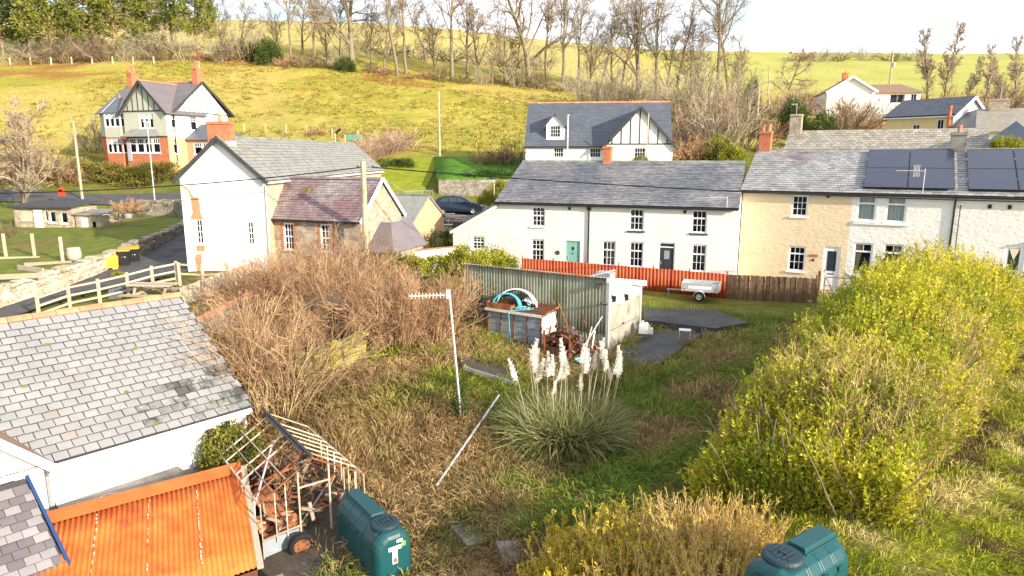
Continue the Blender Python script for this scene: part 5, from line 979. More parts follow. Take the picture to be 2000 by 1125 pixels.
# post and rail fence along the lane
def rail_fence(label, pts, h, rails, post='fence_wood', pw=.11, name='rail_fence', rw=.09):
    t = T(name, label, 'fence', pts[0]); o = Vector(pts[0])
    for p in pts: q = Vector(p) - o; MB().box(-pw / 2, pw / 2, -pw / 2, pw / 2, -.3, h + .08, 0, Matrix.Translation(q)).build('post', post, t)
    for a, c in zip(pts, pts[1:]):
        for r in rails: MB().bar(Vector(a) - o + Z * (r * h), Vector(c) - o + Z * (r * h), .04, rw).build('rail', post, t)
    return t
rail_fence('pale three rail fence along the near side of the lane', [atz(78, 628, .35), atz(138, 606, .55), atz(196, 594, .75), atz(252, 580, .9), atz(300, 566, 1.05), atz(347, 556, 1.2)], 1.15, (.95, .62, .3))
rail_fence('dark topped fence before the foot of the white gable', [atz(352, 557, 1.2), atz(398, 560, 1.15), atz(447, 556, 1.2), atz(480, 550, 1.3)], 1.1, (.98, .55), 'fence_wood')
fa, fb_ = atz(356, 612, .45), atz(505, 556, 1.05); d = fb_ - fa; f = T('picket_fence', 'pale close boarded fence between the barn and the stone house', 'fence', fa); n = 44; bm = MB().box(-.06, .06, -.01, .01, 0, 1.25).mesh('board', 'weathered_board')
for k in range(n): o = link('board', bm, f); o.location = d * ((k + .5) / n) + Vector((0, -.012 * (k % 2), random.uniform(-.03, .03))); o.rotation_euler = (random.gauss(0, .015), random.gauss(0, .015), math.atan2(d.y, d.x)); o.scale = (d.length / n / .115, 1, 1)
MB().bar(Vector((0, .04, .9)), d + Vector((0, .04, .9)), .04, .09).build('rail', 'weathered_board', f)
# walls
def stone_wall(label, pts, h, t, mat, sz=(.34, .17), name='stone_wall', core='grey_stone', hj=.15):
    th = T(name, label, 'wall', pts[0]); o = Vector(pts[0]); cm = MB()
    for a, c in zip(pts, pts[1:]):
        a, c = Vector(a) - o, Vector(c) - o; nn = (c - a).cross(Z).normalized() * t * .38
        cm.hexa([a - nn - Z * .4, c - nn - Z * .4, c + nn - Z * .4, a + nn - Z * .4, a - nn + Z * (h - .06), c - nn + Z * (h - .06), c + nn + Z * (h - .06), a + nn + Z * (h - .06)])
    cm.build('wall_core', core, th); V, F = [], []; base = np.array([(x, y, z) for z in (-1, 1) for x, y in ((-1, -1), (1, -1), (1, 1), (-1, 1))], float) * .5; fb2 = np.array([(3, 2, 1, 0), (4, 5, 6, 7), (0, 1, 5, 4), (1, 2, 6, 5), (2, 3, 7, 6), (3, 0, 4, 7)])
    for a, c in zip(pts, pts[1:]):
        a, c = np.array(Vector(a) - o), np.array(Vector(c) - o); d = c - a; ln = np.hypot(d[0], d[1]); u = d / ln; nv = np.array([u[1], -u[0], 0]); 
        rows = int(h / sz[1])
        for j in range(rows):
            x = -random.random() * sz[0]
            while x < ln:
                w = sz[0] * random.uniform(.5, 1.5); hh = sz[1] * random.uniform(.8, 1.25)
                q = base * np.array([w * .95, t * random.uniform(.92, 1.08), hh * .97]) * (1 + rng.normal(size=(8, 3)) * .09); q = q + np.array([x + w / 2, 0, (j + .5) * sz[1] + random.uniform(-.02, .02) + (random.random() * hj if j == rows - 1 else 0)])
                V.append(a + q[:, :1] * u + q[:, 1:2] * nv + q[:, 2:] * np.array([0, 0, 1])); F.append(fb2 + 8 * (len(V) - 1)); x += w
    tag(link('stone_courses', npmesh('stone_courses', np.concatenate(V), [np.concatenate(F)], mat), th), kind='stuff'); return th
lw = [atz(-60, 635, .35), atz(0, 607, .55), atz(60, 586, .75), atz(120, 566, .9), atz(180, 545, 1.05), atz(228, 527, 1.2)]; lw = [p + Vector((-.2, .25, 0)) for p in lw]
stone_wall('sunlit pale stone wall along the far side of the lane', lw, 1.15, .5, 'loose_stone')
lw2 = [atz(262, 514, 1.32), atz(300, 501, 1.45), atz(340, 482, 1.6), atz(372, 464, 1.75)]; lw2 = [p + Vector((-.2, .3, 0)) for p in lw2]
stone_wall('dark mossy stone wall behind the black bins', [lw[-1] + Vector((.3, .3, 0))] + lw2, 1.25, .5, 'dark_loose_stone')
stone_wall('dark stone wall beside the upper road below the villa', [(-31.5, 58, gz(-31.5, 58)), (-28, 57.5, gz(-28, 57.5)), (-25.5, 55, gz(-25.5, 55))], 1.5, .5, 'dark_loose_stone', (.4, .22))
gw = [Vector((p.x - .3, p.y + .3, p.z + 1.0)) for p in lw] + [Vector((p.x - .3, p.y + .3, p.z + 1.1)) for p in lw2]; far_ = [Vector((x, y, gz(x, y) + .1)) for x, y in ((-55, 48), (-45, 54), (-38, 57), (-32, 58), (-27, 57), (-24, 54))]
strip('garden_lawn', gw, far_, 'ground', 0, drape=False, nac=10, col=lambda x, y: mixc(mixc((.085, .125, .025), (.17, .185, .04), fbm(x, y, .9, 4)), (.18, .135, .06), sstep(.47, .6, fbm(x, y, .3, 9)) * sstep(-27, -30, x) * .9))
wl_ = [atz(722, 520, 1.55), atz(800, 522, 1.5), atz(895, 512, 1.5)]
t = T('garden_wall', 'low white rendered wall behind the green shrubs', 'wall', wl_[0])
for a, c in zip(wl_, wl_[1:]): MB().bar(a - wl_[0] + Z * .15, c - wl_[0] + Z * .15, .22, 1.5).build('wall', 'white_render', t); MB().bar(a - wl_[0] + Z * .94, c - wl_[0] + Z * .94, .3, .06).build('coping', 'brick', t)
rw = [(-7.0, 66.0), (1.2, 66.0)]; t = T('retaining_wall', 'dark stone retaining wall below the upper lawn behind the car', 'wall', (-7, 66, 3.4)); MB().box(0, 8.2, -.2, .2, -.6, 2.0).build('wall', 'grey_stone', t)
for k in range(14): MB().tube([(k * .62, 0, 2.0), (k * .62, 0, 3.0)], .012, 5).build('railing_post', 'timber_black', t)
MB().tube([(0, 0, 3.0), (8.1, 0, 3.0)], .012, 5).build('top_rail', 'timber_black', t)
t = T('brick_wall', 'low warm stone wall with mesh railing left of the car', 'wall', (-9.2, 58.5, 2.7), R(22)); MB().box(0, 2.6, -.15, .15, -.6, 1.0).build('wall', 'warm_stone', t)
for k in range(9): MB().tube([(k * .32, 0, 1.0), (k * .32, 0, 2.0)], .014, 5).build('railing_bar', 'grey_metal', t)
MB().tube([(0, 0, 2.0), (2.6, 0, 2.0)], .02, 6).build('hand_rail', 'grey_metal', t); MB().tube([(0, 0, 2.0), (-1.2, .8, 2.9), (-2.4, 1.6, 3.2)], .02, 6).build('hand_rail', 'grey_metal', t)
a, c = atz(376, 632, .95), atz(572, 534, 2.05); t = T('coped_wall', 'low garden wall with orange coping running behind the thicket', 'wall', a); d = c - a
MB().hexa([*[q - Z * 1.4 for q in (Vector((-.1, .1, 0)), d + Vector((-.1, .1, 0)), d + Vector((.1, -.1, 0)), Vector((.1, -.1, 0)))], Vector((-.1, .1, 0)), d + Vector((-.1, .1, 0)), d + Vector((.1, -.1, 0)), Vector((.1, -.1, 0))]).build('wall', 'grey_stone', t)
for k in range(18): MB().bar(d * (k / 18) + Z * .05, d * ((k + .96) / 18) + Z * .05, .34, .09).build('coping_tile', 'terracotta', t)
a, c = atz(580, 752, -.35), atz(706, 704, -.15); M('mossy_stone', (.24, .21, .12), (.38, .33, .18), 2.5, .9, .8, 12, c3=(.38, .35, .06), s3=1.1, t3=(.40, .62), rnd=.3)
stone_wall('yellow moss covered stone wall at the foot of the thicket', [a, a.lerp(c, .5) + Vector((.1, .05, 0)), c], 1.05, .4, 'mossy_stone', (.3, .17), 'mossy_wall', hj=.25)
t = T('derelict_hut', 'small derelict hut with grey sheet roof hidden in the thicket', 'hut', atz(655, 660, .4), R(-20)); MB().box(-.9, .9, 0, 1.6, -.6, 1.3).build('wall', 'stone', t); MB().hexa([(-1.2, -.3, 1.3), (1.2, -.3, 1.3), (1.2, 1.8, 1.55), (-1.2, 1.8, 1.55), (-1.2, -.3, 1.36), (1.2, -.3, 1.36), (1.2, 1.8, 1.61), (-1.2, 1.8, 1.61)]).build('roof_sheet', 'old_slate', t); MB().box(-.3, .45, -.02, -.003, -.5, 1.1).build('doorway', 'interior', t)
for k, (px, py, z, w_, rz, lb) in enumerate(((470, 690, .5, 1.5, .5, 'upper pale sheet lying under the thicket by the barn'), (478, 712, .35, 1.7, .35, 'lower pale sheet lying under the thicket by the barn'))):
    o = MB().box(-w_ / 2, w_ / 2, -.3, .3, 0, .05).build('loose_sheet', 'concrete'); o.location = atz(px, py, z); o.rotation_euler = (.2, .05, rz); tag(o, lb, 'sheet')
# ------------------------------------------------------------------ poles, wires, lamps
def pole(name, label, px, ytop, ybase, Y, r=.12, mat='pole_wood', lean=0, cat='pole'):
    p = atY(px, ybase, Y); q = atY(px, ytop, Y); t = T(name, label, cat, p); MB().tube([(0, 0, -.5), (lean, 0, q.z - p.z)], [r, r * .8], 10).build('shaft', mat, t); return t, q.z - p.z
t = T('utility_pole', 'tall weathered wooden utility pole rising from the thicket', 'pole', (-7.57, 35.0, .8)); H_ = 6.65; MB().tube([(0, 0, -.4), (.05, 0, H_)], [.17, .13], 12).build('shaft', 'pole_wood', t)
MB().bar((-.25, .0, H_ - .3), (.3, .0, H_ - .3), .05, .05).build('bracket', 'grey_metal', t)
for x in (-.2, .55): MB().tube([(x, -.1, H_ - .35), (x, -.1, H_ - .22)], .04, 8).build('insulator', 'gutter_black', t)
MB().tube([(.3, -.1, H_ - .3), (.55, -.1, H_ - .28)], .02, 6).build('bracket_arm', 'gutter_black', t)
top = Vector((-7.55, 34.95, .8 + H_ - .3))
def wire(name, label, a, c, sag, r=.022, n=24):
    a, c = Vector(a), Vector(c); pts = [a.lerp(c, k / n) - Z * sag * 4 * (k / n) * (1 - k / n) for k in range(n + 1)]; return tag(MB().tube(pts, r, 6).build(name, 'cable'), label, 'cable')
wire('overhead_cable', 'thick black cable from the pole across the terrace to the right', top + Vector((.5, 0, 0)), atY(2080, 396, 29), .25, .032)
wire('overhead_cable', 'black cable from the pole across the white gable to the left', top, atY(-60, 378, 36), .3, .032)
wire('house_cable', 'thin cable looping down from the pole towards the thicket', top - Z * 1.6, atz(560, 545, 2.0), .1, .008)
p = atz(903, 828, -.75); t = T('aerial_mast', 'leaning white aerial mast standing in the rough grass', 'aerial', p); tp_ = atY(878, 575, p.y + .3) - p
MB().tube([(0, 0, -.3), tp_], .035, 8).build('mast', 'galvanised', t); a = tp_ + Vector((-.04, 0, -.02)); e = a + Vector((-1.25, .05, -.05)); MB().tube([a, e], .02, 6).build('boom', 'can_white', t)
for k in range(11): q = a.lerp(e, (k + .2) / 11); MB().tube([q - Vector((0, .02, .09)), q + Vector((0, .02, .09))], .008, 5).build('element', 'can_white', t)
MB().box(-.06, .06, -.06, .06, -.1, .16, 0, Matrix.Translation(a)).build('junction_box', 'can_white', t)
lamp_specs = [('street_lamp', 'white lamp post in front of the villa hedge', 303, 238, 398, 62, .06, 'galvanised'), ('utility_pole', 'wooden pole beside the villa hedge and upper road', 160, 238, 380, 69, .13, 'pole_wood'), ('utility_pole', 'tall wooden pole at the bottom of the field', 859, 178, 308, 76, .12, 'pole_wood'),
              ('street_lamp', 'slim lamp post before the dormer window', 1108, 226, 318, 62, .06, 'galvanised'), ('utility_pole', 'slim pole before the half timbered gable', 1264, 222, 296, 61, .07, 'fence_wood'), ('utility_pole', 'wooden pole in the scrub right of the dormer house', 1477, 168, 262, 85, .12, 'pole_wood'), ('utility_pole', 'short pole beside the leaning larch', 1500, 128, 182, 125, .13, 'pole_wood')]
for nm, lb, px, yt, yb, Y, r, mt in lamp_specs:
    t, h = pole(nm, lb, px, yt, yb, Y, r, mt)
    if nm == 'street_lamp': MB().box(-.09, .09, -.55, .08, h - .05, h + .07).build('lamp_head', 'galvanised', t)
t, h = pole('transformer_pole', 'pole with small transformer below the skyline at right', 1738, 100, 162, 150, .2, 'pole_wood'); MB().tube([(.35, -.1, h - 3.2), (.35, -.1, h - 2.3)], .28, 10).build('transformer', 'grey_metal', t); MB().bar((-.9, 0, h - .3), (.9, 0, h - .3), .14).build('crossarm', 'pole_wood', t)
# ------------------------------------------------------------------ left garden: shed, bins, bench
def gh(x, y): return gz(x, y)
p = atY(32, 452, 50); b = B('garden_shed', 'old stone and timber shed with flat dark roof and white windows', 'shed', p.x, p.y, p.z, R(-8))
fo = [(.55, 1.5, .75, 1.5), (2.45, 2.75, .8, 1.55), (2.85, 3.35, .7, 1.5), (3.75, 4.3, .65, 1.45)]; w = MB(); panel(w, (0, 0, 0), (1, 0, 0), (0, -1, 0), 4.7, 1.75, fo, h0=-.5); w.face([(4.7, 0, -.5), (4.7, 2.5, -.5), (4.7, 2.5, 1.75), (4.7, 0, 1.75)]); w.face([(0, 0, -.5), (0, 2.5, -.5), (0, 2.5, 1.75), (0, 0, 1.75)]); b.part('wall', w, ['stone', 'interior'])
MB().box(.55, 1.5, -.05, -.02, .75, 1.5).build('board_shutter', 'brown_board', b.root).active_material = A('fence_wood')
for q in fo[1:]: window(b, *FRONT, q, ((1, 1),), fw=.06, sill='white_paint', frame='white_paint')
b.part('door', MB().box(1.65, 2.3, -.05, -.002, -.2, 1.6), 'white_paint'); b.part('roof', MB().hexa([(-.25, -.3, 1.75), (4.9, -.3, 1.75), (4.9, 2.7, 2.0), (-.25, 2.7, 2.0), (-.25, -.3, 1.87), (4.9, -.3, 1.87), (4.9, 2.7, 2.12), (-.25, 2.7, 2.12)]), 'timber_black')
p = b.mw @ Vector((4.85, .1, -.1)); b = B('stone_outhouse', 'small stone outhouse with white door adjoining the old shed', 'shed', p.x, p.y, p.z, R(-8)); fo = [(1.2, 1.6, .4, .95)]
w = MB(); panel(w, (0, 0, 0), (1, 0, 0), (0, -1, 0), 2.0, 1.35, fo, h0=-.5); w.face([(2, 0, -.5), (2, 2, -.5), (2, 2, 1.35), (2, 0, 1.35)]); b.part('wall', w, ['stone', 'interior']); window(b, *FRONT, fo[0], ((1, 1),), fw=.05, sill=None, frame='white_paint'); b.part('door', MB().box(.45, .95, -.04, -.002, -.2, 1.15), 'white_paint')
b.part('roof', MB().hexa([(-.1, -.2, 1.36), (2.15, -.2, 1.36), (2.15, 2.2, 1.55), (-.1, 2.2, 1.55), (-.1, -.2, 1.45), (2.15, -.2, 1.45), (2.15, 2.2, 1.64), (-.1, 2.2, 1.64)]), 'concrete')
def bin_(label, p, rz):
    t = T('wheelie_bin', label, 'wheelie bin', p, rz); MB().loft([[(x * .24, y * .27, 0.08) for x, y in ((-1, -1), (1, -1), (1, 1), (-1, 1))], [(x * .30, y * .34, .98) for x, y in ((-1, -1), (1, -1), (1, 1), (-1, 1))]]).build('body', 'bin_black', t, bevel=.02)
    MB().hexa([(-.32, -.38, .985), (.32, -.38, .985), (.32, .36, .985), (-.32, .36, .985), (-.27, -.32, 1.06), (.27, -.32, 1.06), (.27, .34, 1.1), (-.27, .34, 1.1)]).build('lid', 'bin_orange', t)
    for x in (-.26, .26): MB().tube([(x - .03, .28, .1), (x + .03, .28, .1)], .1, 12).build('bin_wheel', 'tyre', t)
    for k in range(3):
        a = R(90 + 120 * k); c = Vector((.09 * math.cos(a), 0, .09 * math.sin(a))); d = Vector((-math.sin(a), 0, math.cos(a)))
        MB().face([Vector((c.x, -.315, .72 + c.z)) + d * .06, Vector((c.x, -.315, .72 + c.z)) - d * .06 + c * .35, Vector((c.x, -.315, .72 + c.z)) - d * .06 - c * .35]).build('recycling_arrow', 'sticker', t)
    return t
bin_('black recycling bin with orange lid, the left one beside the yellow grit bin', atz(245, 522, 1.3), R(25)); bin_('black recycling bin with orange lid, the right one of the pair', atz(264, 517, 1.33), R(25))
t = T('grit_bin', 'yellow roadside grit bin against the pale stone wall', 'grit bin', atz(213, 530, 1.2), R(25)); MB().loft([[(-.48, -.35, 0), (.48, -.35, 0), (.48, .35, 0), (-.48, .35, 0)], [(-.5, -.4, .55), (.5, -.4, .55), (.5, .4, .75), (-.5, .4, .75)]]).build('body', 'grit_yellow', t, bevel=.03)
MB().hexa([(-.53, -.44, .56), (.53, -.44, .56), (.53, .42, .77), (-.53, .42, .77), (-.42, -.2, .86), (.42, -.2, .86), (.42, .38, .92), (-.42, .38, .92)]).build('lid', 'grit_yellow', t, bevel=.03); MB().tube([(.12, -.42, .12), (.12, -.36, .14)], .14, 14).build('hatch_opening', 'interior', t)
p = Vector((-29.5, 38.6, 0)); p = atz(146, 508, 2.05); t = T('barrel', 'grey wooden barrel planter behind the pale wall', 'barrel', p); MB().tube([(0, 0, 0), (0, 0, .18), (0, 0, .35), (0, 0, .52), (0, 0, .7)], [.3, .35, .37, .35, .31], 18).build('staves', 'fence_wood', t, smooth=True)
for h in (.12, .58): MB().tube([(0, 0, h - .03), (0, 0, h + .03)], [.345, .352] if h < .3 else [.352, .342], 18, cap=False).build('hoop', 'grey_metal', t)
for k, (px, py, lb) in enumerate(((12, 502, 'leftmost tall garden post by the vegetable beds'), (68, 502, 'middle tall garden post by the vegetable beds'), (123, 510, 'right hand tall garden post by the vegetable beds'))):
    q = atz(px, py, 2.0); t = T('garden_post', lb, 'post', q); MB().box(-.06, .06, -.06, .06, -.3, 1.35).build('shaft', 'fence_wood', t)
for k, (px, py, rz, l, lb) in enumerate(((20, 545, .3, 2.6, 'timber bed edging nearest the pale wall'), (60, 530, -.5, 2.4, 'timber bed edging crossing behind the nearest one'), (95, 520, .35, 2.2, 'timber bed edging beside the right garden post'), (30, 510, .1, 2.6, 'timber bed edging beside the left garden post'))):
    q = atz(px, py, 1.85); o = MB().box(-l / 2, l / 2, -.04, .04, 0, .25).build('bed_edging', 'weathered_board'); o.location = q; o.rotation_euler.z = rz; tag(o, lb, 'timber')
def picnic(label, p, rz, mat='fence_wood', s=1.0):
    t = T('picnic_table', label, 'picnic table', p, rz); t.scale = (s,) * 3
    for k in range(5): MB().box(-.85, .85, -.35 + k * .145, -.35 + k * .145 + .13, .72, .76).build('top_board', mat, t)
    for y in (-.72, .72):
        for k in range(2): MB().box(-.85, .85, y - .13 + k * .135, y + k * .135 - .01, .42, .46).build('seat_board', mat, t)
    for x in (-.6, .6):
        for sg in (-1, 1): MB().bar((x, sg * .55, 0), (x, sg * .12, .72), .09, .04).build('leg', mat, t)
        MB().bar((x + .05, -.75, .4), (x + .05, .75, .4), .04, .09).build('cross_brace', mat, t)
    return t
picnic('weathered picnic table behind the lane fence', atz(302, 592, .75), R(-4), 'weathered_board', 1.25)
for k, (px, py, Y, rz, lb) in enumerate(((842, 446, 51, .1, 'leftmost wooden picnic table of the group below the car'), (862, 450, 50, .2, 'nearest wooden picnic table below the car'), (846, 432, 55, 0, 'wooden picnic table at the far left below the car'), (868, 432, 55, .1, 'wooden picnic table in the far middle below the car'), (890, 434, 54, .15, 'rightmost wooden picnic table below the car'))):
    q = atY(px, py, Y); picnic(lb, (q.x, q.y, gz(q.x, q.y)), rz)
p = Vector((-43.2, 66.0, gz(-43.2, 66))); t = T('post_box', 'small red post box on a post beside the upper road', 'post box', p); MB().tube([(0, 0, 0), (0, 0, .9)], .05, 8).build('post', 'timber_black', t); MB().box(-.2, .2, -.16, .16, .85, 1.45).tube([(0, -.16, 1.45), (0, .16, 1.45)], .2, 14).build('box', 'post_red', t); MB().box(-.13, .13, -.17, -.161, 1.28, 1.33).build('slot', 'interior', t)
for k, (px, py, z, lb) in enumerate(((228, 590, .7, 'left blue grey slate slab stack by the lane fence'), (245, 585, .75, 'right blue grey slate slab stack by the lane fence'))):
    t = T('slate_stack', lb, 'slate stack', atz(px, py, z), R(20))
    for j in range(5): MB().hexa([(-.35, j * .05, 0), (.35, j * .05, 0), (.35, j * .05 + .03, 0), (-.35, j * .05 + .03, 0), (-.35, j * .05 + .25, .6), (.35, j * .05 + .25, .62), (.35, j * .05 + .28, .62), (-.35, j * .05 + .28, .6)]).build('slab', 'blue_slate', t)
q = atY(213, 415, 54); t = T('bathtub', 'old white bathtub among the scrub above the garden', 'bathtub', (q.x, q.y, gz(q.x, q.y) + .15), R(10)); el = lambda a, c, z: [(a * math.cos(k * math.pi / 9), c * math.sin(k * math.pi / 9), z) for k in range(18)]
MB().loft([el(.5, .22, .0), el(.72, .34, .2), el(.8, .38, .5), el(.86, .43, .52), el(.86, .43, .55), el(.76, .35, .54), el(.62, .28, .2), el(.4, .16, .1)]).build('tub', 'can_white', t, smooth=True); MB().tube([(.6, 0, .5), (.6, 0, .75)], .03, 8).build('tap', 'galvanised', t)
q = atY(249, 410, 56); t = T('water_butt', 'small blue grey water butt beside the upper stone wall', 'water butt', (q.x, q.y, gz(q.x, q.y))); MB().tube([(0, 0, 0), (0, 0, .4), (0, 0, .9)], [.27, .32, .29], 14).build('body', 'bluegrey_panel', t); MB().tube([(0, 0, .9), (0, 0, .96)], [.31, .2], 14).build('lid', 'tank_lid', t)
# car
q = atY(897, 419, 60); cz = gz(q.x, 60) + .09; t = T('parked_car', 'dark blue hatchback parked below the stone retaining wall', 'car', (q.x, 60, cz), R(-3))
prof = [(-2.12, .35), (-2.15, .75), (-2.05, 1.02), (-1.75, 1.38), (-1.3, 1.55), (-.4, 1.6), (.25, 1.5), (1.0, 1.06), (1.75, .92), (2.1, .72), (2.15, .38), (1.9, .25), (-1.9, .25)]
def ring(y, k): return [(x * (1 - .015 * k), y * (1 if z < .95 else 1 - .16 * min(1, (z - .95) / .6)), z) for x, z in prof]
MB().loft([ring(-.86, 1), ring(-.8, 0), ring(.8, 0), ring(.86, 1)]).build('body', 'car_blue', t, smooth=False, bevel=.03)
for s in (-1, 1):
    for pl in ([(-1.62, 1.06), (-1.35, 1.38), (-.85, 1.46), (-.85, 1.04)], [(-.78, 1.04), (-.78, 1.47), (-.1, 1.46), (-.1, 1.03)], [(-.03, 1.03), (-.03, 1.44), (.2, 1.38), (.78, 1.06)]):
        MB().face([(x, s * (.865 if z < 1.2 else .795), z) for x, z in pl]).build('side_window', 'car_glass', t)
    wheel(t, (-1.3, s * .8, .31), .31, .2, (0, s, 0)); wheel(t, (1.32, s * .8, .31), .31, .2, (0, s, 0)); MB().box(.55, .75, s * .88 - .06, s * .88 + .06, .98, 1.1).build('mirror', 'car_blue', t)
    MB().box(1.85, 2.08, s * .72 - .12, s * .72 + .1, .68, .8).build('headlight', 'alloy', t); MB().box(-2.13, -1.98, s * .74 - .1, s * .74 + .08, .8, 1.05).build('tail_light', 'post_red', t)
MB().face([(.3, -.66, 1.49), (.3, .66, 1.49), (1.02, .76, 1.08), (1.02, -.76, 1.08)]).build('windscreen', 'car_glass', t).location = (.01, 0, .015)
# play tower behind the long house
q = atY(668, 300, 84); t = T('play_tower', 'wooden play tower with small roof and green panel at the field edge', 'play tower', q)
for x in (-.6, .6):
    for y in (-.5, .5): MB().box(x - .06, x + .06, y - .06, y + .06, -.3, 2.4).build('post', 'fence_wood', t)
MB().box(-.7, .7, -.6, .6, 1.2, 1.3).build('platform', 'fence_wood', t); r = MB(); slab(r, [(-.8, -.7, 2.3), (-.8, .7, 2.3), (0, .7, 3.0), (0, -.7, 3.0)], .05); slab(r, [(.8, -.7, 2.3), (.8, .7, 2.3), (0.01, .7, 3.0), (0.01, -.7, 3.0)], .05); r.build('roof', 'brown_board', t)
MB().box(.75, 2.4, -.3, .3, 1.6, 2.2).build('green_panel', 'green_sheet', t); MB().box(2.3, 2.42, -.06, .06, -.2, 1.6).build('post', 'fence_wood', t)
# field fence posts
_u = 'first second third fourth fifth sixth seventh eighth ninth tenth eleventh twelfth thirteenth fourteenth fifteenth sixteenth seventeenth eighteenth nineteenth twentieth'.split()
def nth(k): return _u[k - 1] if k <= 20 else ('twenty-' if k < 30 else 'thirty-' if k < 40 else 'forty-') + _u[k % 10 - 1] if k % 10 else ('thirtieth' if k == 30 else 'fortieth' if k == 40 else 'fiftieth')
i = 0
for px, py, Y in [(430, 248, 96), (478, 252, 95), (520, 255, 94), (560, 258, 93), (600, 262, 92), (650, 268, 90), (700, 274, 88), (765, 282, 84)]:
    q = atY(px, py + 12, Y); o = MB().box(-.07, .07, -.07, .07, -.3, 1.2).build('fence_post', 'fence_wood'); o.location = (q.x, q.y, gz(q.x, q.y)); i += 1
    tag(o, '%s pale fence post from the left along the bottom edge of the field' % nth(i), 'fence post', 'field edge fence posts')
for j, px in enumerate(range(20, 340, 40)):
    q = atY(px, 125 - px * .03, 144); o = MB().box(-.1, .1, -.1, .1, -.3, 1.4).build('fence_post', 'fence_wood'); o.location = (q.x, q.y, gz(q.x, q.y)); tag(o, '%s pale fence post from the left along the wood edge' % nth(j + 1), 'fence post', 'wood edge fence posts')
# small ground objects in the plot
def on(px, py, z): q = atz(px, py, z); return Vector((q.x, q.y, gz(q.x, q.y)))
a, c = on(853, 966, -1.5), on(975, 812, -.9); tag(MB().tube([a + Z * .25, c + Z * .45], .035, 8).build('fallen_pole', 'galvanised'), 'long pale pole lying on the grass left of the pampas', 'pole')
mud = [on(892, 716, -.4), on(930, 722, -.45), on(1015, 745, -.55)], [on(905, 742, -.5), on(945, 752, -.55), on(1010, 770, -.65)]
strip('mud_bed', mud[0], mud[1], 'mud', .14, nac=3); tag(MB().bar(mud[1][0] + Z * .15, mud[1][2] + Z * .15, .05, .16).build('bed_board', 'grey_metal'), 'thin pale edging along the bare soil strip', 'edging')
for px, py, lb, rz in ((916, 1056, 'left paving slab in the grass at the bottom', .6), (1000, 1092, 'right paving slab in the grass at the bottom', .3)):
    q = on(px, py, -1.8); o = MB().box(-.3, .3, -.45, .45, 0, .07).build('paving_slab', 'concrete'); o.location = q + Z * .12; o.rotation_euler = (.1, .15, rz); tag(o, lb, 'paving slab')
# ------------------------------------------------------------------ vegetation kit
def chains(P, D, L, n, wig, up):
    P = np.array(P, float); d = unit(np.array(D, float)); L = np.broadcast_to(L, len(P)); st = (L / n)[:, None]; pts = [P]; ds = [d]
    up = np.broadcast_to(up, len(P))[:, None] if np.ndim(up) else up
    for k in range(n):
        d = unit(d + rng.normal(size=d.shape) * wig + np.array([0, 0, 1.]) * up); P = P + d * st; pts.append(P); ds.append(d)
    return np.stack(pts, 1), np.stack(ds, 1)
def kids(pts, ds, per, lo, hi, ang):
    n, m = pts.shape[:2]; t = rng.uniform(lo, hi, (n, per)) * (m - 1); k = np.minimum(t.astype(int), m - 2); f = (t - k)[..., None]; I = np.arange(n)[:, None]
    p = pts[I, k] * (1 - f) + pts[I, k + 1] * f; d = ds[I, k + 1]; r = unit(np.cross(d, rng.normal(size=d.shape))); a = rng.uniform(*ang, (n, per))[..., None]
    return p.reshape(-1, 3), unit(d * np.cos(a) + r * np.sin(a)).reshape(-1, 3), (t / (m - 1)).ravel()
def seg(pts, r0, r1):
    n, m = pts.shape[:2]; r0 = np.broadcast_to(r0, n); r1 = np.broadcast_to(r1, n); t = np.linspace(0, 1, m); R_ = r0[:, None] * (1 - t) + r1[:, None] * t
    return pts[:, :-1].reshape(-1, 3), pts[:, 1:].reshape(-1, 3), R_[:, :-1].ravel(), R_[:, 1:].ravel()
def cat_(l): return [np.concatenate(x) for x in zip(*l)]
def colv(n, c1, c2, rep, pw=1.): t = rng.random(n) ** pw; return np.repeat(mixc(c1, c2, t), rep, 0)
def merge(parts):
    V, F, C_, off = [], [], [], 0
    for v, f, c in parts:
        V.append(v); fs = f if isinstance(f, list) else [f]; F += [x + off for x in fs]; C_.append(c); off += len(v)
    k = {}
    for f in F: k.setdefault(f.shape[1], []).append(f)
    return np.concatenate(V), [np.concatenate(x) for x in k.values()], np.concatenate(C_)
def bare_tree(h, tr, nl=13, spread=(.6, 1.0), start=.25, cols=((.20, .15, .10), (.36, .28, .19)), fine=3, limb=.42, up=.10, lean=(0, 0)):
    p0, d0 = chains([(0, 0, -.3)], [(lean[0], lean[1], 1)], h * .82, 10, .07, .05); a = [seg(p0, tr, tr * .22)]
    p, d, t = kids(p0, d0, nl, start, .98, spread); l1 = h * limb * (1.05 - .7 * t) * rng.uniform(.75, 1.2, len(t)); p1, d1 = chains(p, d, l1, 6, .14, up); rr = tr * (.48 - .3 * t); a.append(seg(p1, rr, rr * .25))
    p, d, t = kids(p1, d1, 7, .2, 1, (.4, .9)); l2 = np.repeat(l1, 7) * .42 * (1.1 - .5 * t); p2, d2 = chains(p, d, l2, 4, .17, up * .8); b_ = [seg(p2, .035 + h * .0012, .018)]
    p, d, t = kids(p2, d2, 6, .15, 1, (.45, 1.0)); l3 = np.repeat(l2, 6) * .5 * (1.1 - .4 * t); p3, d3 = chains(p, d, l3, 3, .2, up * .6); b_.append(seg(p3, .02, .012))
    p, d, t = kids(p3, d3, fine, .2, 1, (.4, .9)); p4, d4 = chains(p, d, np.repeat(l3, fine) * .55, 2, .2, 0.03); b_.append(seg(p4, .016, .009))
    V, F = np_tubes(*cat_(a), 7); tm = npmesh('trunk', V, [F], 'bark', smooth=True)
    s = cat_(b_); V, F = np_tubes(*s, 3); cm = npmesh('crown', V, [F], 'twig', colv(len(s[0]), *cols, 6)); return tm, cm
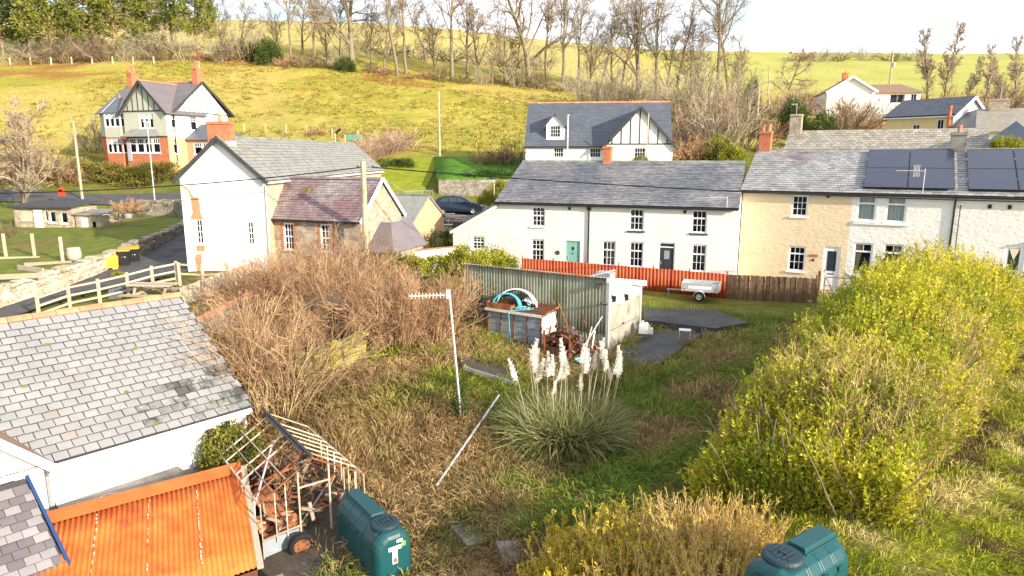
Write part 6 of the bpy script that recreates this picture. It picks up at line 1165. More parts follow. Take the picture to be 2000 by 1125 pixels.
def put(name, label, cat, meshes, loc, rz=0, sc=1., group=None):
    t = T(name, label, cat, loc, rz, group); t.scale = sc if hasattr(sc, '__len__') else (sc,) * 3
    for n, m in meshes:
        o = link(n, m, t)
        if n in ('stems', 'twigs', 'foliage'): o['kind'] = 'stuff'
    return t
def bare_bush(n, h, r, cols, arch=.0, up=.05, per=6, sub=4, base=.35, rad=.016, lean=1.0, wig=.10, stemcols=None):
    a = rng.uniform(0, 2 * np.pi, n); q = np.sqrt(rng.random(n)); P = np.stack([np.cos(a) * q * base * r, np.sin(a) * q * base * r, np.full(n, -.15)], 1)
    D = np.stack([np.cos(a) * q * lean * r / h, np.sin(a) * q * lean * r / h, np.ones(n)], 1); L = h * rng.uniform(.65, 1.15, n)
    p1, d1 = chains(P, D, L, 6, wig, up - arch * q); s1 = seg(p1, rad * 1.6, rad * .6)
    p, d, t = kids(p1, d1, per, .25, 1, (.25, .7)); l2 = np.repeat(L, per) * .38 * (1.15 - .7 * t); p2, d2 = chains(p, d, l2, 3, .16, up * .6); s2 = seg(p2, rad * .65, rad * .4)
    p, d, t = kids(p2, d2, sub, .2, 1, (.3, .8)); p3, d3 = chains(p, d, np.repeat(l2, sub) * .5, 2, .2, 0.0); s3 = seg(p3, rad * .42, rad * .28)
    c1, c2 = cols; sc = stemcols or cols; tone = np.clip(rng.random(n) * 1.3 - .15, 0, 1); dk = np.where(rng.random(n) < .22, .5, 1.0)[:, None]      # each stem has a tone of its own, some dark and dead
    cs = mixc(*sc, tone) * dk; V, F = np_tubes(*s1, 4); stems = npmesh('stems', V, [F], 'twig', np.repeat(cs, 6 * 8, 0))
    ct = mixc(c1, c2, tone) * dk; k2 = np.repeat(ct, per * 3, 0); k3 = np.repeat(ct, per * sub * 2, 0); s = cat_([s2, s3]); V, F = np_tubes(*s, 3); cc = np.concatenate([k2, k3]) * rng.uniform(.8, 1.2, (len(s[0]), 1)); tw = npmesh('twigs', V, [F], 'twig', np.repeat(cc, 6, 0)); return [('stems', stems), ('twigs', tw)]
def leaf_bush(n, rx, ry, rz, cols, ls=.12, clumps=40, shell=.55, lw=.5, stems=14, flat=0.0, droop=0.0):
    cc = unit(rng.normal(size=(clumps, 3))); cc *= (rng.uniform(shell, 1, (clumps, 1)) ** .6); cc[:, 2] = np.abs(cc[:, 2]) * (1 - flat) + flat * rng.random(clumps); k = rng.integers(0, clumps, n); tone = rng.random(clumps)
    P = cc[k] + rng.normal(size=(n, 3)) * (.9 / np.sqrt(clumps)); P *= np.array([rx, ry, rz]); P[:, 2] = np.maximum(P[:, 2], .02); D = unit(P / np.array([rx, ry, rz]) + rng.normal(size=(n, 3)) * .6 + np.array([0, 0, .25 - droop]))
    V, F = np_leaves(P, D, ls * rng.uniform(.6, 1.3, n), ls * lw); c = mixc(cols[0], cols[1], np.clip(tone[k] * .7 + rng.random(n) * .4 - .05, 0, 1)); out = [('foliage', npmesh('foliage', V, [F], 'leaf', np.repeat(c, 4, 0)))]
    if stems:
        p, _ = chains(np.tile([[0, 0, -.1]], (stems, 1)) + rng.normal(size=(stems, 3)) * [rx * .15, ry * .15, 0], unit(rng.normal(size=(stems, 3)) * [.6 * rx / rz, .6 * ry / rz, 0] + [0, 0, 1]), rz * .85, 5, .12, .03); V, F = np_tubes(*seg(p, .03, .008), 4); out.append(('stems', npmesh('stems', V, [F], 'twig', colv(len(V) // 8, (.16, .12, .08), (.3, .24, .16), 8))))
    return out
def conifer(h, r, cols, whorls=22, dens=11, start=.18, droop=.1, shape=1.0):
    p0, d0 = chains([(0, 0, -.3)], [(0, 0, 1)], h, 10, .03, .05); n = whorls * 5; p, d, t = kids(p0, d0, n, start, .99, (1.2, 1.6)); L = r * (1.08 - t) ** shape * rng.uniform(.6, 1.2, n) + .3
    p1, d1 = chains(p, d, L, 5, .12, .05 - droop * .3); p, d, t2 = kids(p1, d1, dens, .25, 1, (.4, 1.0)); L2 = np.repeat(L, dens) * .32; p2, d2 = chains(p, d, L2, 3, .15, .04)
    q, dd, _ = kids(p2, d2, 7, .1, 1, (.2, .8)); nn = len(q); V, F = np_leaves(q, unit(dd + rng.normal(size=dd.shape) * .3), rng.uniform(.35, .8, nn) * r / 5, .2 * r / 5); tone = np.repeat(rng.random(len(p1)), dens * 7); fol = npmesh('foliage', V, [F], 'leaf', np.repeat(mixc(cols[0], cols[1], tone * .6 + rng.random(nn) * .5 - .05), 4, 0))
    V, F = np_tubes(*cat_([seg(p0, h * .018, .03), seg(p1, h * .005, .015)]), 6); return [('trunk', npmesh('trunk', V, [F], 'pine_bark', smooth=True)), ('foliage', fol)]
BR = ((.13, .095, .06), (.30, .22, .14)); BRo = ((.30, .17, .09), (.48, .30, .17)); BRg = ((.26, .215, .15), (.42, .36, .26)); PINK = ((.34, .225, .165), (.50, .36, .27))
trees = [bare_tree(19, .36, 12, (.5, .95), .28, limb=.52, up=.05), bare_tree(20, .30, 10, (.4, .8), .38, limb=.46, up=.06), bare_tree(19, .44, 15, (.6, 1.1), .22, limb=.58, up=.04), bare_tree(22, .28, 9, (.35, .7), .42, limb=.40, up=.07), bare_tree(16, .28, 11, (.55, 1.05), .3, limb=.55, up=.03)]
poplar = bare_tree(15, .17, 30, (.5, .9), .2, limb=.2, up=.10, fine=2, cols=((.34, .26, .19), (.50, .40, .30)))
pale_tree = bare_tree(10, .2, 22, (.35, .75), .05, limb=.55, cols=((.26, .20, .14), (.42, .34, .25)))
larch = bare_tree(13, .3, 18, (1.0, 1.5), .35, limb=.42, up=.02, lean=(.16, 0), cols=((.34, .24, .15), (.50, .37, .25)))
row = [(568, 112, 148, 0, .8), (612, 112, 150, 1, .85), (690, 128, 148, 2, 1.35), (776, 130, 147, 3, 1.1), (793, 128, 149, 1, 1.0), (832, 112, 168, 4, .9), (882, 138, 147, 0, 1.05), (912, 130, 152, 1, .9), (962, 152, 146, 4, .6), (1032, 152, 148, 2, 1.2), (1066, 150, 150, 3, 1.0), (1098, 156, 147, 1, 1.1), (1130, 150, 150, 0, .85),
       (1172, 160, 146, 3, 1.0), (1215, 150, 150, 4, 1.0), (1250, 150, 146, 2, 1.25), (1283, 155, 146, 1, 1.05), (1318, 150, 150, 3, .9), (1372, 165, 140, 4, 1.0), (1402, 170, 138, 0, 1.25), (1428, 165, 142, 3, 1.0)]
trees += [bare_tree(17, .3, 13, (.5, 1.0), .15, limb=.5, up=.05, cols=((.26, .20, .14), (.42, .34, .25))), bare_tree(15, .22, 12, (.4, .8), .1, limb=.55, up=.06, cols=((.18, .13, .085), (.32, .25, .17)))]
row += [(545, 110, 155, 6, .7), (590, 105, 160, 5, .8), (640, 118, 156, 6, .8), (665, 120, 152, 5, .85), (725, 122, 155, 6, .9), (750, 125, 150, 5, .8), (850, 128, 155, 6, .85), (935, 140, 150, 5, .9), (985, 145, 152, 6, .9), (1010, 148, 150, 5, .85), (1150, 158, 150, 6, .9), (1195, 160, 150, 5, .9), (1345, 165, 145, 6, .95), (1300, 160, 148, 5, .9), (1450, 168, 142, 6, .9), (470, 102, 158, 5, .7), (430, 102, 160, 6, .75)]
row.sort()
for k, (px, py, Y, v, s) in enumerate(row):
    q = atY(px, py, Y); rz = random.uniform(0, 6.28)
    if px == 776: lb = 'leaning pale trunked bare tree at the left of the hill row'
    else: lb = '%s bare tree from the left in the row on the hill' % nth(k + 1)
    t = put('bare_tree', lb, 'tree', [('trunk', trees[v][0]), ('crown', trees[v][1])], (q.x, q.y, gz(q.x, q.y) - .2), rz, (s * random.uniform(1.0, 1.25), s * random.uniform(1.0, 1.25), s * random.uniform(1.05, 1.3)), 'bare trees along the hill')
q = atY(1530, 188, 128); put('larch_tree', 'leaning bare larch with sweeping branches right of the hill row', 'tree', [('trunk', larch[0]), ('crown', larch[1])], (q.x, q.y, gz(q.x, q.y) - .3), 0, 1.05)
for k, (px, py, Y, s) in enumerate(((1813, 200, 120, 1.25), (1845, 205, 118, 1.3), (1888, 195, 130, .9), (1922, 200, 128, 1.1), (1950, 195, 135, .9), (1985, 198, 130, 1.2))):
    q = atY(px, py, Y); put('slender_tree', '%s slender bare tree from the left of the right hand copse' % nth(k + 1), 'tree', [('trunk', poplar[0]), ('crown', poplar[1])], (q.x, q.y, gz(q.x, q.y) - .2), k * 1.3, (s * .9, s * .9, s), 'slender trees at right')
q = atY(45, 392, 60); put('bare_tree', 'pale many branched bare tree beside the upper road at far left', 'tree', [('trunk', pale_tree[0]), ('crown', pale_tree[1])], (q.x, q.y, gz(q.x, q.y) - .2), .5, 1.05)
pines = [conifer(19, 6.0, ((.10, .145, .022), (.34, .33, .06)), 20, 11, droop=0, shape=.5, start=.22), conifer(20, 5.2, ((.08, .125, .024), (.28, .30, .055)), 20, 11, droop=.3, start=.12, shape=.6), conifer(18, 5.0, ((.05, .09, .034), (.16, .20, .06)), 20, 11, shape=.7, start=.15)]
for k, (px, py, Y, v, s) in enumerate(((8, 112, 160, 2, 1.1), (55, 110, 165, 1, 1.05), (102, 116, 152, 0, 1.0), (150, 112, 160, 2, 1.0), (186, 114, 154, 1, 1.1), (226, 112, 156, 0, 1.05), (268, 104, 165, 2, 1.0), (300, 102, 162, 1, .95), (338, 98, 172, 0, .8), (387, 88, 158, 0, .95))):
    q = atY(px, py, Y); lb = '%s conifer from the left in the wood above the villa' % nth(k + 1) if k < 9 else 'lone pine right of the wood above the villa'
    put('conifer', lb, 'tree', pines[v], (q.x, q.y, gz(q.x, q.y) - .2), k * 1.1, s, 'conifers above the villa')
bb = [bare_bush(38, 3.4, 2.6, BR, .08, .03, 6, 4, rad=.026, wig=.2), bare_bush(30, 4.4, 2.4, BRg, .04, .04, 6, 4, rad=.026, wig=.2), bare_bush(60, 2.2, 2.6, BRo, .12, .02, 6, 3, rad=.024, wig=.2), bare_bush(44, 3.0, 2.6, PINK, .08, .02, 6, 4, rad=.024, wig=.2)]
hr_ = [(20, 118, 148, 1), (60, 115, 150, 0), (90, 122, 146, 1), (130, 118, 147, 0), (165, 116, 149, 1), (205, 117, 147, 0), (250, 114, 147, 1), (285, 112, 150, 1), (320, 112, 148, 0), (360, 110, 148, 1), (400, 108, 148, 2), (430, 108, 147, 1), (455, 105, 149, 0), (480, 104, 150, 1), (555, 118, 146, 2), (590, 118, 146, 0), (630, 122, 147, 0), (660, 126, 147, 1), (725, 128, 147, 0), (750, 132, 146, 2), (800, 138, 145, 2), (830, 140, 146, 2), (860, 145, 145, 0), (905, 150, 145, 0), (940, 155, 145, 1), (985, 152, 148, 0), (1010, 156, 147, 1), (1050, 158, 147, 0), (1085, 162, 146, 2), (1115, 165, 146, 1)]
for k, (px, py, Y, v) in enumerate(hr_):
    q = atY(px, py, Y); s = random.uniform(.75, 1.25) * (1.35 if px < 500 else 1.0); put('bare_bush', '%s brown bush from the left in the hedgerow above the field' % nth(k + 1), 'bush', bb[v], (q.x, q.y, gz(q.x, q.y) - .1), k * 2.1, (s * random.uniform(.9, 1.4), s, s * random.uniform(.6, 1.25)), 'hedgerow bushes above the field')
up_ = [(700, 100, 172, 1), (760, 104, 170, 0), (820, 108, 170, 1), (880, 114, 172, 0), (940, 120, 172, 1), (1000, 124, 174, 0), (1060, 128, 174, 1), (1330, 125, 230, 0), (1560, 118, 250, 0), (1600, 118, 252, 1), (1640, 116, 255, 0), (1690, 115, 258, 1), (1740, 114, 260, 0), (1790, 112, 262, 1)]
for k, (px, py, Y, v) in enumerate(up_):
    q = atY(px, py, Y); put('bare_bush', '%s bush from the left in the upper field hedge' % nth(k + 1), 'bush', bb[v], (q.x, q.y, gz(q.x, q.y) - .1), k * 1.7, (2.2, 1.6, 1.0), 'upper field hedge bushes')
sc_ = [(1145, 190, 128, 1, 1.5), (1165, 205, 118, 1, 1.5), (1190, 195, 124, 3, 1.4), (1215, 200, 118, 1, 1.5), (1245, 195, 120, 1, 1.4), (1280, 200, 115, 3, 1.3), (1318, 205, 112, 1, 1.5), (1345, 225, 100, 1, 1.7), (1365, 260, 82, 0, 1.6), (1335, 275, 80, 3, 1.5), (1385, 230, 98, 1, 1.7), (1400, 285, 76, 1, 1.4), (1345, 310, 73, 2, 1.2), (1425, 240, 95, 3, 1.6), (1452, 285, 78, 0, 1.3), (1440, 210, 112, 1, 1.5), (1480, 240, 95, 0, 1.3), (1500, 265, 86, 2, 1.3), (1525, 215, 112, 3, 1.4), (1560, 200, 120, 3, 1.3), (1585, 195, 125, 3, 1.4), (1640, 225, 98, 3, 1.6), (1660, 245, 90, 0, 1.5), (1680, 235, 95, 3, 1.3), (1625, 200, 115, 3, 1.3), (1700, 250, 92, 2, 1.1), (1722, 240, 98, 1, 1.0),
       (1790, 205, 118, 0, 1.2), (1830, 205, 118, 2, 1.2), (1865, 200, 122, 0, 1.4), (1900, 198, 126, 3, 1.4), (1935, 195, 126, 2, 1.5), (1965, 190, 128, 0, 1.5), (1995, 190, 128, 3, 1.6), (1940, 175, 140, 3, 1.4), (1975, 165, 150, 0, 1.5)]
for k, (px, py, Y, v, s) in enumerate(sc_):
    q = atY(px, py, Y); put('bare_bush', '%s bare bush from the left in the scrub behind the terrace' % nth(k + 1) if k < 27 else '%s bare bush from the left under the right hand copse' % nth(k - 26), 'bush', bb[v], (q.x, q.y, gz(q.x, q.y) - .1), k * 1.9, s * random.uniform(.9, 1.1), 'bare scrub right of the hill')
for k, (px, py, Y, v, s, lb) in enumerate(((720, 322, 76, 3, 1.0, 'pinkish bare bush behind the end of the long house'), (752, 312, 78, 3, 1.1, 'pinkish bare bush in the middle behind the long house'), (785, 305, 80, 3, .9, 'pinkish bare bush at the right behind the long house'), (945, 315, 73, 2, .9, 'left brown bush above the upper lawn'), (978, 312, 73, 2, 1.0, 'middle brown bush above the upper lawn'), (1008, 315, 72, 0, 1.0, 'brown bush against the dormer house'),
                                               (20, 355, 74, 0, 1.2, 'leftmost brown bush behind the upper road'), (60, 352, 75, 2, 1.1, 'brown bush behind the pale bare tree'), (100, 350, 75, 0, 1.2, 'brown bush left of the red post box'), (140, 352, 75, 2, 1.0, 'brown bush between the post box and villa hedge'), (185, 285, 88, 1, 1.0, 'bare bush left of the villa'), (215, 408, 56, 2, .5, 'low brown scrub behind the stone outhouse'), (240, 400, 57, 0, .45, 'low brown scrub by the upper stone wall'), (250, 412, 50, 2, .5, 'low brown scrub above the garden lawn'), (15, 470, 46, 0, .4, 'dead plants by the left garden post'), (620, 268, 92, 2, .6, 'low brown scrub behind the play tower'), (835, 448, 49, 2, .55, 'reddish bare shrub beside the picnic tables'))):
    q = atY(px, py, Y); zz = gz(q.x, q.y) if Y > 54 or k > 14 else q.z; put('bare_bush', lb, 'bush', bb[v], (q.x, q.y, zz - .1), k * 2.3, s)
# evergreen shrubs
GRN = ((.045, .075, .018), (.12, .16, .035)); YEL = ((.17, .20, .02), (.42, .40, .045)); OLV = ((.09, .11, .02), (.28, .27, .05))
lb_ = [leaf_bush(5000, 1, 1, 1.3, GRN, .13, 50), leaf_bush(4500, 1, 1, 1, YEL, .13, 45), leaf_bush(4500, 1, 1, 1, OLV, .13, 45)]
for k, (px, py, Y, v, s, lb) in enumerate(((525, 108, 147, 0, (2.6, 2.6, 3.6), 'dark ivy clad tree right of the wood'), (505, 95, 152, 2, (3, 3, 3.2), 'olive evergreen behind the ivy clad tree'), (675, 128, 146, 0, (2, 2, 2), 'dark holly below the large bare tree'), (1548, 248, 88, 0, (1.9, 1.9, 3.3), 'tall dark conifer shrub beside the chimney aerial'), (1605, 250, 84, 0, (1.8, 1.8, 2.4), 'rounded dark evergreen right of the chimney aerial'), (1470, 175, 130, 0, (1.6, 1.6, 4.2), 'ivy column on a trunk near the larch'), (1400, 310, 72, 2, (1.6, 1.6, 2.4), 'olive shrub behind the cottage ridge'), (1430, 315, 70, 1, (1.3, 1.3, 2.0), 'yellowish shrub behind the cottage ridge'), (1252, 322, 60, 2, (1.0, .8, .75), 'yellow green shrub under the half timbered gable'),
                                                   (1965, 292, 45.5, 1, (.85, .6, .85), 'bright yellow conifer behind the right chimney'), (955, 398, 50, 1, (.8, .8, 1.0), 'yellow green shrub beside the lean-to roof'), (975, 375, 53, 1, (.7, .7, .9), 'smaller yellow green shrub behind the lean-to'), (798, 500, 40, 0, (.8, .8, .9), 'dark shrub at the end of the stone lean-to'), (765, 530, 35.5, 2, (1.0, .8, .9), 'leftmost leafy shrub before the white garden wall'), (805, 530, 35, 1, (1.0, .8, .85), 'second leafy shrub before the white garden wall'), (850, 532, 34.5, 1, (1.0, .8, .9), 'third leafy shrub before the white garden wall'), (905, 532, 34.5, 1, (1.1, .9, 1.3), 'large yellow green shrub left of the garage'), (955, 530, 35.5, 1, (1.2, .9, 1.25), 'yellow green shrub behind the garage corner'),
                                                   (985, 530, 36, 2, (.8, .8, .9), 'small leafy shrub at the end of the red fence'), (455, 900, 18.6, 2, (.85, .8, 1.0), 'green and yellow shrub at the barn corner'), (435, 880, 19.2, 0, (.6, .6, 1.1), 'ivy growing against the white barn wall'), (790, 425, 52, 1, (.5, .5, .7), 'small yellow shrub by the brick wing'), (232, 540, 37, 1, (.35, .3, .3), 'yellow green weeds on the lane wall'), (300, 575, 34.5, 2, (.55, .5, .4), 'green shrub behind the picnic table'), (1045, 585, 31, 2, (.3, .3, .3), 'ivy tuft on the garage wall'))):
    q = atY(px, py, Y); zz = gz(q.x, q.y) if Y > 60 else q.z; put('shrub', lb, 'shrub', lb_[v], (q.x, q.y, zz - .05), k * 1.7, s)
hb = leaf_bush(12000, 6.2, 1.0, 2.5, ((.085, .10, .02), (.28, .24, .06)), .22, 200, .6, flat=1.0, stems=0); put('clipped_hedge', 'clipped hedge in front of the villa', 'hedge', hb, (-41.5, 75.2, gz(-41.5, 75.2) - .2), R(-6)); 
hb = leaf_bush(4000, 1.3, .7, 1.5, ((.025, .055, .015), (.06, .11, .025)), .12, 90, .6, flat=1.0, stems=0); q = atY(845, 492, 45); put('clipped_hedge', 'dark clipped hedge between stone house and white cottage', 'hedge', hb, (q.x, q.y, gz(q.x, q.y)), R(15))
hb = leaf_bush(5000, 2.9, .5, .8, ((.05, .12, .02), (.12, .20, .04)), .16, 90, .5, flat=1.0, stems=0); put('ivy_hedge', 'ivy covered hedge on the upper lawn edge', 'hedge', hb, (-1.9, 66.6, 5.45), 0)
hb = leaf_bush(2500, 2.2, .6, .8, GRN, .16, 60, .5, flat=1.0, stems=0); put('clipped_hedge', 'low dark hedge beside the pinkish bushes', 'hedge', hb, (-12.2, 72.5, gz(-12.2, 72.5)), R(-15))
# thicket between barn and garage
TH = ((.20, .115, .065), (.50, .33, .19)); TP = ((.30, .21, .11), (.54, .42, .24)); TO = ((.27, .15, .085), (.52, .34, .20))
def thick(lb, px, py, z, h, r, n, cols, stc, arch=.10, per=6, sub=4, sc=1.0, wig=.1):
    q = atz(px, py, z); put('bare_shrub', lb, 'shrub', bare_bush(int(n * .62), h, r, cols, arch, .03, per, sub, .5, .012, 1.15, wig * 1.9, stc), (q.x, q.y, gz(q.x, q.y)), rng.uniform(0, 6))
thick('large pale stemmed bare shrub beside the barn roof', 530, 785, -.6, 4.3, 2.2, 200, TH, TP, .10)
thick('bare shrub spreading over the barn verge', 475, 740, -.3, 3.2, 1.8, 130, TH, TP, .12)
thick('bare shrub at the middle of the thicket', 650, 668, .2, 3.2, 1.7, 130, TH, TH, .08)
thick('bare shrub at the foot of the utility pole', 700, 660, .3, 3.4, 1.7, 150, TH, TH, .08)
thick('dense orange brown shrub right of the utility pole', 775, 680, .05, 3.0, 1.4, 190, TO, TO, .05, wig=.07)
thick('orange brown shrub left of the garage', 850, 668, .1, 2.8, 1.1, 150, TO, TO, .05, wig=.07)
thick('reddish bare shrub before the stone house', 600, 590, 1.0, 3.3, 2.0, 170, TO, TH, .10)
thick('bare shrub before the stone house gable', 680, 575, 1.0, 3.2, 2.0, 170, TH, TH, .10)
thick('reddish bare shrub behind the coped wall', 520, 600, .9, 2.6, 2.0, 150, TO, TH, .10)
thick('bare shrub beside the white garden wall', 745, 580, 1.0, 2.0, 1.5, 120, TH, TH, .1)
dw = [bare_bush(70, .9, 1.2, ((.16, .105, .06), (.32, .22, .13)), .25, .0, 5, 3, .6, .010), bare_bush(70, 1.1, 1.0, ((.24, .15, .08), (.42, .29, .16)), .2, .0, 5, 3, .6, .010)]
_db = [(600, 815, -.9, 1.0), (640, 850, -1.1, .9), (655, 785, -.6, .9), (705, 775, -.5, .8), (760, 735, -.3, .8), (840, 700, -.1, .8), (905, 655, .1, .9), (930, 620, .2, .9)]
for k, (px, py, z, s) in enumerate(_db):
    q = atz(px, py, z); put('dead_bramble', '%s clump of dead bramble from the left below the thicket' % nth(k + 1), 'bramble', dw[k % 2], (q.x, q.y, gz(q.x, q.y) - .05), k * 1.3, s, 'dead brambles below the thicket')
put('dead_bramble', 'dead stems growing up through the greenhouse frame', 'bramble', dw[1], gm @ Vector((1.4, 2.3, 0)), 1.0, (1.0, 1.3, 1.5))
ivm = leaf_bush(1200, .28, .28, 1.2, GRN, .09, 30, .5, stems=0); put('ivy', 'ivy climbing the lower part of the aerial mast', 'ivy', ivm, on(902, 822, -.75), 0)
# ------------------------------------------------------------------ big hedge at right
n = 11500; u = rng.random(n) ** 1.15; cap = np.arange(n) < 1300; u[cap] = rng.uniform(0, .035, 1300); c0, c1 = np.array([6.3, 14.3]), np.array([20.6, 32.0]); ax = unit((c1 - c0)[None])[0]; nm = np.array([ax[1], -ax[0]]); hw = 2.3 + 1.3 * u; hh = 2.5 + 1.1 * u + (fbm(u * 30, u * 0 + 3, .5, 77) - .5) * 1.0
ph = rng.uniform(-.12, np.pi + .12, n); rr = np.where(cap, np.sqrt(rng.random(n)), rng.uniform(.68, 1.0, n) ** .7) * (1 + (fbm(u * 22, ph * 3, 1.0, 5) - .5) * .42)
cx = c0[None] + (c1 - c0)[None] * u[:, None] + nm[None] * (np.cos(ph) * rr * hw)[:, None]; endf = np.clip(np.minimum(u, 1 - u) * 9, .25, 1) ** .5; hz = np.maximum(np.sin(ph), 0) ** .7 * rr * hh * endf + (fbm(cx[:, 0], cx[:, 1], .9, 33) - .5) * .7 * np.maximum(np.sin(ph), 0)
P = np.concatenate([cx, (gzs(cx[:, 0], cx[:, 1]) + hz * .92)[:, None]], 1); out = np.concatenate([nm[None] * np.cos(ph)[:, None], np.maximum(np.sin(ph), 0)[:, None]], 1)
D = unit(out * .55 + np.array([0, 0, .95]) + rng.normal(size=(n, 3)) * .22); bare = fbm(cx[:, 0], cx[:, 1], .35, 91); bare = np.clip((bare - .50) * 4 + (np.cos(ph) * .16), 0, .85); bare = np.where(rng.random(n) < bare, 1, 0)
L = rng.uniform(.35, .75, n); p1, d1 = chains(P - D * .25, D, L + .25, 2, .14, .09); s1 = seg(p1, .006, .003); tone = fbm(cx[:, 0] + hz, cx[:, 1], .6, 12)
hg = T('hedge', 'tall overgrown yellow green hedge running along the right of the plot', 'hedge', (0, 0, 0))
q, d, t = kids(p1, d1, 18, .05, 1, (.5, 1.1)); keep = rng.random(len(q)) < np.repeat(np.where(bare > 0, .5, 1.0), 18); q, d = q[keep], d[keep]; tn = np.repeat(tone, 18)[keep]; ni = len(q)
V, F = np_leaves(q, d, rng.uniform(.06, .145, ni), rng.uniform(.035, .07, ni)); cl_ = mixc((.21, .30, .012), (.68, .62, .035), np.clip((tn - .32) * 2.2 + rng.normal(size=ni) * .22, 0, 1)); cl_ = mixc(cl_, (.66, .44, .12), (rng.random(ni) < .18) * .8)
link('foliage', npmesh('foliage', V, [F], 'leaf', np.repeat(cl_, 4, 0)), hg)
V, F = np_tubes(*s1, 3); link('shoots', npmesh('shoots', V, [F], 'twig', colv(len(s1[0]), (.20, .21, .03), (.44, .38, .08), 6)), hg)
bi = np.where(bare > 0)[0]; p, d, t = kids(p1[bi], d1[bi], 5, .1, 1, (.3, .9)); p2, d2 = chains(p, d, rng.uniform(.15, .4, len(p)), 1, .25, .05); s2 = seg(p2, .007, .004); V, F = np_tubes(*s2, 3); link('bare_twigs', npmesh('bare_twigs', V, [F], 'twig', colv(len(s2[0]), (.36, .25, .11), (.58, .43, .22), 6)), hg)
m = 420; um = rng.random(m); b0 = c0[None] + (c1 - c0)[None] * um[:, None] + nm[None] * (rng.uniform(-.75, .75, m) * (2.3 + 1.3 * um))[:, None]; b0 = np.concatenate([b0, gzs(b0[:, 0], b0[:, 1])[:, None]], 1); pm_, dm_ = chains(b0, np.tile([[0, 0, 1.]], (m, 1)) + rng.normal(size=(m, 3)) * .25, 2.3 + um * .8, 5, .1, .05); V, F = np_tubes(*seg(pm_, .025, .012), 4); link('stems', npmesh('stems', V, [F], 'twig', colv(len(V) // 8, (.16, .12, .07), (.28, .22, .13), 8)), hg)
# foreground scrub
def shoot_bush(n, h, r, leafp, cols, stc, leafn=16, ll=(.05, .1)):
    a = rng.uniform(0, 2 * np.pi, n); q = np.sqrt(rng.random(n)); P = np.stack([np.cos(a) * q * r * .8, np.sin(a) * q * r * .8, np.full(n, -.1)], 1); D = np.stack([np.cos(a) * q * .35, np.sin(a) * q * .35, np.ones(n)], 1); p1, d1 = chains(P, D, h * rng.uniform(.6, 1.1, n), 6, .07, .05); s1 = seg(p1, .012, .004)
    p, d, t = kids(p1, d1, 6, .3, 1, (.25, .6)); p2, d2 = chains(p, d, h * .22 * (1.2 - t * .7), 3, .12, .08); s2 = seg(p2, .006, .003); V, F = np_tubes(*cat_([s1, s2]), 3); out = [('stems', npmesh('stems', V, [F], 'twig', colv(len(V) // 6, *stc, 6)))]
    q, d, t = kids(p2, d2, leafn, .1, 1, (.5, 1.0)); k = rng.random(len(q)) < leafp; q, d = q[k], d[k]; V, F = np_leaves(q, d, rng.uniform(*ll, len(q)), .03); out.append(('foliage', npmesh('foliage', V, [F], 'leaf', colv(len(q), *cols, 4)))); return out
YL = ((.32, .29, .02), (.68, .55, .06)); ST = ((.50, .31, .13), (.76, .54, .28))
for px, py, z, h, r, lp, n, lb in ((1130, 1120, -1.3, 1.75, .9, .9, 150, 'leafy yellow willow scrub at the bottom left of the front scrub'), (1215, 1115, -1.2, 2.0, .9, .75, 150, 'yellow leaved scrub in the middle of the bottom edge'), (1080, 1165, -1.5, 1.2, .7, .8, 90, 'low yellow scrub at the bottom edge right of the slabs'), (1290, 1120, -1.0, 1.9, .9, .25, 170, 'straw coloured bare scrub at the bottom centre'), (1370, 1115, -.8, 1.85, .9, .10, 180, 'dense bare scrub left of the right hand tank'), (1440, 1105, -.6, 1.7, .8, .12, 160, 'bare scrub touching the right hand tank'), (1250, 1190, -1.2, 1.6, .9, .3, 120, 'bare scrub below the yellow leaved scrub'), (1400, 1190, -.8, 1.5, .8, .15, 120, 'bare scrub in front of the right hand tank'), (1160, 1190, -1.4, 1.5, .9, .7, 110, 'leafy scrub lowest at the bottom edge')):
    q = atz(px, py, z); h *= .74; lp *= .8; put('willow_scrub', lb, 'shrub', shoot_bush(n, h, r, lp, YL, ST), (q.x, q.y, gz(q.x, q.y)), rng.uniform(0, 6))
# ------------------------------------------------------------------ pampas grass
pc = atz(1105, 880, -1.15); pg = T('pampas_grass', 'large pampas grass clump with pale feathery plumes in the middle of the plot', 'pampas grass', (pc.x, pc.y + .4, gz(pc.x, pc.y + .4))); n = 4600; a = rng.uniform(0, 2 * np.pi, n); q = np.sqrt(rng.random(n))
P = np.stack([np.cos(a) * q * 1.15, np.sin(a) * q * .7, np.zeros(n)], 1); D = np.stack([np.cos(a) * (.12 + .4 * q), np.sin(a) * (.12 + .4 * q), np.ones(n)], 1) + rng.normal(size=(n, 3)) * .16; L = rng.uniform(.9, 1.95, n); p1, d1 = chains(P, D, L, 6, .10, -.10 - .20 * rng.random(n) ** 2); x = unit(np.cross(d1, rng.normal(size=(n, 1, 3)))); wd = np.array([.009, .011, .011, .010, .008, .006, .002])[None, :, None]
V = np.stack([p1 - x * wd, p1 + x * wd], 2).reshape(-1, 3); i = (np.arange(n)[:, None] * 14 + np.arange(6)[None] * 2).ravel(); F = np.stack([i, i + 1, i + 3, i + 2], 1); c = mixc((.13, .18, .055), (.48, .43, .21), np.clip(rng.normal(size=n) * .32 + .38, 0, 1)); link('leaves', npmesh('leaves', V, [F], 'grass', np.repeat(c, 14, 0)), pg)
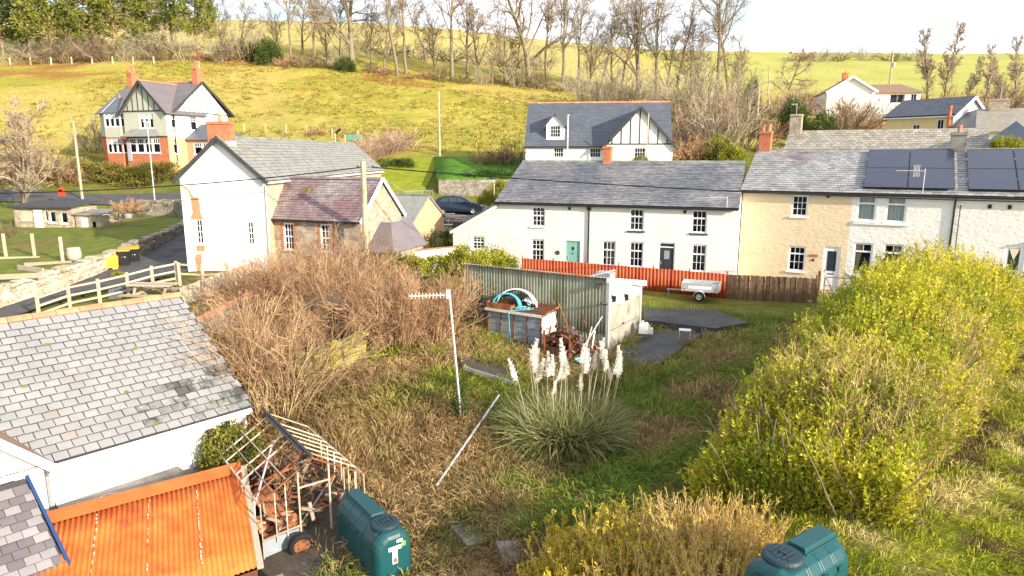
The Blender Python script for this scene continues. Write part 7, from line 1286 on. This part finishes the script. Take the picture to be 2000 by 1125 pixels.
def plume_mesh():
    n = 230; t = rng.random(n); P = np.stack([.10 * t * t, 0 * t, t * .74], 1); D = np.stack([.55 + rng.normal(size=n) * .35, rng.normal(size=n) * .35, np.full(n, .75)], 1); L_ = .22 * (1.05 - t * .7) * (0.5 + np.minimum(t * 4, 1) * .5); p1, d1 = chains(P, D, L_, 3, .12, -.22); x = unit(np.cross(d1, rng.normal(size=(n, 1, 3)))); w = np.array([.006, .009, .008, .002])[None, :, None]
    V = np.stack([p1 - x * w, p1 + x * w], 2).reshape(-1, 3); i = (np.arange(n)[:, None] * 8 + np.arange(3)[None] * 2).ravel(); return npmesh('plume', V, [np.stack([i, i + 1, i + 3, i + 2], 1)], 'plume')
pm3 = [plume_mesh() for k in range(4)]; o0 = Vector(pg.location)
for k, (px, py) in enumerate([(1011, 740), (1034, 700), (1040, 722), (1047, 714), (1045, 742), (1069, 730), (1082, 728), (1088, 738), (1098, 736), (1104, 708), (1107, 728), (1078, 765), (1137, 706), (1140, 722), (1133, 758), (1152, 722), (1158, 716), (1172, 694), (1185, 706), (1180, 720), (1198, 724), (1212, 718), (1206, 730), (1192, 735)]):
    q = atY(px, py, pg.location.y + random.uniform(-.4, .5)) - o0; bs = Vector((q.x * .75, q.y * .6, 0)); st = MB().tube([bs, bs.lerp(q, .5) + Vector((random.gauss(0, .04), 0, .05)), q], [.014, .011, .008], 5).build('stalk', 'plume', pg); st.active_material = A('weathered_board')
    pl = link('plume', pm3[k % 4], st); pl.location = q - Z * .12; s = random.uniform(.8, 1.15) * (.7 if py > 745 else 1); pl.scale = (s, s, s); pl.rotation_euler = (random.gauss(0, .12), random.gauss(0, .12), random.uniform(-.7, .7) if k % 3 else 3.0)
for px, py in ((1045, 885), (1110, 880), (1155, 890)):
    q = atz(px, py, -1.2) - o0 + Z * .25; bs = Vector((q.x * .6, .1, 1.3)); st = MB().tube([bs, q], .012, 5).build('bent_stalk', 'weathered_board', pg); pl = link('plume', pm3[0], st); pl.location = q; pl.scale = (.35, .35, .7); pl.rotation_euler = (math.pi - .2, 0, 0)
# ------------------------------------------------------------------ grass
def in_view(x, y, z, mrg=1.12):
    d = y * cp - (z - CAM_Z) * sp; u = y * sp + (z - CAM_Z) * cp; return (d > 1) & (np.abs(x / d) < .75 * mrg) & (u / d > -.422 * 1.2)
def loc_in(mw, x, y, x0, x1, y0, y1):
    i = mw.inverted(); lx = i[0][0] * x + i[0][1] * y + i[0][3]; ly = i[1][0] * x + i[1][1] * y + i[1][3]; return (lx > x0) & (lx < x1) & (ly > y0) & (ly < y1)
ys_q = [atz(1190, 695, .1), atz(1262, 640, .1), atz(1375, 650, 0), atz(1290, 698, .02)]
def in_poly(x, y, pl):
    r = np.zeros(x.shape, bool); j = len(pl) - 1
    for i in range(len(pl)):
        xi, yi, xj, yj = pl[i].x, pl[i].y, pl[j].x, pl[j].y; c = ((yi > y) != (yj > y)) & (x < (xj - xi) * (y - yi) / (yj - yi + 1e-12) + xi); r ^= c; j = i
    return r
def blocked(x, y):
    x = x + (vnoise(x * 2.1, y * 2.1, 3) - .5) * .9; y = y + (vnoise(x * 1.9, y * 1.9, 9) - .5) * .9
    return loc_in(GAR.mw, x, y, -.2, 7.4, -.15, 3.8) | loc_in(BUN.mw, x, y, -.1, Lb + .1, -.12, 1.5) | loc_in(BARN.mw, x, y, -5, 5.3, -1.8, 9) | loc_in(gm, x, y, -.1, 2.8, -.6, 4.1) | in_poly(x, y, ys_q) | in_poly(x, y, sl0) | ((x < -4.6) & (y < 16)) | in_poly(x, y, [mud[0][0], mud[0][2], mud[1][2], mud[1][0]]) | (((x - 8.5) * .67 + (y - 38) * .74 > 0) & (y > 37.5) & (x > 2))
def tufts(name, label, cat, x, y, nb, length, spread, colf, width, droop=1.0, lean=.0):
    z = gzs(x, y); k = in_view(x, y, z) & ~blocked(x, y); x, y, z = x[k], y[k], z[k]; n = len(x); xx, yy = np.repeat(x, nb), np.repeat(y, nb); s = np.repeat(.6 + .8 * rng.random(n), nb); N = n * nb
    a = rng.uniform(0, 2 * np.pi, N); q = np.sqrt(rng.random(N)) * spread * s; P = np.stack([xx + np.cos(a) * q, yy + np.sin(a) * q, np.repeat(z, nb)], 1); P[:, 2] += (fbm(P[:, 0], P[:, 1], .9, 40) - .5) * .22 * yard_mask(P[:, 0], P[:, 1]) - .02
    th = fbm(xx, yy, .22, 60) * 12; D = np.stack([np.cos(a) * .55 + np.cos(th) * lean, np.sin(a) * .55 + np.sin(th) * lean, np.full(N, .9)], 1) + rng.normal(size=(N, 3)) * .18
    V, F = np_blades(P, D, length * s * rng.uniform(.6, 1.2, N), width, droop * rng.uniform(.4, 1.2, N)); c = colf(x, y, n); c = np.repeat(c, nb, 0) * rng.uniform(.75, 1.3, (N, 1))
    o = link(name, npmesh(name, V, F, 'grass', np.repeat(c, 5, 0))); tag(o, label, cat, kind='stuff'); return N
x = rng.uniform(-11, 16, 15000); y = rng.uniform(10, 37, 15000); k = (yard_mask(x, y) > .5) & (rng.random(15000) < np.clip(1.25 - (y - 12) / 36, .3, 1)); x, y = x[k], y[k]
def yard_c(x, y, n):
    t = fbm(x, y, .22, 3) * .5 + fbm(x, y, .7, 8) * .5; c = mixc((.19, .12, .055), (.52, .37, .18), rng.random(n)); g = mixc((.10, .17, .03), (.28, .33, .055), rng.random(n)); lit = sstep(20, 24, y) * (1 - sstep(-1.5, 1.5, x)) * sstep(-8, -5, x)  # lit: open patch where a sunlit look is painted as brighter green
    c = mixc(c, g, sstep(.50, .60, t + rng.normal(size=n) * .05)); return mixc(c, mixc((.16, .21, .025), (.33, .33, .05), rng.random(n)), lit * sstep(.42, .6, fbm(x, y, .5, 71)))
tufts('rough_grass', 'rough brown and green uncut grass covering the plot', 'grass', x, y, 22, .55, .24, yard_c, .023, 1.3, .5)
x = rng.uniform(6, 34, 14000); y = rng.uniform(7, 33, 14000); k = ((x - 8.3) * .74 - (y - 15) * .67 > -2.2) & (rng.random(14000) < np.clip(1.3 - (y - 8) / 26, .25, 1)); x, y = x[k], y[k]
def field_c(x, y, n): t = fbm(x, y, 1.1, 5); c = mixc((.20, .26, .018), (.46, .44, .04), rng.random(n)); c = mixc(c, mixc((.56, .46, .18), (.74, .62, .30), rng.random(n)), sstep(.5, .62, t + rng.normal(size=n) * .06)); return mixc(c, (.17, .12, .055), sstep(.6, .7, fbm(x, y, .75, 8)))
tufts('meadow_grass', 'sunlit yellow green tussocky grass right of the hedge', 'grass', x, y, 24, .28, .2, field_c, .017, 1.3, .5)
x = rng.uniform(-75, 45, 9000); y = rng.uniform(78, 152, 9000); k = (fbm(x, y, .12, 80) > .40); x, y = x[k], y[k]; z = gzs(x, y); k = in_view(x, y, z); x, y, z = x[k], y[k], z[k]; n = len(x); nb = 6
P = np.repeat(np.stack([x, y, z], 1), nb, 0) + rng.normal(size=(n * nb, 3)) * [.28, .28, .02]; D = rng.normal(size=(n * nb, 3)) * [.5, .5, .1] + [0, 0, .8]; V, F = np_blades(P, D, rng.uniform(.25, .75, n * nb), .10, 1.3); c = mixc((.10, .105, .02), (.46, .38, .09), rng.random(n) ** .8); tag(link('field_tussocks', npmesh('field_tussocks', V, F, 'grass', np.repeat(c, nb * 5, 0))), 'yellow and olive tussocks dotting the hillside field', 'grass', kind='stuff')
